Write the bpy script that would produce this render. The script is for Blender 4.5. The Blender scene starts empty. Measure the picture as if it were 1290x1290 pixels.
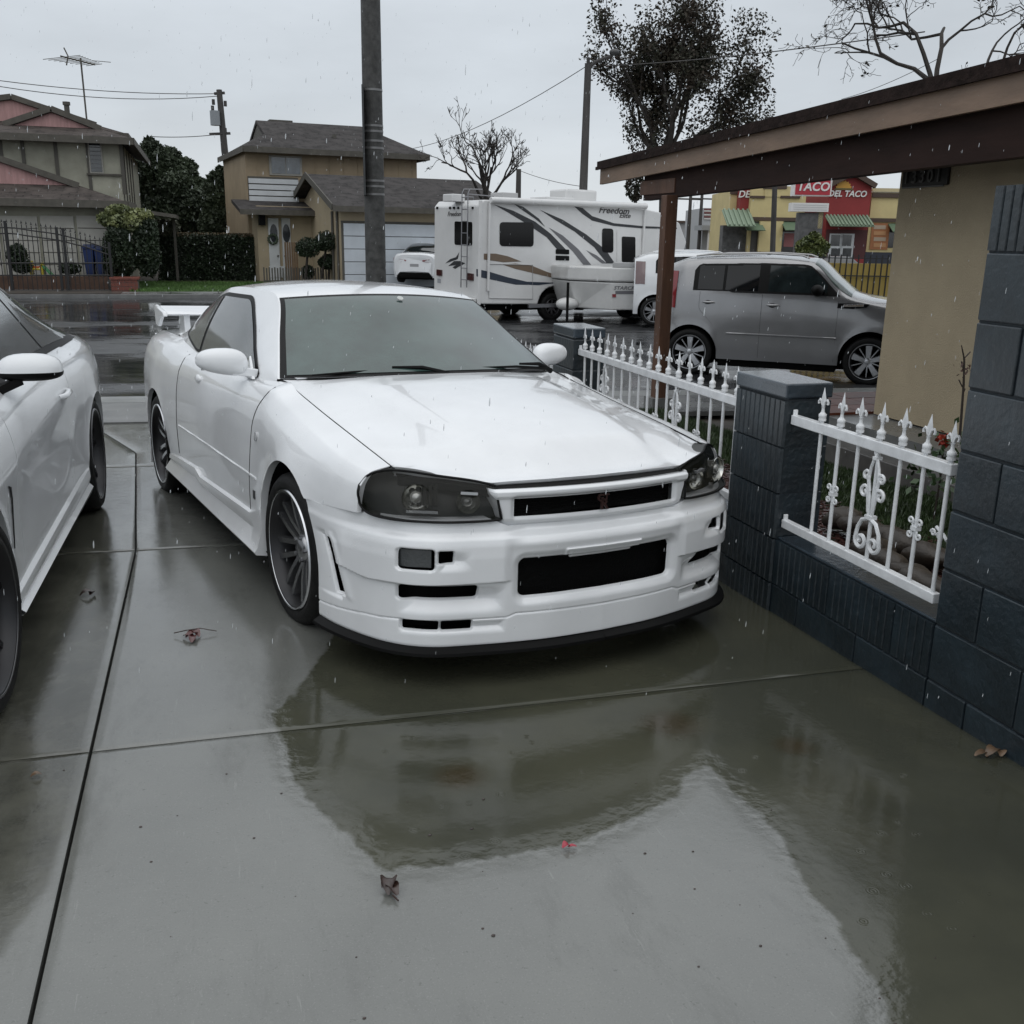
import bpy, bmesh, math, random
import numpy as np
from mathutils import Matrix, Vector, noise as mnoise
R = math.radians
rng = random.Random(7)
SC = bpy.context.scene
COL = SC.collection

# ------------------------------------------------------------------ camera
CAM_F, CAM_PITCH, CAM_ROLL, CAM_H, CAM_YAW = 1245.3, R(15.586), R(.97), 1.5616, R(17.2)
cd = bpy.data.cameras.new("camera"); cam = bpy.data.objects.new("camera", cd); COL.objects.link(cam)
cd.sensor_width = 36; cd.lens = CAM_F/1290*36; cd.clip_start = .05; cd.clip_end = 3000
cam.matrix_world = (Matrix.Translation((0, 0, CAM_H)) @ Matrix.Rotation(-CAM_YAW, 4, 'Z')
                    @ Matrix.Rotation(math.pi/2-CAM_PITCH, 4, 'X') @ Matrix.Rotation(CAM_ROLL, 4, 'Z'))
SC.camera = cam

# ------------------------------------------------------------------ sky (overcast, raining)
SUN_EL, SUN_AZ = R(58), R(200)
world = bpy.data.worlds.new("World"); SC.world = world; world.use_nodes = True
nt = world.node_tree; nt.nodes.clear()
def wn(t, **k):
    n = nt.nodes.new(t)
    for a, b in k.items(): setattr(n, a, b)
    return n
out = wn('ShaderNodeOutputWorld'); bg = wn('ShaderNodeBackground')
sky = wn('ShaderNodeTexSky', sky_type='NISHITA', sun_disc=False, sun_elevation=SUN_EL, sun_rotation=SUN_AZ)
skm = wn('ShaderNodeMix', data_type='RGBA', blend_type='MULTIPLY'); skm.inputs[0].default_value = 1
skm.inputs[7].default_value = (.035, .035, .035, 1)
nt.links.new(sky.outputs[0], skm.inputs[6])
tc = wn('ShaderNodeTexCoord'); sep = wn('ShaderNodeSeparateXYZ'); nt.links.new(tc.outputs['Generated'], sep.inputs[0])
ramp = wn('ShaderNodeValToRGB'); nt.links.new(sep.outputs['Z'], ramp.inputs[0])
cr = ramp.color_ramp
cr.elements[0].position = 0.0; cr.elements[0].color = (.80, .84, .87, 1)
cr.elements[1].position = 1.0; cr.elements[1].color = (1.40, 1.43, 1.46, 1)
e = cr.elements.new(.12); e.color = (.70, .755, .81, 1)
e = cr.elements.new(.35); e.color = (.72, .775, .835, 1)
mp = wn('ShaderNodeMapping'); mp.inputs['Scale'].default_value = (1.4, 1.4, 4.5); nt.links.new(tc.outputs['Generated'], mp.inputs[0])
cn = wn('ShaderNodeTexNoise'); cn.inputs['Scale'].default_value = 1.7; cn.inputs['Detail'].default_value = 6; cn.inputs['Roughness'].default_value = .55
nt.links.new(mp.outputs[0], cn.inputs['Vector'])
cr2 = wn('ShaderNodeMapRange'); cr2.inputs[1].default_value = .3; cr2.inputs[2].default_value = .7; cr2.inputs[3].default_value = .87; cr2.inputs[4].default_value = 1.10
nt.links.new(cn.outputs[0], cr2.inputs[0])
mul = wn('ShaderNodeMix', data_type='RGBA', blend_type='MULTIPLY'); mul.inputs[0].default_value = 1
nt.links.new(ramp.outputs[0], mul.inputs[6]); nt.links.new(cr2.outputs[0], mul.inputs[7])
mixs = wn('ShaderNodeMix', data_type='RGBA'); mixs.inputs[0].default_value = .9
nt.links.new(skm.outputs[2], mixs.inputs[6]); nt.links.new(mul.outputs[2], mixs.inputs[7])
nt.links.new(mixs.outputs[2], bg.inputs[0]); bg.inputs[1].default_value = 1.0
nt.links.new(bg.outputs[0], out.inputs[0])
sl = bpy.data.lights.new("sun", 'SUN'); sl.energy = .5; sl.angle = R(80); sl.color = (1, .975, .94)
so = bpy.data.objects.new("sun", sl); COL.objects.link(so)
_az = SUN_AZ
so.rotation_euler = (math.pi/2-SUN_EL, 0, math.pi-_az)
SC.view_settings.view_transform = 'Standard'; SC.view_settings.look = 'None'
SC.view_settings.gamma = 1; SC.view_settings.exposure = -0.02; SC.view_settings.use_curve_mapping = False
SC.cycles.use_denoising = True
SC.cycles.max_bounces = 6; SC.cycles.glossy_bounces = 3; SC.cycles.transparent_max_bounces = 12

# ------------------------------------------------------------------ measuring: rays through photo pixels (1290 px square)
def ray(px, py):
    a = px-645; b = py-645
    c, s = math.cos(CAM_ROLL), math.sin(CAM_ROLL)
    X = (c*a+s*b)/CAM_F; U = -(-s*a+c*b)/CAM_F
    c, s = math.cos(CAM_PITCH), math.sin(CAM_PITCH)
    x, y, z = X, c+U*s, -s+U*c
    c, s = math.cos(CAM_YAW), math.sin(CAM_YAW)
    return np.array([x*c+y*s, -x*s+y*c, z])
EYE = np.array([0, 0, CAM_H])
def at_depth(px, py, D):
    d = ray(px, py); k = d[0]*math.sin(CAM_YAW)+d[1]*math.cos(CAM_YAW)
    return EYE+d*(D/k)
GX, GY = -.0176, -.0265          # fall of the ground towards the street
G0 = -.0009+.12688
def zg(x, y):
    return max(-.5, min(.17, G0+GX*x+GY*y))
def on_ground(px, py):
    d = ray(px, py); t = (G0-CAM_H)/(d[2]-GX*d[0]-GY*d[1])
    if t < 0 or CAM_H+t*d[2] < -.5: t = (-.5-CAM_H)/d[2]
    return EYE+t*d
class Frame:
    """a place in the world: origin, heading of its first axis, tilt"""
    def __init__(s, o, ang=0, tilt=(0, 0)):
        F = np.array([math.cos(ang), math.sin(ang), tilt[0]]); F /= np.linalg.norm(F)
        L = np.array([-math.sin(ang), math.cos(ang), tilt[1]]); L = L-F*F.dot(L); L /= np.linalg.norm(L)
        s.R = np.array([F, L, np.cross(F, L)]); s.o = np.array(o, float)
    def C(s, px, py, ax, val):
        d = s.R@ray(px, py); o = s.R@(EYE-s.o); t = (val-o[ax])/d[ax]
        return o+t*d
    def mat(s):
        m = Matrix([list(r) for r in s.R]).transposed().to_4x4()
        m.translation = Vector(s.o); return m
    def W(s, p): return s.o+s.R.T@np.array(p, float)

# ------------------------------------------------------------------ materials
MATS = {}
def mat(name, col, rough=.5, metal=0, coat=0, coat_rough=.05, var=0, vscale=3, bump=0, bscale=40, spec=.5,
        emit=None, trans=0, alpha=1, var2=None, stretch=None, detail=6):
    if name in MATS: return MATS[name]
    m = bpy.data.materials.new(name); m.use_nodes = True; n = m.node_tree; b = n.nodes['Principled BSDF']
    b.inputs['Base Color'].default_value = (*col, 1); b.inputs['Roughness'].default_value = rough
    b.inputs['Metallic'].default_value = metal; b.inputs['Coat Weight'].default_value = coat
    b.inputs['Coat Roughness'].default_value = coat_rough; b.inputs['Specular IOR Level'].default_value = spec
    b.inputs['Transmission Weight'].default_value = trans; b.inputs['Alpha'].default_value = alpha
    if emit: b.inputs['Emission Color'].default_value = (*emit[0], 1); b.inputs['Emission Strength'].default_value = emit[1]
    t = n.nodes.new('ShaderNodeTexCoord'); src = t.outputs['Object']
    if stretch:
        mp = n.nodes.new('ShaderNodeMapping'); mp.inputs['Scale'].default_value = stretch
        n.links.new(src, mp.inputs[0]); src = mp.outputs[0]
    if var or var2:
        x = n.nodes.new('ShaderNodeTexNoise'); x.inputs['Scale'].default_value = vscale; x.inputs['Detail'].default_value = detail
        x.inputs['Roughness'].default_value = .6
        n.links.new(src, x.inputs['Vector'])
        r = n.nodes.new('ShaderNodeValToRGB'); n.links.new(x.outputs[0], r.inputs[0])
        c2 = var2 if var2 else tuple(max(0, c*(1-var)) for c in col); c1 = tuple(min(1, c*(1+var)) for c in col) if not var2 else col
        r.color_ramp.elements[0].position = .33; r.color_ramp.elements[0].color = (*c2, 1)
        r.color_ramp.elements[1].position = .67; r.color_ramp.elements[1].color = (*c1, 1)
        n.links.new(r.outputs[0], b.inputs['Base Color'])
    if bump:
        x = n.nodes.new('ShaderNodeTexNoise'); x.inputs['Scale'].default_value = bscale; x.inputs['Detail'].default_value = 4
        n.links.new(src, x.inputs['Vector'])
        bb = n.nodes.new('ShaderNodeBump'); bb.inputs['Strength'].default_value = bump; bb.inputs['Distance'].default_value = .01
        n.links.new(x.outputs[0], bb.inputs['Height']); n.links.new(bb.outputs[0], b.inputs['Normal'])
        if coat: pass
    MATS[name] = m; return m

def paint(name, col, rough=.35, drops=True, metal=0, coat=1, dirt=.06):
    """car paint beaded with rain"""
    if name in MATS: return MATS[name]
    m = mat(name, col, rough, metal, coat, .04, var=dirt, vscale=2.2)
    n = m.node_tree; b = n.nodes['Principled BSDF']
    if drops:
        t = n.nodes.new('ShaderNodeTexCoord')
        v = n.nodes.new('ShaderNodeTexVoronoi'); v.inputs['Scale'].default_value = 150; v.inputs['Randomness'].default_value = 1
        n.links.new(t.outputs['Object'], v.inputs['Vector'])
        mr = n.nodes.new('ShaderNodeMapRange'); mr.interpolation_type = 'SMOOTHSTEP'
        mr.inputs[1].default_value = .0; mr.inputs[2].default_value = .34; mr.inputs[3].default_value = 1; mr.inputs[4].default_value = 0
        n.links.new(v.outputs['Distance'], mr.inputs[0])
        ns = n.nodes.new('ShaderNodeTexNoise'); ns.inputs['Scale'].default_value = 5; n.links.new(t.outputs['Object'], ns.inputs['Vector'])
        mr2 = n.nodes.new('ShaderNodeMapRange'); mr2.inputs[1].default_value = .42; mr2.inputs[2].default_value = .62
        n.links.new(ns.outputs[0], mr2.inputs[0])
        mm = n.nodes.new('ShaderNodeMath'); mm.operation = 'MULTIPLY'
        n.links.new(mr.outputs[0], mm.inputs[0]); n.links.new(mr2.outputs[0], mm.inputs[1])
        bb = n.nodes.new('ShaderNodeBump'); bb.inputs['Strength'].default_value = .5; bb.inputs['Distance'].default_value = .0012
        n.links.new(mm.outputs[0], bb.inputs['Height'])
        n.links.new(bb.outputs[0], b.inputs['Normal']); n.links.new(bb.outputs[0], b.inputs['Coat Normal'])
    return m

# ------------------------------------------------------------------ objects
XF = {}
def empty(name, label=None, cat=None, loc=(0, 0, 0), rotz=0, group=None, M=None, parent=None):
    o = bpy.data.objects.new(name, None); COL.objects.link(o); o.empty_display_size = .1
    M = M if M is not None else Matrix.Translation(loc) @ Matrix.Rotation(rotz, 4, 'Z')
    if parent is not None:
        o.parent = parent; o.matrix_local = M; XF[o.name] = XF[parent.name] @ M
    else:
        o.matrix_world = M; XF[o.name] = M
    tag(o, label, cat, group); return o
def tag(o, label=None, cat=None, group=None, kind=None):
    if label: o['label'] = label
    if cat: o['category'] = cat
    if group: o['group'] = group
    if kind: o['kind'] = kind
    return o
def link(name, me, parent=None):
    o = bpy.data.objects.new(name, me); COL.objects.link(o)
    if parent is not None: o.parent = parent
    XF[o.name] = XF[parent.name] if parent is not None else Matrix()
    return o
def copy_tree(o, parent=None):
    c = o.copy(); COL.objects.link(c)
    if parent is not None: c.parent = parent; c.matrix_parent_inverse = o.matrix_parent_inverse
    XF[c.name] = XF.get(o.name, Matrix())
    for ch in list(o.children): copy_tree(ch, c)
    return c

class MB:
    """collects shapes and builds ONE mesh"""
    def __init__(s): s.v = []; s.f = []; s.n = 0
    def add(s, v, f):
        v = np.asarray(v, float).reshape(-1, 3); s.v.append(v)
        s.f += [tuple(i+s.n for i in q) for q in f]; s.n += len(v); return s
    def box(s, a, b):
        x0, y0, z0 = a; x1, y1, z1 = b
        return s.add([(x0, y0, z0), (x1, y0, z0), (x1, y1, z0), (x0, y1, z0), (x0, y0, z1), (x1, y0, z1), (x1, y1, z1), (x0, y1, z1)],
              [(3, 2, 1, 0), (4, 5, 6, 7), (0, 1, 5, 4), (1, 2, 6, 5), (2, 3, 7, 6), (3, 0, 4, 7)])
    def bar(s, p, q, w, h, up=(0, 0, 1)):
        p = np.array(p, float); q = np.array(q, float); d = q-p; d /= np.linalg.norm(d)
        up = np.array(up, float)
        if abs(d.dot(up)) > .98: up = np.array([0, 1., 0])
        x = np.cross(d, up); x /= np.linalg.norm(x); y = np.cross(x, d)
        V = [c+sx*x*w/2+sy*y*h/2 for c in (p, q) for sx, sy in ((-1, -1), (1, -1), (1, 1), (-1, 1))]
        return s.add(V, [(0, 1, 2, 3), (7, 6, 5, 4), (0, 4, 5, 1), (1, 5, 6, 2), (2, 6, 7, 3), (3, 7, 4, 0)])
    def tube(s, pts, r, n=8, cap=True):
        P = np.array(pts, float); m = len(P); r = np.ones(m)*r if np.isscalar(r) else np.array(r, float)
        T = np.gradient(P, axis=0); T /= np.linalg.norm(T, axis=1)[:, None]+1e-12
        u = np.array([0, 0, 1.]) if abs(T[0][2]) < .9 else np.array([1., 0, 0])
        V = []
        for i in range(m):
            x = np.cross(T[i], u); x /= np.linalg.norm(x)+1e-12; u = np.cross(x, T[i])
            for k in range(n):
                a = 2*math.pi*k/n; V.append(P[i]+r[i]*(math.cos(a)*x+math.sin(a)*u))
        F = [(i*n+k, i*n+(k+1) % n, (i+1)*n+(k+1) % n, (i+1)*n+k) for i in range(m-1) for k in range(n)]
        if cap: F += [tuple(range(n))[::-1], tuple((m-1)*n+k for k in range(n))]
        return s.add(V, F)
    def cyl(s, p, q, r0, r1=None, n=12): return s.tube([p, q], [r0, r0 if r1 is None else r1], n)
    def lathe(s, prof, o=(0, 0, 0), ax=(0, 0, 1), n=24, ref=None, closed=False):
        o = np.array(o, float); ax = np.array(ax, float); ax /= np.linalg.norm(ax)
        x = np.cross(ax, (1, 0, 0) if abs(ax[0]) < .9 else (0, 1, 0)); x /= np.linalg.norm(x); y = np.cross(ax, x)
        V = []
        for r, h in prof:
            for k in range(n):
                a = 2*math.pi*k/n; V.append(o+ax*h+r*(math.cos(a)*x+math.sin(a)*y))
        m = len(prof)
        F = [(i*n+k, i*n+(k+1) % n, ((i+1) % m)*n+(k+1) % n, ((i+1) % m)*n+k) for i in range(m if closed else m-1) for k in range(n)]
        return s.add(V, F)
    def prism(s, poly, plane, d0, d1):
        """poly in 2D on plane 'xz','xy' or 'yz', extruded between d0 and d1 along the third axis"""
        def P(a, b, d): return {'xz': (a, d, b), 'xy': (a, b, d), 'yz': (d, a, b)}[plane]
        n = len(poly); V = [P(a, b, d0) for a, b in poly]+[P(a, b, d1) for a, b in poly]
        F = [tuple(range(n)), tuple(range(2*n-1, n-1, -1))]+[(i, i+n, (i+1) % n+n, (i+1) % n) for i in range(n)]
        return s.add(V, F)
    def poly(s, pts): return s.add(pts, [tuple(range(len(pts)))])
    def slab(s, pts, t):
        """polygon in 3D given thickness t downwards along its normal"""
        P = np.array(pts, float); nrm = np.cross(P[1]-P[0], P[2]-P[1]); nrm /= np.linalg.norm(nrm); n = len(P)
        return s.add(np.vstack([P, P-nrm*t]), [tuple(range(n)), tuple(range(2*n-1, n-1, -1))]+[(i, i+n, (i+1) % n+n, (i+1) % n) for i in range(n)])
    def grid(s, G, wrap=False):
        G = np.asarray(G, float); a, b = G.shape[:2]
        F = [(i*b+j, i*b+j+1, (i+1)*b+j+1, (i+1)*b+j) for i in range(a-1) for j in range(b-1)]
        return s.add(G.reshape(-1, 3), F)
    def ball(s, c, r, n=10, m=6, sq=(1, 1, 1)):
        V = []; c = np.array(c, float)
        for i in range(m+1):
            t = math.pi*i/m
            for k in range(n):
                a = 2*math.pi*k/n; V.append(c+np.array([math.sin(t)*math.cos(a)*sq[0], math.sin(t)*math.sin(a)*sq[1], math.cos(t)*sq[2]])*r)
        return s.add(V, [(i*n+k, (i+1)*n+k, (i+1)*n+(k+1) % n, i*n+(k+1) % n) for i in range(m) for k in range(n)])
    def mesh(s, name, m, world=None, smooth=0, weld=False, recalc=True):
        V = np.vstack(s.v) if s.v else np.zeros((0, 3))
        if world is not None:
            Mi = np.array(world.inverted()); V = V@Mi[:3, :3].T+Mi[:3, 3]
        me = bpy.data.meshes.new(name); me.from_pydata(V.tolist(), [], s.f)
        if weld or recalc:
            b = bmesh.new(); b.from_mesh(me)
            if weld: bmesh.ops.remove_doubles(b, verts=b.verts, dist=1e-5)
            if recalc: bmesh.ops.recalc_face_normals(b, faces=b.faces)
            b.to_mesh(me); b.free()
        if m: me.materials.append(m)
        if smooth:
            me.polygons.foreach_set('use_smooth', [True]*len(me.polygons))
            if smooth < 180: me.set_sharp_from_angle(angle=R(smooth))
        me.update(); return me
    def build(s, name, m, parent=None, world=False, smooth=0, bevel=0, weld=False, recalc=True):
        W = XF[parent.name] if (world and parent is not None) else None
        o = link(name, s.mesh(name, m, W, smooth, weld, recalc), parent)
        if bevel:
            bv = o.modifiers.new('bevel', 'BEVEL'); bv.width = bevel; bv.segments = 2; bv.limit_method = 'ANGLE'; bv.angle_limit = R(40)
        return o

def text(name, s, size, m, parent, M, extrude=.002, shear=0, sx=1, bold=0, align='CENTER'):
    c = bpy.data.curves.new(name, 'FONT'); c.body = s; c.size = size; c.extrude = extrude; c.shear = shear
    c.align_x = align; c.align_y = 'CENTER'; c.offset = bold; c.resolution_u = 3
    o = bpy.data.objects.new(name, c); COL.objects.link(o)
    bpy.context.view_layer.update()
    me = bpy.data.meshes.new_from_object(o); COL.objects.unlink(o); bpy.data.objects.remove(o)
    me.transform(M @ Matrix.Diagonal((sx, 1, 1, 1))); me.materials.clear(); me.materials.append(m)
    return link(name, me, parent)
def facing(o, right, up):
    """matrix for flat things: local x along right, local y along up"""
    r = Vector(right).normalized(); u = Vector(up); u = (u-r*u.dot(r)).normalized(); n = r.cross(u)
    m = Matrix((r, u, n)).transposed().to_4x4(); m.translation = Vector(o); return m
def structure(o): o['kind'] = 'structure'; return o

def sstep(a, b, x):
    t = np.clip((np.asarray(x, float)-a)/(b-a), 0, 1); return t*t*(3-2*t)
def pchip(xs, ys, x):
    """monotone cubic through rows of ys (n x k) at xs"""
    xs = np.asarray(xs, float); ys = np.asarray(ys, float); x = np.atleast_1d(np.asarray(x, float))
    one = ys.ndim == 1
    if one: ys = ys[:, None]
    if xs[0] > xs[-1]: xs = xs[::-1]; ys = ys[::-1]
    h = np.diff(xs)[:, None]; d = np.diff(ys, axis=0)/h; m = np.zeros_like(ys)
    if len(xs) > 2:
        w1 = 2*h[1:]+h[:-1]; w2 = h[1:]+2*h[:-1]; ok = d[:-1]*d[1:] > 0
        with np.errstate(divide='ignore', invalid='ignore'):
            m[1:-1] = np.where(ok, (w1+w2)/(w1/d[:-1]+w2/d[1:]), 0)
    m[0] = d[0]; m[-1] = d[-1]
    i = np.clip(np.searchsorted(xs, x)-1, 0, len(xs)-2); hh = h[i]; t = np.clip((x-xs[i])[:, None]/hh, 0, 1)
    r = (2*t**3-3*t**2+1)*ys[i]+(t**3-2*t**2+t)*hh*m[i]+(-2*t**3+3*t**2)*ys[i+1]+(t**3-t**2)*hh*m[i+1]
    return r[:, 0] if one else r
def catmull(P, t):
    """points P (n x k), t array in 0..n-1"""
    P = np.asarray(P, float); n = len(P); t = np.clip(np.atleast_1d(t), 0, n-1); i = np.minimum(t.astype(int), n-2); f = (t-i)[:, None]
    g = lambda k: P[np.clip(k, 0, n-1)]
    a, b, c, d = g(i-1), g(i), g(i+1), g(i+2)
    a = np.where((i == 0)[:, None], 2*b-c, a); d = np.where((i == n-2)[:, None], 2*c-b, d)
    return .5*(2*b+(c-a)*f+(2*a-5*b+4*c-d)*f**2+(3*b-a-3*c+d)*f**3)
class Net:
    """body surface: stations along u, each a list of (v,w) points; S(u,t)"""
    def __init__(s, st, tens=.75):
        st = sorted(st, key=lambda a: a[0]); s.us = [a[0] for a in st]; s.P = np.array([a[1] for a in st], float); s.nt = s.P.shape[1]; s.tens = tens
    def sec(s, u):
        return pchip(s.us, s.P.reshape(len(s.us), -1), [u])[0].reshape(s.nt, 2)
    def row(s, u, t):
        q = s.sec(u); t = np.atleast_1d(np.asarray(t, float))
        r = catmull(q, t)
        k = s.tens
        lin = np.stack([np.interp(t, range(s.nt), q[:, 0]), np.interp(t, range(s.nt), q[:, 1])], 1)
        r = r*k+lin*(1-k)
        return np.column_stack([np.full(len(r), u), r])
    def t_of_w(s, u, w, t1=None):
        t = np.linspace(0, t1 if t1 else s.nt-1, 200); ww = s.row(u, t)[:, 2]
        i = np.argmax(ww >= w); return t[i] if ww[i] >= w else t[-1]
    def pt(s, u, w, t1=None): return s.row(u, [s.t_of_w(u, w, t1)])[0]
def mir(G, side): 
    G = np.array(G, float); G[..., 1] *= side; return G
def flange(mb, edge, depth):
    """turn a panel's edge inwards: edge (n x 3) moved by depth (3)"""
    E = np.asarray(edge, float); mb.grid(np.stack([E, E+np.asarray(depth, float)]))

# ================================================================== car building
WHITE = paint('white_paint', (.78, .795, .81), .3)
WHITE2 = paint('pearl_white_paint', (.70, .715, .73), .3, dirt=.03)
RUBBER = mat('rubber', (.010, .010, .010), .6, spec=.22, var=.3, vscale=20, bump=.2, bscale=90)
BLACK = mat('black_plastic', (.005, .005, .005), .5, spec=.12)
SEAL = mat('black_seal', (.005, .005, .005), .5, spec=.18)
DARK = mat('dark_cavity', (.004, .004, .004), .9, spec=.1)
CHROME = mat('chrome', (.75, .75, .76), .12, metal=1)
ALLOY = mat('alloy', (.55, .56, .58), .3, metal=.9)
GUN = mat('gunmetal_alloy', (.36, .365, .375), .24, metal=.9)
POLISH = mat('polished_lip', (.62, .63, .65), .18, metal=1)
STEEL = mat('brake_steel', (.22, .22, .23), .4, metal=1)
GLASS = mat('tinted_glass', (.012, .016, .017), .04, coat=1, spec=.6)
FOG_GLASS = mat('misted_glass', (.034, .060, .054), .10, coat=.6, coat_rough=.08, var=.40, vscale=3.5, bump=.06, bscale=260)
SIDE_GLASS = mat('wet_side_glass', (.022, .031, .033), .12, coat=1, coat_rough=.06, var=.4, vscale=9, bump=.3, bscale=160)
LENS = mat('smoked_lens', (.008, .009, .006), .04, spec=.35, alpha=.42)
REDLENS = mat('red_lens', (.20, .008, .012), .12, coat=1)
CLEAR = mat('clear_lens', (.35, .36, .37), .1, coat=1)
AMBER = mat('amber_lens', (.5, .16, .02), .15, coat=1)
MESHM = mat('grille_mesh', (.005, .005, .005), .6, spec=.15, bump=.6, bscale=120)

def wheel(parent, fr_uvw, side, Rt=.325, W=.235, rr=.245, style='twin', steer=0, rimmat=None, lipmat=None, n=5, disc=True, small=False):
    """a wheel: tyre, rim, hub cap, brake disc; outer face towards v*side"""
    u, v, w = fr_uvw; N = 24 if small else 56
    M = Matrix.Translation((u, v, w)) @ Matrix.Rotation((math.pi if side > 0 else 0)+steer, 4, 'Z')   # local outer face at y=-W/2
    g = empty('wheel', M=M, parent=parent); h = W/2
    t = MB(); t.lathe([(rr, -h+.012), (rr+.012, -h+.002), (rr+(Rt-rr)*.5, -h-.004), (Rt-.022, -h+.004), (Rt-.006, -h+.02), (Rt, -h+.045), (Rt+.001, 0),
                       (Rt, h-.045), (Rt-.015, h-.008), (rr, h)], ax=(0, 1, 0), n=N)
    if not small:
        for q in (-.05, 0, .05): t.lathe([(Rt+.001, q-.006), (Rt+.002, q-.004), (Rt-.006, q-.003), (Rt-.006, q+.003), (Rt+.002, q+.004), (Rt+.001, q+.006)], ax=(0, 1, 0), n=N)
    t.build('tyre', RUBBER, g, smooth=50)
    r = MB(); r.lathe([(rr+.003, -h+.004), (rr-.004, -h-.001), (rr-.012, -h+.001), (rr-.022, -h+.02), (rr-.03, -h+.05), (rr-.04, h-.03), (rr-.01, h)], ax=(0, 1, 0), n=N)
    rm_ = r.build('rim', mat('rim_barrel', (.035, .035, .037), .35, metal=.7), g, smooth=40)
    r = MB(); r.lathe([(rr+.004, -h+.003), (rr, -h-.003), (rr-.006, -h-.002), (rr-.010, -h+.006)], ax=(0, 1, 0), n=N); r.build('rim_lip', lipmat or POLISH, rm_, smooth=40)
    s = MB(); f = -h+.03
    def spoke(a, w0, w1, r0, r1, off=0, y0=0, y1=.0, dep=.03):
        V = []
        for rad, wd, y in ((r0, w0, y0), ((r0+r1)/2, (w0+w1)/2, y0*.55+y1*.45-.006), (r1, w1, y1)):
            for sx in (-1, 1):
                for dy in (0, dep):
                    x = off+sx*wd/2*(1 if dy == 0 else 1.25); V.append((math.cos(a)*rad-math.sin(a)*x, f+y+dy, math.sin(a)*rad+math.cos(a)*x))
        s.add(V, [(0, 2, 6, 4), (4, 6, 10, 8), (1, 5, 7, 3), (5, 9, 11, 7), (0, 4, 5, 1), (4, 8, 9, 5), (2, 3, 7, 6), (6, 7, 11, 10), (0, 1, 3, 2), (8, 10, 11, 9)])
    rin = rr-.026
    for k in range(n):
        a = 2*math.pi*k/n+math.pi/2
        if style == 'twin':
            for sg in (-1, 1): spoke(a+sg*.16, .022, .02, .05, rin, sg*.004, .03, .006)
        elif style == 'wide':
            spoke(a, .05, .085, .045, rin, 0, .012, .004, .035)
            spoke(a+math.pi/n, .014, .012, .05, rin, 0, .03, .02, .02)
        elif style == 'vee':
            for sg in (-1, 1): spoke(a+sg*.10, .02, .022, .045, rin, sg*.016, .035, .0)
        elif style == 'five': spoke(a, .045, .035, .045, rin, 0, .02, .004)
    s.lathe([(.0, f+.012), (.035, f+.012), (.052, f+.022), (.062, f+.04), (.062, f+.07)], ax=(0, 1, 0), n=N//2)
    if not small:
        for k in range(5):
            a = 2*math.pi*k/5; s.cyl((math.cos(a)*.05, f+.01, math.sin(a)*.05), (math.cos(a)*.05, f+.03, math.sin(a)*.05), .008, n=8)
    s.build('spokes', rimmat or GUN, g, smooth=35)
    if disc:
        d = MB(); d.lathe([(.0, f+.09), (.155, f+.09), (.155, f+.11), (0, f+.11)], ax=(0, 1, 0), n=N//2); d.build('brake_disc', STEEL, g, smooth=40)
    d = MB(); d.lathe([(.0, f+.125), (rr-.02, f+.125)], ax=(0, 1, 0), n=N//2); d.build('wheel_back', DARK, g)
    return g

def arch_w(u, arcs, sill):
    """lowest w of the side panel at u, above the wheel arches"""
    w = sill
    for (cu, cw, r) in arcs:
        d = abs(u-cu)
        if d < r: w = max(w, cw+math.sqrt(max(0, r*r-d*d))*1.0)
    return w
def u_samples(u0, u1, arcs, step=.03):
    us = set(np.round(np.linspace(u0, u1, max(2, int(abs(u1-u0)/step))), 4))
    for (cu, cw, r) in arcs:
        for a in np.linspace(0, math.pi, 33):
            q = cu+r*math.cos(a)
            if u0 <= q <= u1: us.add(round(q, 4))
        for e in (-r-.0005, r+.0005):
            if u0 <= cu+e <= u1: us.add(round(cu+e, 4))
    return sorted(us)
def side_panel(net, u0, u1, arcs, sill, t1=None, rows=26, t0w=None, warp=None, lip=.02, flare=.012, ends=(True, True)):
    """the side of a car between u0 and u1 from sill/arch up to t1, with turned-in edges; right side (v<0)"""
    us = u_samples(u0, u1, arcs); G = []
    for u in us:
        wb = max(arch_w(u, arcs, sill if not callable(sill) else sill(u)), t0w(u) if t0w else -9)
        top = t1 if t1 is not None else net.nt-1
        ta = net.t_of_w(u, wb, top)
        r = net.row(u, np.linspace(ta, top, rows)); r[0, 2] = wb
        for (cu, cw, rad) in arcs:
            dd = np.hypot(r[:, 0]-cu, r[:, 2]-cw)-rad
            fl = flare*np.exp(-np.clip(dd, 0, 9)/.05)*sstep(-.04, .08, r[:, 2]-cw)
            r[:, 1] += fl
        if warp is not None: r[:, 0] += warp(r[:, 0], r[:, 2])
        G.append(r)
    G = np.array(G); G[..., 1] *= -1
    mb = MB(); mb.grid(G)
    flange(mb, G[:, 0], (0, lip*1.6, 0)); flange(mb, G[:, -1], (0, lip*.4, -lip*.7))
    if ends[0]: flange(mb, G[0], (0, lip*.8, 0))
    if ends[1]: flange(mb, G[-1], (0, lip*.8, 0))
    return mb, G
def both(mbf, name, m, parent, smooth=35, label=None):
    """build a right-side mesh and its mirror as two parts"""
    V = np.vstack(mbf.v); r = []
    for sg in (1, -1):
        q = MB(); W = V.copy(); W[:, 1] *= sg; q.add(W, mbf.f if sg > 0 else [t[::-1] for t in mbf.f])
        r.append(q.build(name, m, parent, smooth=smooth, weld=True, recalc=True))
    return r
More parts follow.
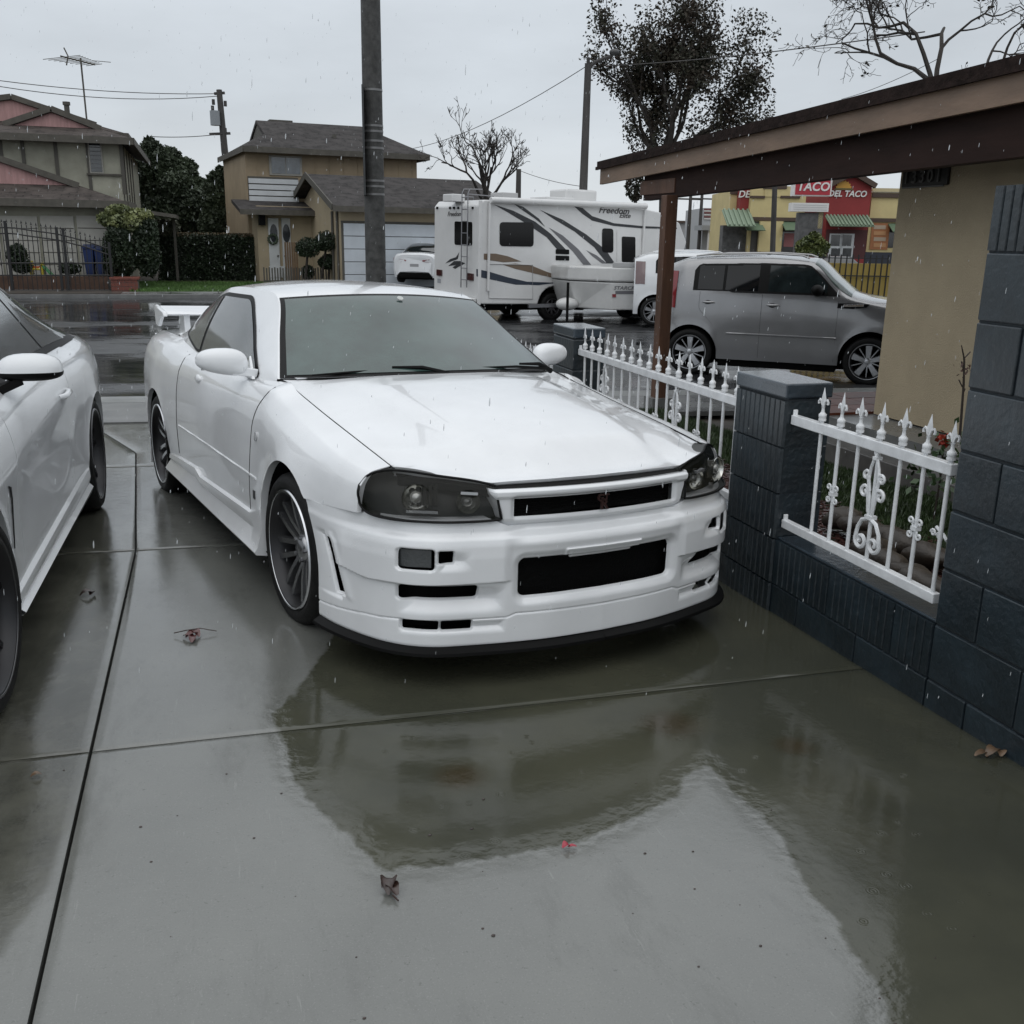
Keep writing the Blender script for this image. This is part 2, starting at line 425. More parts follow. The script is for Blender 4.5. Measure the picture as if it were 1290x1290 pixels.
def patch(P, off=.003, n=None):
    """grid P (a x b x 3) pushed outwards along its own normals; outwards = away from the car's axis"""
    P = np.array(P, float); a = np.gradient(P, axis=0); b = np.gradient(P, axis=1); N = np.cross(a, b); N /= np.linalg.norm(N, axis=2)[..., None]+1e-12
    c = P.copy(); c[..., 0] = 0; c[..., 2] -= .6
    s = np.sign((N*c).sum(axis=2).mean()); return P+N*s*off
def liner(mb, u, w, r, v0, v1):
    pts = [(u+r*math.cos(a), w+r*math.sin(a)) for a in np.linspace(-.35, math.pi+.35, 24)]
    for sg in (-1, 1):
        mb.grid(np.array([[(a, sg*v, b) for v in (v0, v1)] for a, b in pts]))
        mb.add([(a, sg*v0, b) for a, b in pts], [tuple(range(len(pts)))])

# ------------------------------------------------------------------ the white coupe in the middle
def build_coupe():
    fr = Frame((1.1343, 4.0051, 0), R(-77.52), (.0222, -.0233))
    car = empty('sports_coupe', 'white two door sports coupe with rear wing and smoked headlights, parked on the wet driveway', 'car', M=fr.mat())
    FA, RA, CW = -.125, -2.81, .295
    arcs = [(-.09, .30, .368), (RA, .285, .362)]
    st = [
     (.60,  [(.80,.10),(.80,.34),(.80,.50),(.80,.62),(.785,.69),(.755,.727),(.69,.743)]),
     (.30,  [(.86,.10),(.865,.34),(.868,.5),(.862,.62),(.845,.705),(.80,.765),(.70,.788)]),
     (-.12, [(.875,.10),(.880,.34),(.888,.52),(.880,.68),(.853,.765),(.795,.822),(.706,.846)]),
     (-.40, [(.87,.10),(.875,.34),(.877,.505),(.868,.68),(.842,.79),(.788,.86),(.710,.888)]),
     (-.66, [(.865,.10),(.870,.34),(.870,.505),(.855,.69),(.832,.82),(.79,.895),(.716,.925)]),
     (-.95, [(.862,.10),(.868,.34),(.870,.505),(.857,.69),(.835,.81),(.797,.88),(.748,.900)]),
     (-1.6, [(.862,.10),(.868,.34),(.872,.505),(.862,.69),(.842,.81),(.803,.885),(.748,.905)]),
     (-2.2, [(.862,.10),(.870,.34),(.876,.505),(.868,.69),(.848,.81),(.806,.89),(.745,.918)]),
     (-2.55,[(.872,.10),(.880,.34),(.888,.505),(.882,.69),(.858,.82),(.808,.905),(.735,.945)]),
     (-2.85,[(.875,.10),(.885,.34),(.890,.505),(.884,.69),(.858,.83),(.80,.920),(.705,.962)]),
     (-3.3, [(.845,.10),(.855,.34),(.862,.505),(.858,.69),(.835,.83),(.785,.920),(.692,.962)]),
     (-3.58,[(.79,.10),(.81,.34),(.822,.505),(.82,.69),(.80,.83),(.755,.912),(.68,.955)]),
     (-3.72,[(.70,.14),(.72,.34),(.735,.505),(.735,.69),(.72,.83),(.69,.90),(.64,.94)])]
    net = Net(st, tens=.62)
    seam = lambda u: .572+(u-.14)*.06 if u > .14 else -9
    warp = lambda u, w: .13*sstep(.72, .95, w)*np.exp(-((u+.68)/.16)**2)
    mb, _ = side_panel(net, -.675, .535, arcs[:1], .20, t0w=seam, warp=warp, rows=34); both(mb, 'front_fender', WHITE, car)
    mb, _ = side_panel(net, -2.235, -.679, [], .30, warp=warp, rows=34); both(mb, 'door', WHITE, car)
    mb, _ = side_panel(net, -3.72, -2.239, arcs[1:], .20, rows=34); both(mb, 'rear_quarter', WHITE, car)
    for sg in (-1, 1):
        for ug in (-.677, -2.237):
            q = MB(); q.tube([(u2, sg*(P_[1]-.0005), P_[2]) for P_ in [net.pt(ug, w_) for w_ in np.linspace(.33, .905, 26)] for u2 in [ug+(float(warp(ug, P_[2])) if ug > -1 else 0)]], .0030, 5, cap=False); q.build('door_gap', SEAL, car)
    # side skirt with its step
    S = [(-2.44,.300,.20),(-2.2,.318,.197),(-1.75,.340,.194),(-1.64,.312,.193),(-1.2,.326,.19),(-.62,.345,.188),(-.50,.385,.187),(-.455,.40,.187)]
    G = []
    for u in np.linspace(-2.44, -.455, 70):
        a = [q[0] for q in S]; tp = np.interp(u, a, [q[1] for q in S]); bt = np.interp(u, a, [q[2] for q in S])
        G.append([(u, -.866, tp), (u, -.888, tp-.006), (u, -.892, tp-.03), (u, -.884, (tp+bt)/2+.01), (u, -.905, bt+.03), (u, -.918, bt+.012), (u, -.912, bt), (u, -.85, bt-.01)])
    G = np.array(G); q = MB(); q.grid(G); flange(q, G[-1], (0, .05, 0)); flange(q, G[0], (0, .05, 0)); both(q, 'side_skirt', WHITE, car, smooth=28)
    # ------------- greenhouse
    edge = [(-.685,.725,.926),(-.95,.640,1.083),(-1.256,.545,1.262),(-1.55,.552,1.297),(-2.0,.556,1.296),(-2.3,.553,1.262),(-2.65,.55,1.165),(-3.02,.575,.985)]
    bow =  [(.27,.030),(.20,.030),(.12,.030),(.05,.040),(-.02,.048),(-.08,.050),(-.13,.04),(-.15,.02)]
    def top(s, q):
        """s 0..7 along the roof edge, q 0 edge .. 1 centre; right side"""
        E = catmull(edge, s); B = catmull(bow, s); o = []
        for i in range(len(E)):
            k = 1-(1-np.asarray(q))**2
            o.append(np.column_stack([E[i, 0]+B[i, 0]*k, -E[i, 1]*(1-np.asarray(q)), E[i, 2]+B[i, 1]*k]))
        return np.array(o)
    S_ = np.linspace(0, 7, 90); Q = np.linspace(0, 1, 24)
    def full(G):
        m = np.array(G)[:, ::-1].copy(); m[..., 1] *= -1; return np.concatenate([np.array(G), m[:, 1:]], axis=1)
    q = MB(); q.grid(full(top(S_, Q))); q.build('roof', WHITE, car, smooth=60)
    ws = full(top(np.linspace(.0, 1.98, 30), np.linspace(.012, 1, 30))); q = MB(); q.grid(patch(ws, .0035)); q.build('windshield_seal', SEAL, car, smooth=60)
    ws = full(top(np.linspace(.06, 1.90, 30), np.linspace(.05, 1, 30))); q = MB(); q.grid(patch(ws, .006)); q.build('windshield', FOG_GLASS, car, smooth=60)
    ws = full(top(np.linspace(4.95, 6.75, 24), np.linspace(.08, 1, 20))); q = MB(); q.grid(patch(ws, .004)); q.build('rear_window', GLASS, car, smooth=60)
    # side glass wall
    def gv(w): return .748-(w-.90)*.50-.10*(w-.90)**2
    eu = [e_[0] for e_ in edge][::-1]; ew = [e_[2] for e_ in edge][::-1]; ev = [e_[1] for e_ in edge][::-1]
    cs = catmull(edge, np.linspace(0, 7, 300)); 
    up = lambda u: np.interp(-u, -cs[:, 0], cs[:, 2]); upv = lambda u: np.interp(-u, -cs[:, 0], cs[:, 1])
    lou = [-.62, -.95, -1.6, -2.2, -2.55, -2.85, -3.02]; low = [.92, .897, .902, .914, .941, .957, .975]; lov = [.722, .75, .75, .747, .737, .707, .66]
    lo = lambda u: np.interp(-u, [-a for a in lou], low); lv = lambda u: np.interp(-u, [-a for a in lou], lov)
    def sidegrid(u0, u1, f0, f1, n=50, m=14):
        G = []
        for u in np.linspace(u0, u1, n):
            a, b = f0(u), f1(u); c = []
            for t in np.linspace(0, 1, m):
                w = a+(b-a)*t; k = (w-lo(u))/max(1e-4, up(u)-lo(u)); c.append((u, -(lv(u)*(1-k)+upv(u)*k+.022*math.sin(math.pi*min(max(k, 0), 1))*min(1, (up(u)-lo(u))/.3)), w))
            G.append(c)
        return np.array(G)
    q = MB(); q.grid(sidegrid(-.69, -3.015, lambda u: lo(u)-.004, up, 110)); both(q, 'pillar_panel', WHITE, car, 50)
    # DLO: top line follows the roof edge; front cut by the mirror sail
    dlt = lambda u: min(up(u)-.028-.012*max(0, -u-2.0), 1.262)
    dfront = lambda u: np.interp(-u, [.90, 1.50], [.91, 1.235])
    def seal_top(u):
        a, b = dlt(u), (dfront(u) if u > -1.5 else 1.235+(-u-1.5)*.6); k = .05; h = max(0, k-abs(a-b))/k; return min(a, b)-h*h*k*.25
    def rear_lo(u): return lo(u)+.008 if u > -2.25 else lo(u)+.008+(-(u)-2.25)*.10
    q = MB(); q.grid(patch(sidegrid(-.93, -2.70, rear_lo, lambda u: max(seal_top(u), rear_lo(u)+.001), 120), .003)); both(q, 'window_seal', SEAL, car, 60)
    q = MB(); q.grid(patch(sidegrid(-1.0, -2.10, lambda u: lo(u)+.022, lambda u: max(seal_top(u)-.022, lo(u)+.0225), 80), .006)); both(q, 'door_window', SIDE_GLASS, car, 60)
    q = MB(); q.grid(patch(sidegrid(-2.15, -2.62, lambda u: rear_lo(u)+.016, lambda u: max(seal_top(u)-.02, rear_lo(u)+.017), 40), .006)); both(q, 'quarter_window', SIDE_GLASS, car, 60)
    # ------------- hood
    hu = [.555, .30, -.12, -.40, -.655]
    sec = np.array([net.sec(u)[-1] for u in hu])
    def hood_pt(r, s):
        """r 0 centre..1 shut line, s 0 cowl..1 front"""
        v_ = r*.70
        uf = np.interp(v_, [0, .2, .36, .42, .55, .64, .693], [.797, .790, .774, .765, .716, .650, .572])
        uc = -.655+.235*(1-r*r)
        u = uc+(uf-uc)*s
        ue = min(u, .56); ve = np.interp(-ue, [-a for a in hu], sec[:, 0]); we = np.interp(-ue, [-a for a in hu], sec[:, 1])
        v = r*(ve-.006)
        wc = float(pchip([-.45, -.1, .3, .55, .70, .78, .81], [.962, .932, .872, .812, .762, .722, .702], [u])[0])
        wf = np.interp(v_, [0, .36, .42, .56, .693], [.716, .716, .714, .737, .744])
        w = we+(wc-we)*(1-r**2.2)
        # settle onto the front edge line
        k = sstep(.80, 1, s); w = w*(1-k)+wf*k
        b = .010*(1-sstep(.36, .46, abs(v_)+.10*(s-.5)))*sstep(0, .2, s)*(1-sstep(.86, 1, s))
        return (u, v, w+b)
    Rr = np.linspace(-1, 1, 81); Ss = np.linspace(0, 1, 60)
    G = np.array([[ (lambda p: (p[0], math.copysign(p[1], r) if r else 0, p[2]))(hood_pt(abs(r), s)) for r in Rr] for s in Ss])
    q = MB(); q.grid(G); flange(q, G[-1], (-.02, 0, -.025)); flange(q, G[:, 0], (0, .003, -.02)); flange(q, G[:, -1], (0, -.003, -.02)); flange(q, G[0], (-.01, 0, -.02))
    q.build('hood', WHITE, car, smooth=40, weld=True)
    q = MB(); q.grid(np.array([[(p[0]+dx, p[1]*1.0, p[2]+dz) for dx, dz in ((-.004, -.012), (.012, -.024), (.014, -.05))] for p in G[-1]])); q.build('hood_seal', SEAL, car, smooth=40)
    # trunk lid and tail
    T = []
    for u in np.linspace(-2.96, -3.70, 24):
        p = net.sec(max(u, -3.70))[-1]; T.append([(u, -p[0]*x+.004*np.sign(x), p[1]+.03*(1-x*x)) for x in np.linspace(1, -1, 24)])
    q = MB(); q.grid(np.array(T)); flange(q, np.array(T)[-1], (0, 0, -.05)); q.build('trunk_lid', WHITE, car, smooth=40, weld=True)
    T = []
    for w in np.linspace(.2, .93, 14):
        ve = .73-.04*abs(w-.5); T.append([(-3.72-.11*(1-x*x)**.8+(.03 if w > .8 else 0), x*ve, w) for x in np.linspace(-1, 1, 24)])
    q = MB(); q.grid(np.array(T)); q.build('rear_bumper', WHITE, car, smooth=40)
    for sg in (-1, 1):
        for k, r_ in ((.58, .075), (.37, .062)):
            q = MB(); q.lathe([(0, .03), (r_*.6, .028), (r_, .015), (r_, -.03)], o=(-3.79+.05*(k > .5), sg*k, .74), ax=(-1, 0, 0), n=20); q.build('tail_light', REDLENS, car, smooth=40)
    # ------------- front bumper: a fine sheet wrapped round the nose
    OV = np.array([0,.2,.35,.5,.62,.70,.76,.80,.84,.865,.88,.885]); OU = np.array([.885,.875,.85,.81,.77,.715,.64,.56,.45,.35,.22,.10])
    pl = np.column_stack([OU, OV]); tt = np.linspace(0, 11, 500); C = catmull(pl, tt)
    L = np.concatenate([[0], np.cumsum(np.hypot(*np.diff(C, axis=0).T))])
    ns = 380; nw = 140
    def rbox(a, b, cx, cy, hx, hy, r):
        x = abs(a-cx)-hx+r; y = abs(b-cy)-hy+r
        return np.hypot(np.maximum(x, 0), np.maximum(y, 0))+np.minimum(np.maximum(x, y), 0)-r
    T_ = np.linspace(0, 1, nw)
    G = np.zeros((ns, nw, 3)); D = np.zeros((ns, nw))
    # length of the outline up to the arch at each height
    def uarch(w): return -.09+math.sqrt(max(1e-4, .368**2-(w-.30)**2)) if w > .30 else .278
    for i in range(ns):
        a0 = i/(ns-1)
        for j in range(nw):
            t = T_[j]
            lim = L[np.argmax(C[:, 0] < .2)]
            sA = a0*lim; vv = np.interp(sA, L, C[:, 1])
            wtop = np.interp(vv, [0, .36, .42, .8, .885], [.566, .566, .598, .596, .576]); wbot = np.interp(vv, [0, .33, .70, .77, .87], [.150, .150, .145, .14, .128])
            w = wbot+(wtop-wbot)*t
            Lw = np.interp(-uarch(w), -C[:, 0], L); s = a0*Lw
            u = np.interp(s, L, C[:, 0]); v = np.interp(s, L, C[:, 1]); G[i, j] = (u, v, w)
    U_, V_, W_ = G[..., 0], G[..., 1], G[..., 2]
    # outward normal in plan
    tx = np.gradient(U_, axis=0); ty = np.gradient(V_, axis=0); ln = np.hypot(tx, ty)+1e-9; nx, ny = ty/ln, -tx/ln
    f = 1-sstep(.70, .84, V_)                                        # front-facing part
    D += -(.016*sstep(.527, .552, W_)+.014*np.clip((W_-.535)/.065, 0, 1))*(1-sstep(.74, .88, V_)*.8)      # shelf under the lamps
    D += -.026*sstep(.50, .56, W_)*(1-sstep(.30, .40, V_))           # below the grille
    D += .004*np.exp(-((W_-.512)/.022)**2)*(1-sstep(.80, .88, V_))   # soft brow
    ridge_w = np.interp(V_, [0, .38, .735, .80, .84], [.377, .377, .372, .370, .385])
    D += .013*sstep(ridge_w-.004, ridge_w+.003, W_)*(1-sstep(.46, .54, W_))*sstep(.36, .40, V_)*(1-sstep(.835, .86, V_))
    HS = []
    # lower corner opening and its ramp
    rp = lambda v0, v1, w0, w1, dp, r: -dp*(1-sstep(-.05, 0, rbox(V_, W_, (v0+v1)/2, (w0+w1)/2, (v1-v0)/2, (w1-w0)/2, r)))
    D += rp(.372, .735, .255, .368, .030, .02)*sstep(.37, .46, V_)*np.clip((W_-.25)/.06, 0, 1)
    HS.append(rbox(V_, W_, .606, .339, .124, .025, .010))
    D += rp(.38, .732, .184, .244, .022, .012)*np.clip((W_-.18)/.03, 0, 1)
    HS.append(np.minimum(rbox(V_, W_, .553, .2215, .052, .0165, .006), rbox(V_, W_, .667, .2215, .054, .0165, .006)))
    # fog lamp pocket and small duct
    HS.append(rbox(V_, W_, .676, .462, .050, .036, .012))
    D += rp(.490, .618, .418, .498, .020, .012)*sstep(.49, .57, V_)
    HS.append(rbox(V_, W_, .590, .471, .024, .021, .005))
    # middle opening
    dm = rbox(V_, W_, 0, .3785, .335, .0685, .022)
    D += -.022*(1-sstep(-.01, .035, dm))*sstep(.255, .30, W_)
    HS.append(np.maximum(dm, -(rbox(V_, W_, 0, .452, .135, .018, .006))))
    D += .007*(1-sstep(-.004, .002, rbox(V_, W_, 0, .464, .165, .0155, .004)))
    # side vent
    su = np.interp(W_, [.26, .28, .40, .465, .48], [.440, .432, .385, .350, .33])
    HS.append(np.where(V_ > .8, np.maximum(np.maximum(abs(U_-su+.006)*.9-.026, .272-W_), W_-.466), 9))
    wedge = np.clip((U_-.225)/(su-.02-.225), 0, 1)*(U_ < su+.004)*sstep(.246, .262, W_)*(1-sstep(.47, .50, W_))*(V_ > .8)
    D += -.012*wedge*wedge
    D += .004*np.exp(-((U_-su-.05)/.018)**2)*sstep(.25, .28, W_)*(1-sstep(.47, .50, W_))*(V_ > .78)
    Hs = np.minimum.reduce(HS); near0 = abs(Hs) < .0023; H = -.013*(1-sstep(-.001, .006, np.where(near0, 0, Hs)))
    # seam of the lower lip
    sw = np.interp(V_, [0, .35, .38, .73, .80, .86, .885], [.253, .255, .243, .240, .230, .212, .198]); D += -.004*np.exp(-((W_-sw)/.0028)**2)
    D += .014*(1-sstep(sw-.012, sw, W_))*(1-sstep(.2, .26, W_))*0
    D += -.03*(1-sstep(.128, .155, W_))*.4
    # pull the vertices next to an opening onto its outline, so its rim is clean
    gw = np.gradient(Hs, axis=1)/np.maximum(1e-5, np.gradient(W_, axis=1)); ds_ = np.hypot(tx, ty)+1e-9; gs = np.gradient(Hs, axis=0)/ds_
    gn = gw**2+gs**2+1e-6; near = (abs(Hs) < .0023) & (gn > .3)
    mv = np.where(near, -Hs/gn, 0); G = G.copy(); G[..., 2] += mv*gw; G[..., 0] += mv*gs*tx/ds_; G[..., 1] += mv*gs*ty/ds_
    GG = G.copy(); GG[..., 0] += nx*(D+H); GG[..., 1] += ny*(D+H)
    cut = (Hs < 0) | near; hc = (Hs[:-1, :-1]+Hs[1:, :-1]+Hs[:-1, 1:]+Hs[1:, 1:])/4 < 0
    def shell(sg):
        q = []; 
        for i in range(ns-1):
            for j in range(nw-1):
                if hc[i, j] and cut[i, j] and cut[i+1, j] and cut[i, j+1] and cut[i+1, j+1]: continue
                k = i*nw+j; q.append((k, k+1, k+nw+1, k+nw))
        V = GG.reshape(-1, 3).copy(); V[:, 1] *= sg; return V, (q if sg > 0 else [f_[::-1] for f_ in q])
    q = MB()
    for sg in (-1, 1): q.add(*shell(sg))
    for sg in (-1, 1):
        flange(q, mir(GG[:, -1], sg), (-.05, 0, 0)); flange(q, mir(GG[-1], sg), (0, -.03*sg, 0)); flange(q, mir(GG[:, 0], sg), (-.08, -.03*sg, 0))
    q.build('front_bumper', WHITE, car, smooth=45, weld=True)
    q = MB(); q.box((.60, -.40, .27), (.765, .40, .55)); q.build('radiator_grille', MESHM, car)
    for sg in (-1, 1):
        q = MB(); q.add([(.72, sg*.44, .2), (.735, sg*.44, .5), (.70, sg*.62, .5), (.69, sg*.62, .2), (.60, sg*.74, .2), (.60, sg*.74, .5), (.25, sg*.80, .2), (.25, sg*.80, .5)],
                         [(0, 1, 2, 3), (3, 2, 5, 4), (4, 5, 7, 6)]); q.build('duct', DARK, car)
        # fog lamp
        fv = np.linspace(.631, .721, 8); P = []
        for v in fv:
            u = np.interp(v, OV, OU)-.012; P.append([(u, sg*v, w) for w in np.linspace(.431, .493, 6)])
        q = MB(); q.grid(np.array(P)); q.build('fog_light', mat('fog_lamp_glass', (.045, .05, .052), .12, coat=1, bump=.4, bscale=60), car, smooth=60)
        # headlamp: housing, projectors, chrome bars, smoked lens
        Bt = [(.822,.400,.596),(.806,.47,.592),(.765,.60,.592),(.680,.725,.594),(.590,.786,.600),(.548,.806,.622),(.538,.812,.655)]
        Tp = [(.778,.400,.704),(.745,.47,.722),(.692,.58,.738),(.612,.665,.746),(.563,.722,.744),(.535,.772,.726),(.522,.802,.690)]
        ss = np.linspace(0, 6, 46); b_ = catmull(Bt, ss); t_ = catmull(Tp, ss); P = []
        for k in range(len(ss)):
            row = []
            for t in np.linspace(0, 1, 14):
                p = b_[k]*(1-t)+t_[k]*t; bl = .014*math.sin(math.pi*t); row.append((p[0]+bl*.8, sg*(p[1]+bl*.5), p[2]))
            P.append(row)
        P = np.array(P)
        q = MB(); q.grid(P); q.build('headlight_lens', LENS, car, smooth=60)
        h = MB(); I = P.copy(); I[..., 0] -= .05; I[..., 1] -= sg*.025
        h.grid(I)
        for ed, ed2 in ((P[:, 0], I[:, 0]), (P[:, -1], I[:, -1]), (P[0], I[0]), (P[-1], I[-1])): h.grid(np.stack([ed, ed2]))
        ho = h.build('headlight', mat('lamp_housing', (.014, .015, .012), .4), car, smooth=30)
        e1 = MB(); bd = np.concatenate([P[:, 0], P[-1, 1:], P[::-1, -1][1:], P[0, ::-1][1:]]); e1.tube(np.vstack([bd, bd[:1]]), .0045, 6); e1.build('lamp_seal', SEAL, ho)
        for (pu, pv, pw, rad) in ((.70, .665, .668, .042), (.765, .50, .654, .036)):
            ax = (.93, sg*.36, 0) if pv > .6 else (.98, sg*.2, 0)
            c = MB(); c.lathe([(rad*1.2, .0), (rad*1.12, -.012), (rad*.95, -.018), (rad*.5, -.03), (0, -.035)], o=(pu, sg*pv, pw), ax=ax, n=26); c.build('reflector', mat('lamp_reflector', (.62, .62, .58), .16, metal=1), ho, smooth=50)
            c = MB(); c.lathe([(rad*.55, -.028), (rad*.5, -.01), (rad*.3, -.001), (0, .002)], o=(pu, sg*pv, pw), ax=ax, n=20); c.build('projector_bulb', mat('lamp_bulb', (.30, .30, .28), .06, coat=1, metal=.5), ho, smooth=60)
        c = MB(); c.bar((.738, sg*.60, .622), (.675, sg*.69, .621), .016, .010); c.build('chrome_strip', CHROME, ho)
        c = MB(); c.bar((.785, sg*.475, .686), (.765, sg*.53, .690), .016, .010); c.build('chrome_strip', CHROME, ho)
        for k in range(6): c = MB(); pk_ = .60+.017*k; c.bar((np.interp(pk_, OV, OU)-.062, sg*pk_, .640), (np.interp(pk_, OV, OU)-.064, sg*pk_, .712-.003*k), .006, .012); c.build('lamp_rib', mat('lamp_rib', (.12, .12, .11), .2, metal=.6), ho)
    # grille surround
    vs = np.linspace(-1, 1, 121); wsn = np.concatenate([np.linspace(.552, .598, 18), np.linspace(.600, .659, 21), np.linspace(.661, .699, 17)]); P = np.zeros((121, 56, 3)); cutg = np.zeros((121, 56), bool)
    for i, x in enumerate(vs):
        for j, w in enumerate(wsn):
            lim = np.interp(w, [.552, .58, .62, .68, .706], [.372, .392, .402, .428, .432]); v = x/.8*.345 if abs(x) <= .8 else math.copysign(.345+(lim-.345)*(abs(x)-.8)/.2, x)
            u = .868-.055*(v/.43)**2-.010*(1-sstep(.66, .675, w))-.03*(1-sstep(.552, .595, w))*1-.012*sstep(.688, .699, w)
            d = rbox(np.array(v), np.array(w), 0, .6295, .345, .0315, .006); cutg[i, j] = abs(x) <= .8001 and .5979 < w < .6611
            u -= .012*(1-sstep(.0, .02, d))+.03*sstep(.975, 1, abs(x)); P[i, j] = (u, v, w)
    q = MB(); i0_, i1_ = 12, 108; F = [(i*56+j, i*56+j+1, (i+1)*56+j+1, (i+1)*56+j) for i in range(120) for j in range(55) if not (cutg[i, j] and cutg[i+1, j] and cutg[i, j+1] and cutg[i+1, j+1])]
    q.add(P.reshape(-1, 3), F); flange(q, P[0], (-.08, 0, 0)); flange(q, P[-1], (-.08, 0, 0)); flange(q, P[:, -1], (-.035, 0, -.006)); flange(q, P[:, 0], (-.06, 0, -.004))
    q.build('grille_surround', WHITE, car, smooth=40, weld=True)
    q = MB(); q.box((.70, -.36, .585), (.772, .36, .672)); gr = q.build('grille', MESHM, car)
    for k in range(5): b_ = MB(); b_.bar((.775, -.35, .603+k*.013), (.775, .35, .603+k*.013), .004, .003); b_.build('grille_bar', BLACK, gr)
    # emblem on the grille
    bm = mat('dark_red_badge', (.10, .055, .05), .3, metal=.6)
    Mb = fr.R
    base = facing((.852, 0, .63), (0, 1, 0), (0, 0, 1))
    bd = empty('badge', M=Matrix(), parent=car)
    text('badge_letter', 'GT', .036, bm, bd, Matrix.Translation((0, 0, .012)) @ base, .004, bold=.0012)
    text('badge_letter', 'R', .054, bm, bd, Matrix.Translation((0, .006, -.012)) @ base, .004, bold=.0015)
    # front splitter, underbody, wheel liners
    q = MB(); P = []
    for i in range(0, ns, 6):
        u, v, w = G[i, 0]; P.append((u, v, w, nx[i, 0], ny[i, 0]))
    for sg in (-1, 1):
        a = np.array([[(u+n1*.012, sg*(v+n2*.012), .138), (u+n1*.026, sg*(v+n2*.026), .130), (u+n1*.028, sg*(v+n2*.028), .119), (u-n1*.06, sg*(v-n2*.06), .116)] for u, v, w, n1, n2 in P]); q.grid(a)
        a = np.array([[(u-n1*.03, sg*(v-n2*.03), .16), (u+n1*.012, sg*(v+n2*.012), .138)] for u, v, w, n1, n2 in P]); q.grid(a)
    q.build('splitter', BLACK, car, smooth=30)
    q = MB(); q.box((-3.6, -.60, .14), (.62, .60, .46)); q.box((-3.4, -.66, .46), (.50, .66, .64)); q.box((-2.40, -.845, .15), (-.50, .845, .5)); q.box((-2.95, -.64, .64), (-.62, .64, .88)); q.box((-.6, -.62, .64), (.45, .62, .70))
    q.build('underbody', DARK, car)
    q = MB(); liner(q, -.09, .30, .365, .60, .86); liner(q, RA, .285, .36, .60, .87); tag(q.build('wheel_liner', DARK, car), kind='stuff')
    for sg in (-1, 1):
        wheel(car, (FA, sg*.750, CW), sg, .318, .235, .246, 'vee', steer=R(2), n=7)
        wheel(car, (RA, sg*.758, CW), sg, .318, .245, .250, 'vee', n=6)
    # mirrors
    for sg in (-1, 1):
        G_ = []
        for a in np.linspace(0, math.pi, 16):
            row = []
            for b in np.linspace(0, 2*math.pi, 25):
                e_ = lambda c, p: math.copysign(abs(c)**p, c)
                x = e_(math.sin(a), .75)*e_(math.cos(b), .8); z = e_(math.sin(a), .75)*e_(math.sin(b), .8); y = e_(math.cos(a), .8)
                z2 = z*(.070-.012*y*1)*(1 if z > 0 else .75); row.append((-1.0-.02*y+x*.065*(1 if x > 0 else .75), sg*(.895+y*.115), .972+z2+.01*y))
            G_.append(row)
        q = MB(); q.grid(np.array(G_)); mo = q.build('mirror', WHITE, car, smooth=60, weld=True)
        q = MB(); q.bar((-.985, sg*.74, .925), (-.985, sg*.86, .940), .075, .038); q.add([(-.93, sg*.757, .90), (-1.06, sg*.757, .90), (-1.05, sg*.742, 1.0), (-.93, sg*.775, .90), (-1.06, sg*.775, .90), (-1.05, sg*.752, 1.0)], [(0, 1, 2), (3, 4, 5), (0, 3, 4, 1), (1, 4, 5, 2), (2, 5, 3, 0)]); q.build('mirror_base', WHITE, mo, bevel=.004)
        q = MB(); q.box((-1.056, min(sg*.82, sg*.98), .935), (-1.05, max(sg*.82, sg*.98), 1.02)); q.build('mirror_glass', CHROME, mo)
    # rear wing
    q = MB(); P = []
    for v in np.linspace(-.72, .72, 30):
        P.append([(-3.20+.04*(1-(v/.72)**2), v, 1.085), (-3.24, v, 1.105), (-3.38, v, 1.112), (-3.47, v, 1.128), (-3.475, v, 1.120), (-3.38, v, 1.092), (-3.22, v, 1.075), (-3.20+.04*(1-(v/.72)**2), v, 1.085)])
    P = np.array(P); q.grid(P); wg = q.build('rear_wing', WHITE, car, smooth=40)
    for sg in (-1, 1):
        q = MB(); q.prism([(-3.17, 1.07), (-3.19, 1.10), (-3.46, 1.135), (-3.49, 1.12), (-3.46, 1.0), (-3.40, .995), (-3.30, 1.06)], 'xz', sg*.715, sg*.745); q.build('wing_end', WHITE, wg, bevel=.008, smooth=40)
        q = MB(); q.prism([(-3.22, .95), (-3.25, 1.09), (-3.40, 1.10), (-3.42, .94)], 'xz', sg*.56, sg*.60); q.build('wing_stand', WHITE, wg, bevel=.006)
    # small things
    for (du, dv, dw, L_) in ((-.44, .10, .975, .62), (-.52, -.62, .945, 0)):
        pass
    wm = BLACK
    q = MB(); q.tube([(-.475, -.02, .966), (-.50, -.22, .972), (-.53, -.42, .965), (-.585, -.60, .950)], [.009, .007, .006, .004], 6); q.tube([(-.43, .0, .955), (-.455, -.12, .985), (-.50, -.25, .985)], [.014, .01, .006], 6); q.build('wiper', wm, car, smooth=40)
    q = MB(); q.tube([(-.53, .60, .955), (-.50, .40, .972), (-.475, .20, .975)], [.009, .007, .004], 6); q.tube([(-.55, .63, .94), (-.52, .54, .98), (-.50, .42, .985)], [.014, .01, .006], 6); q.build('wiper', wm, car, smooth=40)
    q = MB(); P = np.array([[(-.655+.235*(1-r*r)-.0-k*.09, r*.72, .925+.036*(1-r*r)-.006+k*.02) for k in (-.3, 0, 1)] for r in np.linspace(-1, 1, 30)]); q.grid(P); q.build('cowl', BLACK, car)
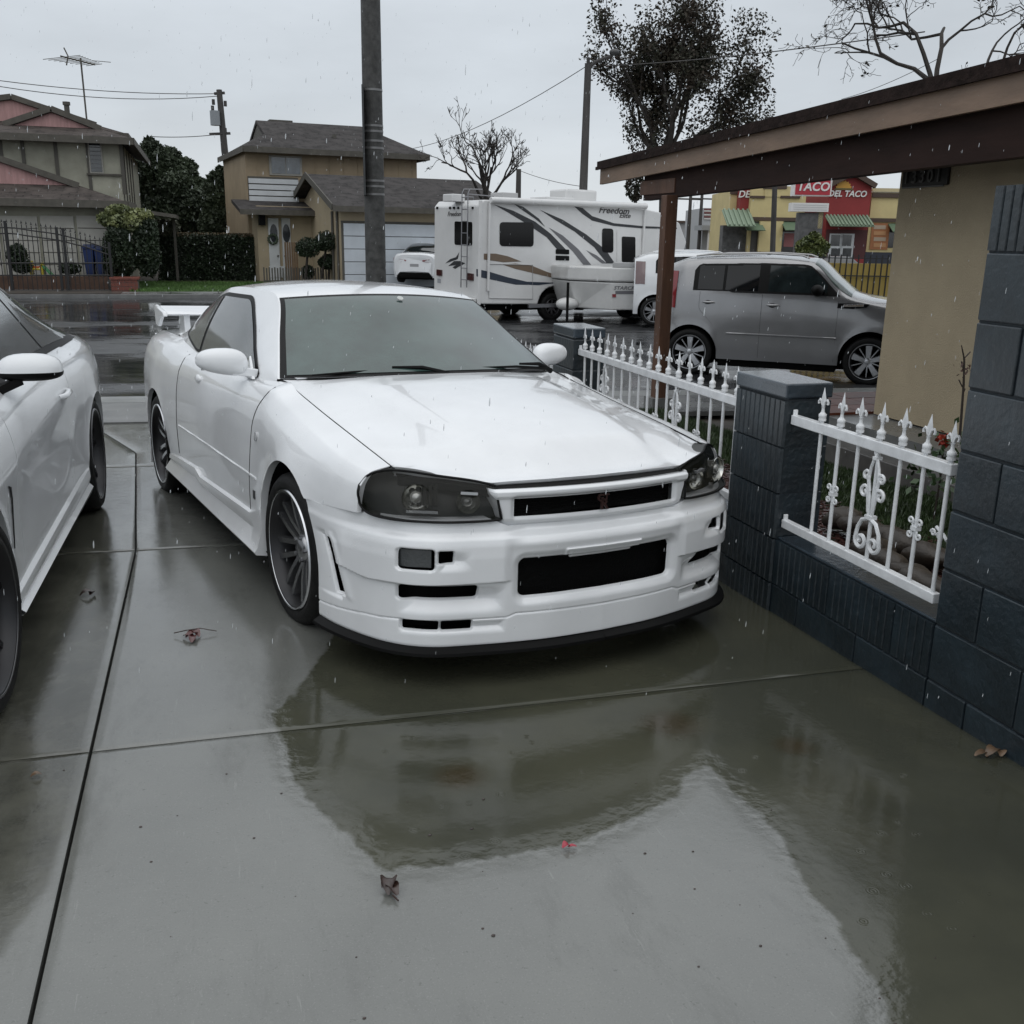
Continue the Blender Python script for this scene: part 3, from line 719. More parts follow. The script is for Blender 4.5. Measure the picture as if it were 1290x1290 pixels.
    for sg in (-1, 1):
        q = MB(); q.tube([(u, sg*(net.sec(u)[-1][0]-.003), net.sec(u)[-1][1]-.0015) for u in np.linspace(-.655, .565, 40)], .0032, 5, cap=False); q.build('hood_gap', SEAL, car)
        q = MB(); P = net.pt(-1.76, .816); q.ball((-1.76, sg*(P[1]+.002), .816), 1, 14, 8, (.060, .014, .024)); q.build('door_handle', WHITE, car, smooth=60)
        P = net.pt(-.585, .689); q = MB(); q.lathe([(.022, 0), (.02, .008), (.0, .011)], o=(-.585, sg*(P[1]-.001), .689), ax=(0, sg, .1), n=18); q.build('side_marker', CLEAR, car, smooth=60)
        P = net.pt(-.595, .427); q = MB(); q.box((-.61, sg*P[1]-.004, .408), (-.58, sg*P[1]+.004, .446)); q.build('side_badge', mat('side_badge', (.09, .09, .09), .3, metal=.8), car)
        q = MB(); P = [net.pt(u, .505) for u in np.linspace(-2.18, -.56, 20)]; q.tube([(p[0], sg*(p[1]+.001), .505) for p in P], .0055, 6); q.build('side_moulding', WHITE, car, smooth=60)
    # mud flap, sticker, washer nozzles
    q = MB(); q.box((-3.23, -.87, .10), (-3.215, -.80, .27)); q.build('mud_flap', WHITE, car, bevel=.004)
    p = top([1.78], [.97])[0][0]; q = MB(); q.lathe([(.016, 0), (.016, .003), (0, .003)], o=(p[0]+.008, p[1]+.04, p[2]+.012), ax=(.55, 0, .8), n=12); q.build('sticker', mat('sticker', (.5, .52, .5), .4), car)
    q = MB(); q.box((-.655, -.66, .931), (-.61, -.56, .937)); q.build('wiper_vent', WHITE, car)
    return car
COUPE = build_coupe()

# ================================================================== ground, street, driveway
def mixrgb(n, fac, a, b):
    m = n.nodes.new('ShaderNodeMix'); m.data_type = 'RGBA'
    for i, x in ((0, fac), (6, a), (7, b)):
        if hasattr(x, 'is_linked') or hasattr(x, 'links'): n.links.new(x, m.inputs[i])
        else: m.inputs[i].default_value = x if i == 0 else (*x, 1)
    return m.outputs[2]
def nnoise(n, src, scale, detail=5, rough=.6, vec=None):
    x = n.nodes.new('ShaderNodeTexNoise'); x.inputs['Scale'].default_value = scale; x.inputs['Detail'].default_value = detail; x.inputs['Roughness'].default_value = rough
    if vec:
        mp = n.nodes.new('ShaderNodeMapping'); mp.inputs['Scale'].default_value = vec; n.links.new(src, mp.inputs[0]); src = mp.outputs[0]
    n.links.new(src, x.inputs['Vector']); return x.outputs[0]
def nmap(n, src, a, b, c=0., d=1.):
    m = n.nodes.new('ShaderNodeMapRange'); m.interpolation_type = 'SMOOTHSTEP'
    for i, x in enumerate((a, b, c, d)): m.inputs[i+1].default_value = x
    n.links.new(src, m.inputs[0]); return m.outputs[0]
def nmath(n, op, a, b=None, c=None):
    m = n.nodes.new('ShaderNodeMath'); m.operation = op
    for i, x in enumerate((a, b, c)):
        if x is None: continue
        if isinstance(x, (int, float)): m.inputs[i].default_value = x
        else: n.links.new(x, m.inputs[i])
    return m.outputs[0]
def rings(n, src, scale=9., k=70.):
    """height of raindrop rings"""
    v = n.nodes.new('ShaderNodeTexVoronoi'); v.voronoi_dimensions = '2D'; v.inputs['Scale'].default_value = scale; n.links.new(src, v.inputs['Vector'])
    s = nmath(n, 'SINE', nmath(n, 'MULTIPLY', v.outputs['Distance'], k)); f = nmap(n, v.outputs['Distance'], .03, .26, 1, 0)
    sp = n.nodes.new('ShaderNodeSeparateColor'); n.links.new(v.outputs['Color'], sp.inputs[0]); on = nmap(n, sp.outputs[0], .72, .78)
    return nmath(n, 'MULTIPLY', nmath(n, 'MULTIPLY', s, f), on)

def wet_concrete():
    m = bpy.data.materials.new('wet_concrete'); m.use_nodes = True; n = m.node_tree; b = n.nodes['Principled BSDF']
    t = n.nodes.new('ShaderNodeTexCoord').outputs['Object']
    a = n.nodes.new('ShaderNodeAttribute'); a.attribute_name = 'wet'; sp = n.nodes.new('ShaderNodeSeparateColor'); n.links.new(a.outputs['Color'], sp.inputs[0])
    n1 = nnoise(n, t, 5.5, 8, .68, (1, .8, 1)); n2 = nnoise(n, t, 1.3, 5); n3 = nnoise(n, t, 60, 6, .7); fine = nnoise(n, t, 26, 8, .7, (1, 8, 1))
    refl_paint = nmap(n, nmath(n, 'ADD', sp.outputs[0], nmath(n, 'MULTIPLY', nmath(n, 'SUBTRACT', n1, .5), .34)), .47, .53)  # mask for the painted dark reflection; also drives roughness and ripples
    grime = nmap(n, nmath(n, 'ADD', sp.outputs[1], nmath(n, 'MULTIPLY', nmath(n, 'SUBTRACT', n1, .5), .5)), .40, .60)
    broom = nmath(n, 'MULTIPLY', nmath(n, 'SUBTRACT', fine, .5), .12)
    base = mixrgb(n, nmap(n, n2, .3, .7), (.158, .163, .146), (.214, .219, .196))
    base = mixrgb(n, nmath(n, 'ADD', .5, broom), (.115, .118, .116), base)
    stain = nmap(n, nnoise(n, t, 2.6, 8, .75, (1, .35, 1)), .50, .64); base = mixrgb(n, nmath(n, 'MULTIPLY', stain, .50), base, (.095, .097, .088))
    scr = nmap(n, nnoise(n, t, 9, 9, .8, (6, .5, 1)), .60, .68); base = mixrgb(n, nmath(n, 'MULTIPLY', scr, .30), base, (.30, .31, .29))
    speck = nmap(n, n3, .62, .70); base = mixrgb(n, nmath(n, 'MULTIPLY', speck, .55), base, (.07, .07, .062))
    grain = nnoise(n, t, 240, 2, .5); base = mixrgb(n, nmap(n, grain, .60, .74, 0, .34), base, (.085, .086, .078)); base = mixrgb(n, nmap(n, grain, .28, .40, .20, 0), base, (.30, .30, .285))
    gcol = mixrgb(n, nmap(n, n1, .3, .7), (.050, .051, .042), (.098, .098, .080)); base = mixrgb(n, grime, base, gcol)
    refl_col = mixrgb(n, nmap(n, n2, .35, .65), (.046, .048, .035), (.066, .067, .047))  # olive base colour stands in for concrete that reflects no sky
    rust = nmap(n, sp.outputs[2], .2, 1.); refl_col = mixrgb(n, rust, refl_col, (.042, .034, .018))
    base = mixrgb(n, refl_paint, base, refl_col); n.links.new(base, b.inputs['Base Color'])
    r = nmath(n, 'MULTIPLY_ADD', nmap(n, nnoise(n, t, 3.2, 7, .66, (2.6, .8, 1)), .42, .62), .13, .022); r2 = mixrgb(n, refl_paint, (.2, .2, .2), (.035, .035, .035))
    rr = n.nodes.new('ShaderNodeMix'); n.links.new(refl_paint, rr.inputs[0]); n.links.new(r, rr.inputs[2]); rr.inputs[3].default_value = .11; n.links.new(rr.outputs[0], b.inputs['Roughness'])
    b.inputs['IOR'].default_value = 1.80
    sm = n.nodes.new('ShaderNodeMix'); n.links.new(refl_paint, sm.inputs[0]); sm.inputs[2].default_value = .5; sm.inputs[3].default_value = .24; n.links.new(sm.outputs[0], b.inputs['Specular IOR Level'])
    n4 = nnoise(n, t, 22, 3, .5); rg = rings(n, t, 11, 75)
    edge = nmath(n, 'MULTIPLY', nmap(n, sp.outputs[0], .30, .5), nmap(n, sp.outputs[0], .5, .80, 1, 0))
    rip = nmath(n, 'ADD', nmath(n, 'MULTIPLY', rg, nmath(n, 'MULTIPLY_ADD', refl_paint, .16, .03)), nmath(n, 'MULTIPLY', n4, nmath(n, 'MULTIPLY_ADD', edge, 1.9, .55)))
    h = nmath(n, 'ADD', rip, nmath(n, 'MULTIPLY', nmath(n, 'ADD', fine, n3), nmath(n, 'MULTIPLY_ADD', refl_paint, -.16, .22)))
    bb = n.nodes.new('ShaderNodeBump'); bb.inputs['Strength'].default_value = .30; bb.inputs['Distance'].default_value = .004
    n.links.new(h, bb.inputs['Height']); n.links.new(bb.outputs[0], b.inputs['Normal'])
    return m
def wet_asphalt(name, c0, c1, r0, r1, vec=(1, 1, 1)):
    m = bpy.data.materials.new(name); m.use_nodes = True; n = m.node_tree; b = n.nodes['Principled BSDF']
    t = n.nodes.new('ShaderNodeTexCoord').outputs['Object']
    a = nnoise(n, t, .35, 6, .62, vec); c = nnoise(n, t, 2.2, 6, .65, vec); f = nnoise(n, t, 90, 3)
    n.links.new(mixrgb(n, nmap(n, c, .3, .7), c0, c1), b.inputs['Base Color'])
    n.links.new(nmath(n, 'ADD', nmap(n, a, .40, .60, r0, r1), nmath(n, 'MULTIPLY', nmap(n, c, .35, .65), .10)), b.inputs['Roughness'])
    b.inputs['IOR'].default_value = 1.58
    h = nmath(n, 'ADD', nmath(n, 'MULTIPLY', f, nmap(n, a, .38, .6, .05, .8)), nmath(n, 'MULTIPLY', nnoise(n, t, 5, 3), .6))
    bb = n.nodes.new('ShaderNodeBump'); bb.inputs['Strength'].default_value = .35; bb.inputs['Distance'].default_value = .006
    n.links.new(h, bb.inputs['Height']); n.links.new(bb.outputs[0], b.inputs['Normal']); return m

CONC = wet_concrete()
ASPH = wet_asphalt('wet_asphalt', (.022, .023, .025), (.045, .046, .048), .05, .30, (.62, 1.1, 1))
SIDEW = wet_asphalt('wet_sidewalk', (.11, .112, .11), (.17, .172, .168), .12, .4)
SOIL = mat('wet_soil', (.045, .036, .026), .7, var=.45, vscale=3, bump=.6, bscale=30)
def sheet(name, x0, x1, y0, y1, m, dz=0, nx=40, ny=40, zf=zg):
    q = MB(); q.grid([[(x, y, zf(x, y)+dz) for y in np.linspace(y0, y1, ny)] for x in np.linspace(x0, x1, nx)]); return structure(q.build(name, m, recalc=False, smooth=180))
xs = sorted(set([-1400, -600, -300, -120, -60]+list(np.linspace(-30, 40, 71))+[60, 90, 130, 200, 400, 800, 1400]))
ys = sorted(set([-1400, -500, -120, -40]+list(np.linspace(-10, 40, 51))+[60, 90, 140, 250, 500, 900, 1400]))
q = MB(); q.grid([[(x, y, max(-.56, min(.08, G0+GX*x+GY*y-.09))) for y in ys] for x in xs]); structure(q.build('ground', SOIL, recalc=False))
sheet('street', -120, 160, 11.35, 33.9, ASPH, -.012, 240, 90)
# outline of the area whose missing sky reflection is painted dark on the slab
REFL_PAINT = [on_ground(*p)[:2] for p in ((345, 905), (372, 985), (455, 1075), (480, 1096), (560, 1092), (640, 1080), (715, 1066), (765, 1050), (820, 1018), (850, 1000), (868, 975), (890, 962),
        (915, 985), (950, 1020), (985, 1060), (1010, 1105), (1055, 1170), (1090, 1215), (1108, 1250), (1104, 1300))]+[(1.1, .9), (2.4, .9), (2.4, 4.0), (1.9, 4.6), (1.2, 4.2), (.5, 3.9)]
REFL_PAINT = np.array(REFL_PAINT)
GRIME = np.array([on_ground(*p)[:2] for p in ((0, 1210), (30, 1150), (62, 1120), (82, 1060), (108, 975), (118, 900), (140, 800), (150, 700), (140, 640))]+[(-.9, 7.6), (-5, 7.6), (-5, 1.0)])
DRYP = np.array([on_ground(*p)[:2] for p in ((0, 1215), (60, 1120), (100, 1000), (125, 900), (110, 1000), (52, 1290))]+[(-.45, 1.2), (-1.2, .9)])
def sdist(P, poly):
    A = poly; B = np.roll(poly, -1, axis=0); d = np.full(len(P), 9.); ins = np.zeros(len(P), bool)
    for a, b in zip(A, B):
        ab = b-a; t = np.clip(((P-a)@ab)/(ab@ab+1e-12), 0, 1); d = np.minimum(d, np.hypot(*(P-a-t[:, None]*ab).T))
        c = ((a[1] > P[:, 1]) != (b[1] > P[:, 1])) & (P[:, 0] < (b[0]-a[0])*(P[:, 1]-a[1])/(b[1]-a[1]+1e-12)+a[0]); ins ^= c
    return np.where(ins, d, -d)
rust_spots = [(on_ground(580, 978)[:2], .10), (on_ground(845, 912)[:2], .13), (on_ground(1000, 940)[:2], .08)]
drive = empty('driveway', loc=(0, 0, 0)); drive['kind'] = 'structure'
def slab(x0, x1, y0, y1):
    q = MB(); st = .03 if y0 < 6 else .08
    if x1 < -1.9: st = .12
    X = np.linspace(x0, x1, max(4, int((x1-x0)/st))); Y = np.linspace(y0, y1, max(4, int((y1-y0)/st))); e = .010
    X = np.concatenate([[x0, x0+.003], X[1:-1], [x1-.003, x1]]); Y = np.concatenate([[y0, y0+.003], Y[1:-1], [y1-.003, y1]])
    sh = lambda x, y: float(np.interp(y, [5.1, 7.9, 8.9, 9.42], [0, -.16, -.47, -.60]))*math.exp(-abs(x+.41)/1.3)
    G = np.array([[(x+sh(x, y), y, zg(x, y)) for y in Y] for x in X]); 
    for sl in (np.s_[0, :], np.s_[-1, :], np.s_[:, 0], np.s_[:, -1]): G[sl][..., 2] -= .0015
    q.grid(G); nV = G.shape[0]*G.shape[1]
    for ed in (G[0], G[-1], G[:, 0], G[:, -1]): flange(q, ed, (0, 0, -.08))
    V = np.vstack(q.v); me = q.mesh('concrete_slab', CONC, recalc=False); me.polygons.foreach_set('use_smooth', [True]*len(me.polygons)); me.set_sharp_from_angle(angle=R(40))
    P = V[:, :2]; r = np.clip(.5+sdist(P, REFL_PAINT)/.35, 0, 1); g = np.clip(.5+sdist(P, GRIME)/.22, 0, 1); b = np.zeros(len(P))
    for c, s_ in rust_spots: b = np.maximum(b, np.exp(-((P-c)**2).sum(1)/s_**2*1.2))
    if x1 < 0: r *= 0
    else: g *= 0
    ca = me.color_attributes.new('wet', 'FLOAT_COLOR', 'POINT'); ca.data.foreach_set('color', np.column_stack([r, g, b, np.ones(len(P))]).ravel())  # red: reflection painted as dark colour, green: grime, blue: rust
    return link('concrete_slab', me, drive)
yj = [-1.6, 2.90, 5.12, 7.35, 9.42]
for a, b in zip(yj, yj[1:]):
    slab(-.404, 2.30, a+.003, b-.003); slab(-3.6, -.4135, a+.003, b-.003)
q = MB(); q.grid([[(x, y, zg(x, y)-.035) for y in (-1.6, 9.5)] for x in (-3.6, 2.3)]); q.build('joint_filler', mat('joint_dirt', (.012, .012, .010), .6, bump=.6, bscale=60), drive)
# sidewalk and apron across the driveway
sw = empty('sidewalk'); sw['kind'] = 'structure'
for x in np.arange(-14, 30, 1.5):
    q = MB(); G = np.array([[(a, b, zg(a, b)+(.0 if b < 11 else -.0)) for b in np.linspace(9.44, 10.75, 5)] for a in np.linspace(x, x+1.485, 5)]); q.grid(G)
    for ed in (G[0], G[-1], G[:, 0], G[:, -1]): flange(q, ed, (0, 0, -.05))
    q.build('concrete_slab', SIDEW, sw, recalc=False)
q = MB(); q.grid([[(x, 10.76, zg(x, 10.76)), (x, 11.20, zg(x, 11.2)-.02), (x, 11.34, zg(x, 11.34)-.01)] for x in np.linspace(-14, 30, 40)]); structure(q.build('gutter', mat('gutter_concrete', (.20, .205, .20), .35, var=.25, vscale=3), recalc=False))
# far side: curb, walk, yards
FZ = -.36
q = MB(); q.box((-120, 33.9, -.55), (160, 34.05, -.40)); structure(q.build('curb', SIDEW, bevel=.01))
q = MB()
for x in np.arange(-40, 60, 1.5): q.box((x, 34.06, -.5), (x+1.48, 35.3, -.39))
o = structure(q.build('far_sidewalk', SIDEW)); 
q = MB(); q.grid([[(x, y, z) for y, z in ((35.31, -.40), (60, -.34), (400, -.30))] for x in (-120, 160)]); structure(q.build('far_yard', SOIL, recalc=False))

# ------------------------------------------------------------------ block wall along the driveway
BLOCK = mat('navy_block', (.012, .020, .026), .38, var=.5, vscale=4, bump=.5, bscale=38, coat=.5, coat_rough=.22)
MORT = mat('navy_mortar', (.012, .018, .024), .6, bump=.4, bscale=60)
CAPM = mat('navy_cap', (.028, .042, .056), .22, var=.3, vscale=6, bump=.25, bscale=50, coat=.7, coat_rough=.12)
WX0, WX1 = 2.30, 2.49
CH = [-.30, -.08, .12, .32, .52, .72, .92, 1.12, 1.33, 1.54, 1.735]
_bc = {}
def block(parent, y0, y1, z0, z1, fluted=False, x0=WX0, x1=WX1, m=None):
    key = (round(y1-y0, 3), round(z1-z0, 3), fluted, round(x1-x0, 3))
    g = .0035
    if key not in _bc:
        q = MB(); L = y1-y0; hgt = z1-z0
        if fluted:
            n = max(2, int(round(L/.040))); p = [(x1-x0, g), (0.012, g)]
            for k in range(n):
                a = g+(L-2*g)*k/n; b = g+(L-2*g)*(k+1)/n; p += [(.0, a+.005), (.0, b-.006), (.013, b-.003)] if k < n-1 else [(.0, a+.005), (.0, b)]
            p += [(x1-x0, L-g)]; q.prism(p, 'xy', g, hgt-g)
        else: q.box((0, g, g), (x1-x0, L-g, hgt-g))
        _bc[key] = q.mesh('block', BLOCK)
    o = link('block', _bc[key], parent); o.location = (x0+rng.uniform(-.0012, .0012), y0, z0)
    if not fluted:
        bv = o.modifiers.new('bevel', 'BEVEL'); bv.width = .005; bv.segments = 2
    return o
def core(parent, y0, y1, z0, z1, x0=WX0, x1=WX1):
    q = MB(); q.box((x0+.007, y0+.005, z0), (x1-.007, y1-.005, z1-.004)); q.build('mortar', MORT, parent)
tall = empty('tall_block_wall', 'tall navy painted block wall at the right edge beside the driveway', 'wall')
core(tall, -1.4, 2.57, -.3, 1.735)
for k in range(len(CH)-1):
    y = 2.57; first = True; half = (k % 2 == 1)
    while y > -1.2:
        L = .19 if (first and half) else (.39 if first else .40); y0 = y-L
        block(tall, y0, y, CH[k], CH[k+1], fluted=(k == len(CH)-2)); y = y0; first = False
low = empty('low_block_wall', 'low navy fluted block wall carrying the white fence panels', 'wall')
for (a, b) in ((2.57, 3.57), (3.98, 6.10), (6.50, 8.70)):
    core(low, a, b, -.3, .32)
    for k in range(3):
        y = b; first = True
        while y > a+.02:
            L = min(y-a, .20 if (first and k % 2) else .40); block(low, y-L, y, CH[k], CH[k+1], fluted=(k == 2)); y -= L; first = False
    q = MB(); q.box((WX0+.01, a+.002, .3185), (WX1-.002, b-.002, .330)); q.build('ledge', CAPM, low, bevel=.004)
def pillar(y0, y1, label, fl=True):
    p = empty('block_pillar', label, 'pillar', group='block pillars along the driveway fence')
    core(p, y0, y1, -.3, .93, WX0-.004, WX1+.012)
    for k in range(6): block(p, y0, y1, CH[k], min(CH[k+1], .925), fluted=fl, x0=WX0-.010, x1=WX1+.018)
    q = MB(); q.box((WX0-.014, y0-.004, .928), (WX1+.022, y1+.004, .992)); q.build('cap', CAPM, p, bevel=.008)
    return p
pillar(3.57, 3.98, 'nearest fluted navy block pillar with wet cap, between two white fence panels')
pillar(6.10, 6.50, 'smaller looking plain navy block pillar just beyond the coupe windshield', fl=False)

# ------------------------------------------------------------------ white ornamental fence
IRON = mat('white_iron', (.74, .755, .77), .32, var=.12, vscale=14, coat=.5, bump=.15, bscale=120)
def spiral(c, r0, r1, a0, turns, n=16):
    return [(0, c[0]+(r0+(r1-r0)*t)*math.cos(a0+turns*2*math.pi*t), c[1]+(r0+(r1-r0)*t)*math.sin(a0+turns*2*math.pi*t)) for t in np.linspace(0, 1, n)]
def picket_mesh():
    q = MB(); q.tube([(0, 0, 0), (0, 0, .455)], .0078, 8); return q.mesh('picket', IRON, smooth=50)
def finial_mesh():
    q = MB()
    q.lathe([(.008, 0), (.008, .012), (.015, .013), (.016, .020), (.0135, .026), (.016, .030), (.016, .040), (.012, .043), (.007, .050), (.006, .066), (.0085, .070)], n=12)
    V = []  # flat spear leaf
    for z, w, d in ((.066, .005, .005), (.082, .010, .006), (.100, .014, .007), (.118, .0085, .006), (.146, .0008, .001)):
        V += [(0, -w, z), (d, 0, z), (0, w, z), (-d, 0, z)]
    q.add(V, [(i*4+k, i*4+(k+1) % 4, (i+1)*4+(k+1) % 4, (i+1)*4+k) for i in range(4) for k in range(4)]+[(3, 2, 1, 0), (16, 17, 18, 19)])
    for s in (-1, 1): q.tube([(0, s*.003, .074), (0, s*.010, .092), (0, s*.020, .098), (0, s*.0265, .090), (0, s*.024, .080)], [.005, .0055, .005, .0045, .0055], 6)
    return q.mesh('finial', IRON, smooth=60)
def butterfly_mesh():
    q = MB()
    for sy in (-1, 1):
        for sz in (-1, 1):
            q.tube([(-.004, sy*.006, sz*.002), (-.006, sy*.014, sz*.014)]+[(-.006, sy*p[1], sz*p[2]) for p in spiral((.024, .024), .014, .004, math.pi*1.1, -1.05, 12)], .0042, 6)
    q.box((-.013, -.014, -.007), (.011, .014, .007)); return q.mesh('scroll', IRON, smooth=50)
def crest_mesh():
    q = MB()
    for sy in (-1, 1):
        q.tube([(-.008, sy*.008, .17), (-.008, sy*.014, .25), (-.008, sy*.030, .31), (-.008, sy*.022, .36), (-.008, sy*.008, .395)], .0062, 6)
        q.tube([(-.008, sy*.012, .19), (-.008, sy*.024, .26)]+[(-.008, sy*p[1], p[2]) for p in spiral((.046, .262), .026, .008, math.pi*.85, -1.1, 14)], .0068, 6)
        q.tube([(-.008, sy*.016, .27), (-.008, sy*.028, .315)]+[(-.008, sy*p[1], p[2]) for p in spiral((.044, .325), .020, .006, math.pi*.85, -1.05, 12)], .006, 6)
        q.tube([(-.008, sy*.010, .165), (-.008, sy*.040, .155), (-.008, sy*.062, .12)]+[(-.008, sy*p[1], p[2]) for p in spiral((.038, .075), .034, .008, -.1, -1.15, 18)], .0078, 6)
    q.box((-.018, -.018, .165), (.012, .018, .180)); q.box((-.016, -.012, .392), (.010, .012, .404))
    q.tube([(-.008, 0, .40), (-.008, -.014, .43)], .005, 6); q.tube([(-.008, 0, .40), (-.008, .014, .43)], .005, 6); q.tube([(-.008, 0, .40), (-.008, 0, .435)], .006, 6)
    return q.mesh('crest', IRON, smooth=50)
PK, FN, BF, CRST = picket_mesh(), finial_mesh(), butterfly_mesh(), crest_mesh()
def fence_panel(y0, y1, label, pitch=.1225, first=.20, FX=2.335, crest_at=3, dz=0):
    f = empty('iron_fence', label, 'fence', loc=(FX, y0, dz), group='white iron fence panels on the low wall')
    L = y1-y0
    for z0, z1 in ((.372, .408), (.822, .862)):
        q = MB(); q.box((-.016, .012, z0), (.016, L-.002, z1)); q.build('rail', IRON, f, bevel=.003)
        q = MB(); q.box((-.010, L-.012, z1-.002), (.010, L-.002, z1+.022)); q.build('bracket', IRON, f, bevel=.003)
    y = L-first; k = 0
    while y > .01:
        o = link('picket', PK, f); o.location = (0, y, .39)
        o = link('finial', FN, f); o.location = (0, y, .858); o.rotation_euler = (rng.uniform(-.03, .03), rng.uniform(-.03, .03), rng.uniform(-.15, .15))
        m = (k-crest_at) % 8
        if m == 0: o = link('crest', CRST, f); o.location = (0, y, .40)
        elif m in (2, 6): o = link('scroll', BF, f); o.location = (0, y, .60)
        y -= pitch; k += 1
    return f
fence_panel(2.60, 3.57, 'short white iron fence panel between the fluted pillar and the tall block wall')
fence_panel(3.985, 6.095, 'long white iron fence panel behind the front of the coupe', first=.09)
fence_panel(6.505, 8.695, 'farthest white iron fence panel seen past the coupe windshield', first=.09, dz=-.21)
q = MB(); q.tube([(2.37, 2.70, .62), (2.37, 2.66, .60), (2.36, 2.63, .59)], .006, 6)
for c in ((.0, .0), (.03, -.005)): q.tube([(2.36+p[0], 2.70-c[0]+p[1]*.6, .60+c[1]+p[2]*.6) for p in spiral((0, 0), .022, .006, 0, 1.2, 14)], .004, 6)
tag(q.build('fence_hook', IRON), 'small loose white scroll hook hanging by the tall wall end of the fence', 'hook')

# ------------------------------------------------------------------ the neighbour's yard behind the fence
GRASS = mat('grass_blade', (.026, .046, .013), .5, var=.5, vscale=6)
LAWN = mat('lawn_soil', (.022, .030, .012), .7, var=.4, vscale=8, bump=.8, bscale=60)
YZ = lambda x, y: min(.07, zg(x, y)+.05)
sheet('lawn', 2.50, 4.45, 1.5, 9.4, LAWN, 0, 20, 40, YZ)
def blades(name, region, nb, h, m, label, zf, seed=1, w=.006):
    r = np.random.default_rng(seed); V = []; F = []
    P = region(r, nb)
    a = r.uniform(0, 2*math.pi, nb); hh = h*r.uniform(.5, 1.2, nb); lx = r.normal(0, .35, nb)*hh; ly = r.normal(0, .35, nb)*hh
    z = np.array([zf(x, y) for x, y in P])
    dx = np.cos(a)*w; dy = np.sin(a)*w
    V = np.stack([np.column_stack([P[:, 0]-dx, P[:, 1]-dy, z]), np.column_stack([P[:, 0]+dx, P[:, 1]+dy, z]), np.column_stack([P[:, 0]+lx, P[:, 1]+ly, z+hh])], 1).reshape(-1, 3)
    me = bpy.data.meshes.new(name); me.vertices.add(len(V)); me.vertices.foreach_set('co', V.ravel()); me.loops.add(len(V)); me.loops.foreach_set('vertex_index', np.arange(len(V)))
    me.polygons.add(nb); me.polygons.foreach_set('loop_start', np.arange(0, len(V), 3)); me.update(calc_edges=True); me.materials.append(m)
    return tag(link(name, me), label, 'grass', kind='stuff')
blades('grass', lambda r, n: np.column_stack([r.uniform(3.62, 4.45, n), r.uniform(2.0, 9.2, n)]), 42000, .045, GRASS, 'wet green lawn behind the white fence', YZ, w=.005)
BARK = mat('bark_mulch', (.050, .018, .014), .45, var=.5, vscale=12, coat=.4)
r_ = np.random.default_rng(5); q = MB()
for _ in range(6500):
    x = r_.uniform(2.85, 3.66+.05*math.sin(len(q.v)*.01)); y = 1.9+6.5*r_.random()**1.6
    a, b = r_.uniform(0, 3.14), r_.uniform(-.4, .4); L = r_.uniform(.012, .035); z = YZ(x, y)+r_.uniform(0, .022)
    q.bar((x-L*math.cos(a), y-L*math.sin(a), z-L*b*.5), (x+L*math.cos(a), y+L*math.sin(a), z+L*b*.5), r_.uniform(.008, .02), .006)
tag(q.build('mulch', BARK), 'dark red bark mulch strip along the inside of the fence', 'mulch', kind='stuff')
STONE = mat('edging_stone', (.036, .028, .021), .5, var=.4, vscale=9, bump=.9, bscale=22)
for k in range(9):
    _p = [(1178, 742), (1150, 726), (1122, 708), (1098, 694), (1168, 700), (1138, 684), (1110, 672), (1085, 664), (1062, 655)][k]; _d = ray(*_p); _t = (.10-CAM_H)/_d[2]; c = tuple(EYE+_t*_d)
    q = MB(); q.ball((0, 0, 0), 1, 12, 8, (.085, .12+rng.uniform(-.03, .04), .06)); V = q.v[0]
    for i, p in enumerate(V): V[i] = p*(1+.55*mnoise.noise(Vector(p*11)+Vector((k*3, 0, 0))))
    o = q.build('edging_stone', STONE, smooth=60); o.location = c; o.rotation_euler = (rng.uniform(-.3, .3), rng.uniform(-.3, .3), rng.uniform(-.4, .4))
    tag(o, 'brown edging stone behind the short fence panel, %s' % ['nearest the tall wall', 'second from the wall', 'third from the wall', 'fourth from the wall', 'the middle one', 'fourth from the pillar', 'third from the pillar', 'second from the pillar', 'nearest the pillar'][k], 'stone', 'edging stones behind the short fence panel')

# ================================================================== house on the right: porch roof, post, stucco wall
STUCCO = mat('beige_stucco', (.37, .305, .205), .8, var=.10, vscale=2.0, bump=.5, bscale=90)
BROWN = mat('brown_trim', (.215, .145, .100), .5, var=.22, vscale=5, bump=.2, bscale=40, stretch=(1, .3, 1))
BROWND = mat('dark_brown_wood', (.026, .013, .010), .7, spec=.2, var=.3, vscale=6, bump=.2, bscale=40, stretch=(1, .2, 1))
POSTM = mat('post_wood', (.100, .048, .028), .5, var=.3, vscale=8, bump=.3, bscale=60, stretch=(1, 1, .2))
SHING = mat('dark_shingle_edge', (.024, .016, .014), .8, spec=.1, var=.4, vscale=16, bump=.6, bscale=50)
hs = empty('stucco_house', 'beige stucco house with brown porch roof on a wooden post, right of the driveway', 'house', loc=(4.4, 0, 0))
EX = 4.40
def ez(y): return 2.38+(11.05-y)*.0285      # top of the fascia along the eave
ya, yb = -.5, 11.05
def rise(x): return .20*max(0, x-EX-.04)
def ybar(q, x0, x1, y0, y1, a0, a1):        # a board running along y whose height follows the eave; a0,a1 offsets from ez
    q.add([(x, y, ez(y)+a+rise(x)) for y in (y0, y1) for x, a in ((x0, a0), (x1, a0), (x1, a1), (x0, a1))],
          [(0, 1, 2, 3), (7, 6, 5, 4), (0, 4, 5, 1), (1, 5, 6, 2), (2, 6, 7, 3), (3, 7, 4, 0)]); return q
q = MB(); ybar(q, EX-.03, 9.5, ya, yb+.03, -.055, .012); rf = q.build('roof', SHING, hs, world=True)
q = MB(); ybar(q, EX-.045, EX-.02, ya, yb+.04, -.078, -.045); q.build('drip_edge', SHING, rf, world=True)
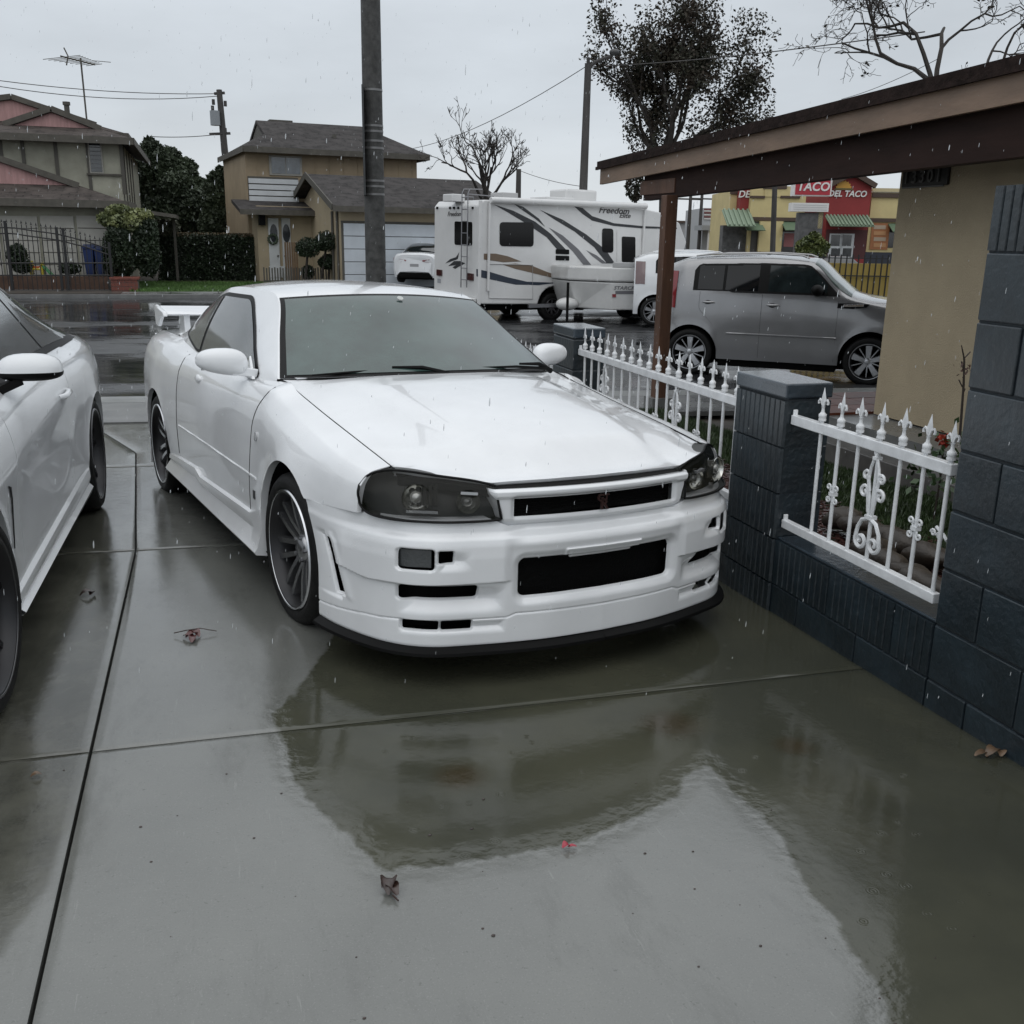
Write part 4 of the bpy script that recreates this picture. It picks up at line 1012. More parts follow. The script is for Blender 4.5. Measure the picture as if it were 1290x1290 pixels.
q = MB(); ybar(q, EX, EX+.035, ya, yb, -.235, -.057); q.build('fascia', BROWN, hs, world=True, bevel=.003)
q = MB(); q.add([(x, y, ez(y)+a+rise(x)) for y in (yb-.035, yb) for x, a in ((EX+.036, -.235), (9.5, -.235), (9.5, -.057), (EX+.036, -.057))], [(0, 1, 2, 3), (7, 6, 5, 4), (0, 4, 5, 1), (1, 5, 6, 2), (2, 6, 7, 3), (3, 7, 4, 0)]); q.build('fascia', BROWN, hs, world=True)
for i in range(int((9.4-EX)/.16)):
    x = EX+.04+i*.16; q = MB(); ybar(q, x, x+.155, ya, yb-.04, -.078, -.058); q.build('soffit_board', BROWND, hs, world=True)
for y in np.arange(.4, 10.9, .61):
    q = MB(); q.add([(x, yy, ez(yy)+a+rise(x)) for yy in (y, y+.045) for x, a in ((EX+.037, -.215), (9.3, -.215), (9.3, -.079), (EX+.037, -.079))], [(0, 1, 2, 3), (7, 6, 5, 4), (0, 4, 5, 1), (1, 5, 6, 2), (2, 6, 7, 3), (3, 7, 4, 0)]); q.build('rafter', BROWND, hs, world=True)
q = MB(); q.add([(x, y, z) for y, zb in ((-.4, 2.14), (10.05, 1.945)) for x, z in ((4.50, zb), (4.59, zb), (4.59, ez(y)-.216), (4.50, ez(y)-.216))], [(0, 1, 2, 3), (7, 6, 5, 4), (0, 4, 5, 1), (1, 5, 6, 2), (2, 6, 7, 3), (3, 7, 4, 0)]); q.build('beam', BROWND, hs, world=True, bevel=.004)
q = MB(); q.box((4.488, 9.3, 2.0), (4.60, 10.12, 2.14)); q.build('beam_end', POSTM, hs, world=True, bevel=.004)
WYp = lambda a, b, Y: Frame((0, 0, 0), 0).C(a, b, 1, Y)[0]
q = MB(); px_ = WYp(843, 262, 9.3); q.bar((px_, 9.3, -.15), (px_, 9.3, 1.975), .125, .125, (0, 1, 0)); q.build('post', POSTM, hs, world=True, bevel=.006)
q = MB(); q.box((px_-.11, 9.20, -.3), (px_+.11, 9.42, -.02)); q.build('post_base', SIDEW, hs, world=True)
q = MB(); q.box((5.0, -.5, .26), (5.2, 6.55, 2.50)); q.box((5.2, 6.40, .26), (9.3, 6.55, 2.52)); q.build('wall', STUCCO, hs, world=True)
# address plaque
PLQ = mat('address_plaque', (.018, .016, .014), .4); NUM = mat('address_number', (.10, .10, .095), .35)
pw = MB(); pw.box((4.975, 6.02, 1.955), (4.997, 6.50, 2.085)); pl = pw.build('address_plaque', PLQ, hs, world=True, bevel=.004)
Mi = XF[hs.name].inverted()
for i, ch in enumerate('13301'):
    text('address_number', ch, .125, NUM, pl, Mi @ facing((4.968, 6.445-i*.085, 2.018), (0, -1, 0), (0, 0, 1)), .004, bold=.002)
q = MB(); q.box((4.965, 6.04, 1.945), (4.974, 6.48, 1.955)); q.build('plaque_ledge', NUM, pl, world=True)
# porch floor, step
TERRA = mat('porch_tile', (.120, .038, .022), .42, spec=.25, var=.45, vscale=3, bump=.2, bscale=20)
pf = empty('porch_floor', loc=(4.6, 3, 0)); pf['kind'] = 'structure'
for i, x in enumerate(np.arange(4.62, 8.0, .31)):
    for j, y in enumerate(np.arange(6.6, 7.3, .31)):
        k = (i*37+j*11) % 3
        o = None
        if 'tilem' not in _bc:
            b_ = MB(); b_.box((0, 0, 0), (.302, .302, .02)); _bc['tilem'] = b_.mesh('floor_tile', TERRA)
        o = link('floor_tile', _bc['tilem'], pf); o.location = (x-4.6, y-3, .25+rng.uniform(-.001, .001))
q = MB(); q.box((4.6, -.4, -.3), (8.2, 7.40, .248)); q.build('porch_slab', SIDEW, pf, world=True)
q = MB(); q.box((4.45, -.4, -.3), (4.598, 7.45, .10)); q.build('porch_step', mat('step_concrete', (.10, .095, .09), .3, var=.3, vscale=5), pf, world=True, bevel=.01)
# small plants against the wall
def leafquads(q, centres, size, r, drop=.4, n=1):
    c = np.repeat(np.asarray(centres, float), n, axis=0); m = len(c); s = size*r.uniform(.6, 1.3, m)
    a = r.normal(size=(m, 3)); a /= np.linalg.norm(a, axis=1)[:, None]; b = np.cross(a, r.normal(size=(m, 3))); b /= np.linalg.norm(b, axis=1)[:, None]
    V = np.stack([c-a*s[:, None]*.5, c+b*s[:, None]*.28, c+a*s[:, None]*.5, c-b*s[:, None]*.28], 1).reshape(-1, 3)
    q.add(V, [(4*i, 4*i+1, 4*i+2, 4*i+3) for i in range(m)])
r_ = np.random.default_rng(3)
c0 = at_depth(1188, 565, 5.6)
fl = empty('flowering_plant', 'small shrub with one red bloom behind the short fence panel', 'plant', loc=tuple(c0))
q = MB(); leafquads(q, r_.normal(0, .09, (160, 3))+[0, 0, -.10], .06, r_); q.build('foliage', mat('plant_leaf', (.03, .06, .02), .45, var=.4, vscale=9), fl)
q = MB(); leafquads(q, r_.normal(0, .018, (30, 3))+[0, 0, .05], .045, r_); q.build('flower', mat('red_petal', (.30, .03, .015), .5), fl)
q = MB(); q.tube([(0, 0, -.45), (.01, 0, -.2), (0, 0, .04)], .006, 6); q.build('stem', mat('twig', (.03, .022, .016), .7), fl)
tw = empty('vine_twig', 'thin dark twig leaning on the stucco wall above the block wall', 'plant', loc=tuple(at_depth(1216, 470, 4.3)))
q = MB(); q.tube([(.02, 0, -.30), (.0, 0, -.05), (-.015, 0, .06), (-.04, 0, .12)], [.006, .005, .004, .002], 6)
for k in range(5): q.tube([(-.005*k, 0, -.1+.04*k), (.02*(-1)**k, .01, -.07+.04*k)], .003, 5)
q.build('twig', MATS['twig'], tw); q = MB(); leafquads(q, r_.normal(0, .02, (14, 3))+[0, 0, .02], .025, r_); q.build('leaf_tuft', mat('dry_leaf_dark', (.05, .02, .012), .6), tw)

# ================================================================== other vehicles
def cap_end(mb, net, u, wmin=None):
    r = net.row(u, np.linspace(0, net.nt-1, 30)); r = r if wmin is None else r[r[:, 2] >= wmin]
    L = r*[1, -1, 1]; G = np.stack([L, (L+r)/2, r], 1); mb.grid(G)
def winpatch(net, lower, upper, off=.004, n=24, m=8):
    u0 = max(lower[0][0], upper[0][0]); G = []
    us = np.linspace(lower[0][0], lower[-1][0], n); 
    lu = sorted(lower); uu = sorted(upper)
    for u in us:
        a = np.interp(u, [p[0] for p in lu], [p[1] for p in lu]); b = np.interp(u, [p[0] for p in uu], [p[1] for p in uu]); b = max(b, a+.002)
        G.append([net.pt(u, w) for w in np.linspace(a, b, m)])
    G = np.array(G); G[..., 1] *= -1; return patch(G, off)
def glasspatch(net, us, ts, off=.004, m=14):
    G = np.array([net.row(u, np.linspace(t0, net.nt-1, m)) for u, t0 in zip(us, ts)])
    L = G*[1, -1, 1]; G = np.concatenate([L, G[:, ::-1][:, 1:]], 1); return patch(G, off)
def body_shell(car, net, arcs, sill, body, rows=30, u0=None, u1=None, splits=(), name='body', lower=None):
    us = net.us; u0 = us[0] if u0 is None else u0; u1 = us[-1] if u1 is None else u1
    t = MB()
    mb, G = side_panel(net, u0, u1, arcs, sill, rows=rows, ends=(False, False))
    V = np.vstack(mb.v); t.add(V, mb.f); W = V.copy(); W[:, 1] *= -1; t.add(W, [f[::-1] for f in mb.f]); cap_end(t, net, u0, sill); cap_end(t, net, u1, sill)
    return t.build(name, body, car, smooth=40, weld=True)
def seam_line(car, net, u, w0, w1, m=None, side=-1, r=.003, warp=None):
    q = MB(); P = [net.pt(u+(warp(w) if warp else 0), w) for w in np.linspace(w0, w1, 14)]; q.tube([(p[0], side*(p[1]-.001), p[2]) for p in P], r, 4); q.build('door_gap', m or SEAL, car)

# ------------------------------------------------------------------ grey boxy crossover in the street
SILVER = paint('grey_metallic', (.27, .27, .275), .26, metal=.6)
def boxy(fr, name, label, paintm, full=True, group=None, lamp=None):
    car = empty(name, label, 'car', M=fr.mat(), group=group)
    lw = [(.86, .22), (.885, .45), (.89, .64)]
    st = [(.86, [(.50,.22),(.52,.45),(.52,.64),(.50,.80),(.46,.90),(.40,.95),(.32,.96),(.16,.965),(0,.97)]),
          (.80, [(.70,.22),(.74,.45),(.74,.64),(.72,.82),(.66,.93),(.56,.98),(.45,1.0),(.22,1.01),(0,1.01)]),
          (.60, [(.80,.22),(.83,.45),(.83,.64),(.82,.86),(.76,1.0),(.64,1.05),(.5,1.07),(.25,1.08),(0,1.08)]),
          (.15, [(.86,.22),(.885,.45),(.895,.64),(.875,.90),(.82,1.07),(.70,1.125),(.55,1.145),(.3,1.15),(0,1.15)]),
          (-.28,[(.86,.22),(.885,.45),(.89,.64),(.88,.92),(.85,1.14),(.76,1.195),(.64,1.215),(.32,1.225),(0,1.23)]),
          (-.52,[(.86,.22),(.88,.45),(.885,.64),(.88,.92),(.85,1.18),(.78,1.30),(.70,1.37),(.35,1.40),(0,1.41)]),
          (-.90,[(.86,.22),(.88,.45),(.885,.64),(.88,.92),(.85,1.20),(.745,1.56),(.66,1.655),(.35,1.69),(0,1.70)]),
          (-1.5,[(.86,.22),(.88,.45),(.885,.64),(.88,.92),(.85,1.20),(.73,1.60),(.65,1.70),(.35,1.735),(0,1.74)]),
          (-2.2,[(.86,.22),(.885,.45),(.895,.64),(.885,.92),(.845,1.20),(.725,1.59),(.65,1.68),(.35,1.715),(0,1.72)]),
          (-2.65,[(.85,.22),(.875,.45),(.88,.64),(.875,.92),(.83,1.20),(.72,1.56),(.63,1.65),(.35,1.68),(0,1.69)]),
          (-2.88, [(.80,.24),(.83,.45),(.835,.64),(.83,.90),(.79,1.18),(.68,1.50),(.58,1.58),(.3,1.61),(0,1.62)]),
          (-3.02, [(.72,.26),(.76,.45),(.77,.64),(.76,.88),(.70,1.14),(.60,1.42),(.50,1.52),(.25,1.55),(0,1.56)])]
    net = Net(st, tens=.5); arcs = [(-.03, .35, .40), (-2.52, .34, .395)]
    body_shell(car, net, arcs, .26, paintm)
    q = MB(); q.box((-2.85, -.62, .18), (.75, .62, .9)); q.box((-2.10, -.84, .16), (-.46, .84, .28)); q.build('underbody', DARK, car)
    q = MB(); liner(q, -.03, .35, .395, .62, .87); liner(q, -2.52, .34, .39, .62, .87); tag(q.build('wheel_liner', DARK, car), kind='stuff')
    dl = [(-2.50, 1.225), (-2.40, 1.215), (-1.5, 1.213), (-.60, 1.208), (-.50, 1.21)]; du = [(-2.50, 1.50), (-2.45, 1.575), (-1.5, 1.60), (-1.0, 1.60), (-.90, 1.575), (-.50, 1.215)]
    seal = winpatch(net, [(-2.53, 1.21), (-.48, 1.20)], [(-2.53, 1.50), (-2.46, 1.59), (-1.5, 1.62), (-.97, 1.615), (-.88, 1.585), (-.48, 1.205)], .003, 40)
    q = MB(); q.grid(seal); both(q, 'window_seal', SEAL, car, 60)
    for a, b, nm in ((-2.46, -2.10, 'quarter_window'), (-2.06, -1.60, 'rear_side_window'), (-1.46, -.66, 'front_side_window')):
        lo_ = [(u, np.interp(u, [p[0] for p in dl], [p[1] for p in dl])+.012) for u in np.linspace(a, b, 12)]; up_ = [(u, np.interp(u, [p[0] for p in du], [p[1] for p in du])-.012) for u in np.linspace(a, b, 12)]
        q = MB(); q.grid(winpatch(net, lo_, up_, .006, 30)); both(q, nm, mat('privacy_glass', (.006, .007, .008), .06, spec=.35) if a < -2 else mat('dark_side_glass', (.016, .022, .023), .08, spec=.4, var=.4, vscale=5), car, 60)
    q = MB(); q.grid(glasspatch(net, np.linspace(-.33, -.86, 16), np.linspace(4.75, 5.75, 16), .006)); q.build('windshield', FOG_GLASS, car, smooth=60)
    for sg in (-1, 1):
        for u in (-.49, -1.53):
            seam_line(car, net, u, .30, 1.19, side=sg, warp=(lambda w: 0))
        seam_line(car, net, -2.20, .72, 1.20, side=sg, warp=lambda w: -.22*sstep(.7, 1.0, w))
        for u, w in ((-1.37, 1.05), (-2.28, 1.06)):
            p = net.pt(u, w); q = MB(); q.ball((u, sg*(p[1]+.004), w), 1, 12, 6, (.10, .02, .02)); q.build('door_handle', paintm, car, smooth=60)
            q = MB(); q.ball((u-.01, sg*(p[1]-.002), w-.005), 1, 12, 6, (.06, .01, .035)); q.build('handle_recess', DARK, car, smooth=60)
        q = MB(); q.tube([(u, sg*(net.pt(u, .64)[1]+.002), .635+.0*u) for u in np.linspace(-2.0, -.48, 16)], .014, 6); q.build('side_moulding', paintm, car, smooth=60)
        # mirror
        q = MB(); q.ball((-.78, sg*.98, 1.28), 1, 16, 10, (.085, .13, .08)); q.bar((-.70, sg*.84, 1.22), (-.72, sg*.92, 1.24), .08, .04); q.build('mirror', BLACK, car, smooth=60)
        q = MB(); pts = [(-2.70, 1.02), (-2.84, 1.00), (-2.90, 1.16), (-2.80, 1.46), (-2.70, 1.50), (-2.72, 1.2)]
        P = [net.pt(u, w) for u, w in pts]; q.grid(patch(np.array([[ (lambda p: (p[0], sg*p[1], p[2]))(net.pt(u, w)) for w in np.linspace(.96, 1.48, 12)] for u in (-2.77, -2.82, -2.88, -2.94, -2.99)]), .010)); q.build('tail_light', lamp or REDLENS, car, smooth=60)
        p = net.pt(-.24, 1.08); q = MB(); q.add([(-.50, sg*(.885), 1.115), (-.08, sg*(.865), 1.115), (-.12, sg*.872, 1.07), (-.30, sg*.89, 1.045), (-.50, sg*.897, 1.05)], [(0, 1, 2, 3, 4)]); q.build('side_vent', BLACK, car)
        q = MB(); q.bar((-.42, sg*.905, 1.083), (-.16, sg*.885, 1.098), .02, .03); q.build('vent_trim', CHROME, car, bevel=.004)
        q = MB(); q.add([(.55, sg*.80, .80), (.78, sg*.66, .80), (.78, sg*.62, .93), (.50, sg*.78, .98)], [(0, 1, 2, 3)]); q.build('headlight', CLEAR, car)
    q = MB(); q.tube([(-2.55, -.60, 1.70), (-2.3, -.62, 1.735), (-1.5, -.63, 1.755), (-1.05, -.63, 1.735), (-.95, -.63, 1.70)], .014, 6); both(q, 'roof_rail', paintm, car)
    for u in (-.03, -2.52):
        for sg in (-1, 1): wheel(car, (u, sg*.775, .335), sg, .335, .22, .245, 'wide', rimmat=ALLOY, lipmat=ALLOY, n=5, disc=False)
    return car
kia_o = np.array([9.3025, 12.362, -.37])
boxy(Frame(kia_o, math.atan2(-1.56, 1.95)), 'crossover_car', 'grey metallic boxy crossover parked in the street beyond the white fence', SILVER)

# ------------------------------------------------------------------ white coupe at the left edge
def build_left():
    ang = math.atan2(-2.82, -.05)
    fr = Frame((-1.60, 3.28, .052), ang, (.0265, -.0))
    car = empty('white_coupe', 'white coupe with dark wheels cut off by the left edge of the picture', 'car', M=fr.mat())
    S = lambda z, a, b, c, d, e, f, g, h, i: [(a, .18), (b, .34), (c, .56), (d, .70), (e, .82), (f, .92), g, h, i]
    st = [(.72, [(.66,.18),(.70,.34),(.70,.5),(.68,.6),(.64,.68),(.58,.73),(.46,.76),(.3,.77),(0,.78)]),
          (.55, [(.80,.18),(.83,.34),(.835,.52),(.82,.64),(.79,.73),(.72,.79),(.55,.83),(.3,.85),(0,.86)]),
          (.1, [(.885,.18),(.895,.34),(.905,.56),(.900,.70),(.872,.80),(.79,.875),(.62,.91),(.3,.94),(0,.95)]),
          (-.45,[(.885,.18),(.890,.34),(.893,.56),(.900,.72),(.875,.85),(.80,.925),(.64,.955),(.3,.985),(0,1.0)]),
          (-.80,[(.88,.18),(.888,.34),(.884,.56),(.902,.745),(.878,.875),(.815,.955),(.73,1.03),(.35,1.10),(0,1.12)]),
          (-1.40,[(.88,.18),(.888,.34),(.882,.56),(.904,.765),(.876,.90),(.81,.97),(.60,1.29),(.50,1.355),(0,1.385)]),
          (-2.1, [(.88,.18),(.888,.34),(.886,.56),(.906,.785),(.88,.915),(.81,.975),(.59,1.285),(.50,1.35),(0,1.38)]),
          (-2.5, [(.888,.18),(.897,.34),(.902,.56),(.914,.79),(.89,.92),(.815,.98),(.60,1.22),(.50,1.29),(0,1.33)]),
          (-2.85,[(.893,.18),(.904,.34),(.917,.58),(.918,.79),(.892,.92),(.82,.985),(.64,1.10),(.50,1.18),(0,1.23)]),
          (-3.2,[(.88,.18),(.892,.34),(.902,.56),(.902,.78),(.87,.91),(.80,.975),(.66,1.01),(.45,1.04),(0,1.07)]),
          (-3.55,[(.80,.20),(.82,.34),(.84,.56),(.84,.76),(.81,.88),(.74,.945),(.60,.98),(.3,1.0),(0,1.01)]),
          (-3.72,[(.62,.25),(.66,.40),(.70,.56),(.70,.74),(.68,.85),(.62,.92),(.5,.95),(.25,.97),(0,.98)])]
    net = Net(st, tens=.7); arcs = [(0, .32, .368), (-2.82, .32, .368)]
    u = None
    top_t = 8
    for (a, b, nm) in ((-.62, .72, 'front_fender'), (-1.98, -.625, 'door'), (-3.72, -1.985, 'rear_quarter')):
        mb, _ = side_panel(net, a, b, arcs, .22, t1=5.0, rows=44, warp=lambda u, w: .05*sstep(.6, .95, w)*np.exp(-((u+.62)/.2)**2), ends=(True, True), flare=.010)
        both(mb, nm, WHITE2, car)
    t = MB(); G = []
    for u in np.linspace(-3.72, .72, 110): G.append(net.row(u, np.linspace(5.0, 8, 26)))
    G = np.array(G); t.grid(G*[1, -1, 1]); t.grid(G); cap_end(t, net, -3.72, .2); cap_end(t, net, .72, .2); t.build('roof_and_hood', WHITE2, car, smooth=50, weld=True)
    lo_ = [(-2.98, .995), (-2.5, .985), (-1.4, .978), (-.86, .965)]; up_ = [(-2.98, 1.02), (-2.75, 1.13), (-2.5, 1.215), (-2.1, 1.285), (-1.5, 1.29), (-1.3, 1.25), (-.86, .975)]
    q = MB(); q.grid(winpatch(net, [(a, b-.012) for a, b in lo_], [(a, b+.02) for a, b in up_], .003, 60)); both(q, 'window_seal', SEAL, car, 60)
    lo2 = lambda u: (u, np.interp(-u, [.86, 1.4, 2.5, 2.98], [.968, .98, .987, .998])+.008); up2 = lambda u: (u, np.interp(-u, [.86, 1.3, 1.5, 2.1, 2.5, 2.75, 2.98], [.972, 1.24, 1.28, 1.275, 1.205, 1.12, 1.01]))
    for a, b, nm in ((-1.98, -.95, 'door_window'), (-2.92, -2.02, 'quarter_window')):
        q = MB(); q.grid(winpatch(net, [lo2(u) for u in np.linspace(a, b, 14)], [up2(u) for u in np.linspace(a, b, 14)], .006, 40)); both(q, nm, SIDE_GLASS, car, 60)
    q = MB(); q.grid(glasspatch(net, np.linspace(-.55, -1.32, 20), np.linspace(5.9, 6.8, 20), .006)); q.build('windshield', FOG_GLASS, car, smooth=60)
    q = MB(); q.box((-3.6, -.64, .16), (.6, .64, .70)); q.box((-2.42, -.86, .14), (-.42, .86, .4)); q.build('underbody', DARK, car)
    q = MB(); liner(q, 0, .32, .365, .62, .875); liner(q, -2.82, .32, .365, .62, .875); tag(q.build('wheel_liner', DARK, car), kind='stuff')
    for sg in (-1, 1):
        # sill blade with a crease above
        G = []
        for u in np.linspace(-2.43, -.40, 40):
            k = (u+2.43)/2.03; G.append([(u, sg*.880, .335-.05*k), (u, sg*.902, .315-.05*k), (u, sg*.905, .27-.035*k), (u, sg*.896, .235-.025*k), (u, sg*.915, .215-.02*k), (u, sg*.905, .185), (u, sg*.84, .18)])
        q = MB(); q.grid(np.array(G)); q.build('side_skirt', WHITE2, car, smooth=25)
        # air breather: black slot with a hook
        P = [net.pt(u, w) for u, w in ((-.44, .63), (-.47, .60), (-.465, .54), (-.45, .48), (-.432, .42))]
        q = MB(); G = []
        for (u, w, h) in ((-.415, .655, .004), (-.455, .640, .018), (-.475, .60, .014), (-.468, .54, .011), (-.452, .48, .008), (-.435, .425, .003)):
            p = net.pt(u, w)[1]; G.append([(u+h, sg*(p+.003), w), (u, sg*(p+.006), w), (u-h, sg*(p+.003), w)])
        q.grid(np.array(G)); q.build('fender_vent', BLACK, car, smooth=40)
        p = net.pt(-1.78, .80); q = MB(); q.tube([(-1.68, sg*(p[1]-.004), .80), (-1.72, sg*(p[1]+.022), .802), (-1.86, sg*(p[1]+.022), .806), (-1.90, sg*(p[1]-.004), .808)], [.012, .014, .014, .012], 8); q.build('door_handle', WHITE2, car, smooth=60)
        # mirror: white shell on a black lower half
        G_ = []; G2 = []
        e_ = lambda c, p: math.copysign(abs(c)**p, c)
        for a in np.linspace(0, math.pi, 14):
            row = []; 
            for b in np.linspace(0, math.pi, 13): row.append((-.86+e_(math.sin(a), .7)*e_(math.cos(b), .8)*.075, sg*(.935+e_(math.cos(a), .8)*.115), 1.005+e_(math.sin(a), .7)*math.sin(b)*.070))
            G_.append(row)
            row = []
            for b in np.linspace(0, -math.pi, 13): row.append((-.86+e_(math.sin(a), .7)*e_(math.cos(b), .8)*.076, sg*(.935+e_(math.cos(a), .8)*.116), 1.004+e_(math.sin(a), .7)*math.sin(b)*.034))
            G2.append(row)
        q = MB(); q.grid(np.array(G_)); mo = q.build('mirror', WHITE2, car, smooth=60)
        q = MB(); q.grid(np.array(G2)); q.bar((-.84, sg*.80, .93), (-.86, sg*.90, .975), .10, .03); q.build('mirror_base', BLACK, mo, smooth=50)
        for u in (0, -2.82): wheel(car, (u, sg*.785, .325), sg, .330, .245, .262, 'twin', rimmat=mat('dark_alloy', (.13, .13, .135), .22, metal=.95), lipmat=mat('dark_rim', (.12, .12, .125), .25, metal=.9), n=5, steer=R(-3) if u == 0 else 0)
    for sg in (-1, 1):
        P = [(.745, sg*.30, .62), (.735, sg*.50, .60), (.60, sg*.735, .62), (.50, sg*.80, .66), (.56, sg*.74, .715), (.70, sg*.50, .695), (.748, sg*.32, .69)]
        q = MB(); q.add(P, [tuple(range(7))]); q.add([(a-.05, b, c) for a, b, c in P], [tuple(range(7))]); q.build('headlight', LENS, car)
        q = MB(); q.box((.70, min(sg*.03, sg*.24), .50), (.745, max(sg*.03, sg*.24), .68)); q.build('grille', BLACK, car, bevel=.02)
        q = MB(); q.box((.66, min(sg*.44, sg*.62), .27), (.73, max(sg*.44, sg*.62), .40)); q.build('side_intake', BLACK, car, bevel=.02)
    q = MB(); q.box((.68, -.36, .26), (.735, .36, .42)); q.build('lower_intake', BLACK, car, bevel=.02)
    q = MB(); q.lathe([(.038, 0), (.038, .006), (0, .008)], o=(.70, 0, .745), ax=(.7, 0, .7), n=18); q.build('hood_emblem', CHROME, car, smooth=50)
    return car
build_left()

# ------------------------------------------------------------------ small sedans and the white hatch seen in part
def sedan(fr, name, label, body, group=None, dark_windows=GLASS, rear=True):
    car = empty(name, label, 'car', M=fr.mat(), group=group)
    st = [(.85, [(.50,.2),(.56,.35),(.56,.5),(.54,.6),(.48,.66),(.42,.69),(.34,.70),(.2,.71),(0,.72)]),
          (.70, [(.74,.2),(.78,.35),(.78,.5),(.76,.62),(.70,.70),(.60,.75),(.5,.77),(.3,.78),(0,.79)]),
          (0, [(.86,.2),(.88,.35),(.89,.55),(.88,.70),(.85,.80),(.76,.87),(.6,.90),(.3,.93),(0,.94)]),
          (-.6,[(.86,.2),(.88,.35),(.88,.55),(.88,.72),(.86,.86),(.80,.94),(.66,.97),(.3,1.01),(0,1.02)]),
          (-1.3,[(.86,.2),(.88,.35),(.88,.55),(.88,.74),(.86,.88),(.80,.96),(.58,1.34),(.4,1.41),(0,1.43)]),
          (-2.1,[(.86,.2),(.88,.35),(.88,.55),(.89,.76),(.87,.90),(.80,.98),(.57,1.35),(.4,1.41),(0,1.43)]),
          (-2.7,[(.87,.2),(.89,.35),(.895,.55),(.89,.78),(.87,.92),(.80,1.0),(.60,1.22),(.45,1.29),(0,1.32)]),
          (-3.15,[(.86,.2),(.88,.35),(.885,.55),(.88,.80),(.85,.94),(.78,1.02),(.66,1.05),(.4,1.08),(0,1.09)]),
          (-3.60,[(.78,.22),(.82,.38),(.83,.55),(.82,.80),(.78,.94),(.70,1.03),(.55,1.06),(.3,1.08),(0,1.085)]),
          (-3.74,[(.66,.26),(.72,.40),(.74,.55),(.74,.78),(.70,.90),(.60,.97),(.48,1.0),(.25,1.02),(0,1.02)])]
    net = Net(st, tens=.55); arcs = [(0, .32, .37), (-2.80, .32, .37)]
    body_shell(car, net, arcs, .22, body, rows=24)
    q = MB(); q.box((-3.6, -.62, .15), (.6, .62, .7)); q.build('underbody', DARK, car)
    q = MB(); q.grid(winpatch(net, [(-2.95, 1.02), (-.85, .965)], [(-2.95, 1.06), (-2.6, 1.22), (-2.1, 1.34), (-1.35, 1.34), (-.85, .98)], .004, 30)); both(q, 'side_window', dark_windows, car, 60)
    q = MB(); q.grid(glasspatch(net, np.linspace(-.66, -1.28, 12), np.linspace(6.2, 6.6, 12), .005)); q.build('windshield', FOG_GLASS, car, smooth=60)
    q = MB(); q.grid(glasspatch(net, np.linspace(-2.32, -3.08, 14), np.linspace(6.35, 6.1, 14), .006)); q.build('rear_window', dark_windows, car, smooth=60)
    for sg in (-1, 1):
        q = MB(); q.add([(-3.80, sg*.30, .83), (-3.78, sg*.52, .86), (-3.62, sg*.80, .90), (-3.45, sg*.87, .91), (-3.55, sg*.85, .80), (-3.70, sg*.76, .77), (-3.79, sg*.50, .77), (-3.80, sg*.30, .79)], [tuple(range(8))])
        V = q.v[0]; q.add(V+[.12, 0, 0], [tuple(range(8))]); q.build('tail_light', REDLENS, car)
        q = MB(); q.add([(.62, sg*.78, .60), (.86, sg*.55, .58), (.84, sg*.50, .68), (.58, sg*.76, .73)], [(0, 1, 2, 3)]); q.build('headlight', CLEAR, car)
        q = MB(); q.ball((-.85, sg*.97, 1.03), 1, 10, 6, (.07, .11, .065)); q.build('mirror', body, car, smooth=60)
        for u in (0, -2.80): wheel(car, (u, sg*.77, .32), sg, .32, .22, .235, 'five', rimmat=ALLOY, lipmat=ALLOY, disc=False, small=True)
    q = MB(); q.box((-3.80, -.16, .60), (-3.765, .16, .70)); q.build('number_plate', mat('plate', (.30, .30, .31), .4), car)
    q = MB(); q.add([(-3.79, -.66, .27), (-3.80, -.55, .40), (-3.80, .55, .40), (-3.79, .66, .27), (-3.74, .60, .20), (-3.74, -.60, .20)], [tuple(range(6))]); q.build('bumper_insert', BLACK, car)
    q = MB(); q.add([(-3.775, -.62, .30), (-3.80, -.52, .42), (-3.805, 0, .44), (-3.80, .52, .42), (-3.775, .62, .30), (-3.77, .64, .74), (-3.79, .4, .93), (-3.79, -.4, .93), (-3.77, -.64, .74)], [tuple(range(9))]); q.build('rear_panel', body, car)
    return car
lx = Frame((0, 0, 0), R(84)); 
pL = at_depth(522, 357, 36.5)
lxf = Frame((pL[0]+3.8*math.cos(R(63)), pL[1]+3.8*math.sin(R(63)), pL[2]-.02), R(63))
sedan(lxf, 'white_sedan', 'white sedan parked nose first at the garage across the street', WHITE2)

# white hatchback parked just beyond the crossover
pW = on_ground(800, 412)
wa = R(-22); wf = Frame((pW[0]+2.95*math.cos(wa)-.8*math.sin(wa), pW[1]+2.95*math.sin(wa)+.8*math.cos(wa), -.45), wa)
boxy(wf, 'white_crossover', 'white crossover mostly hidden behind the grey one and the wooden post', WHITE2, lamp=mat('dim_lamp', (.16, .10, .10), .15, coat=1))

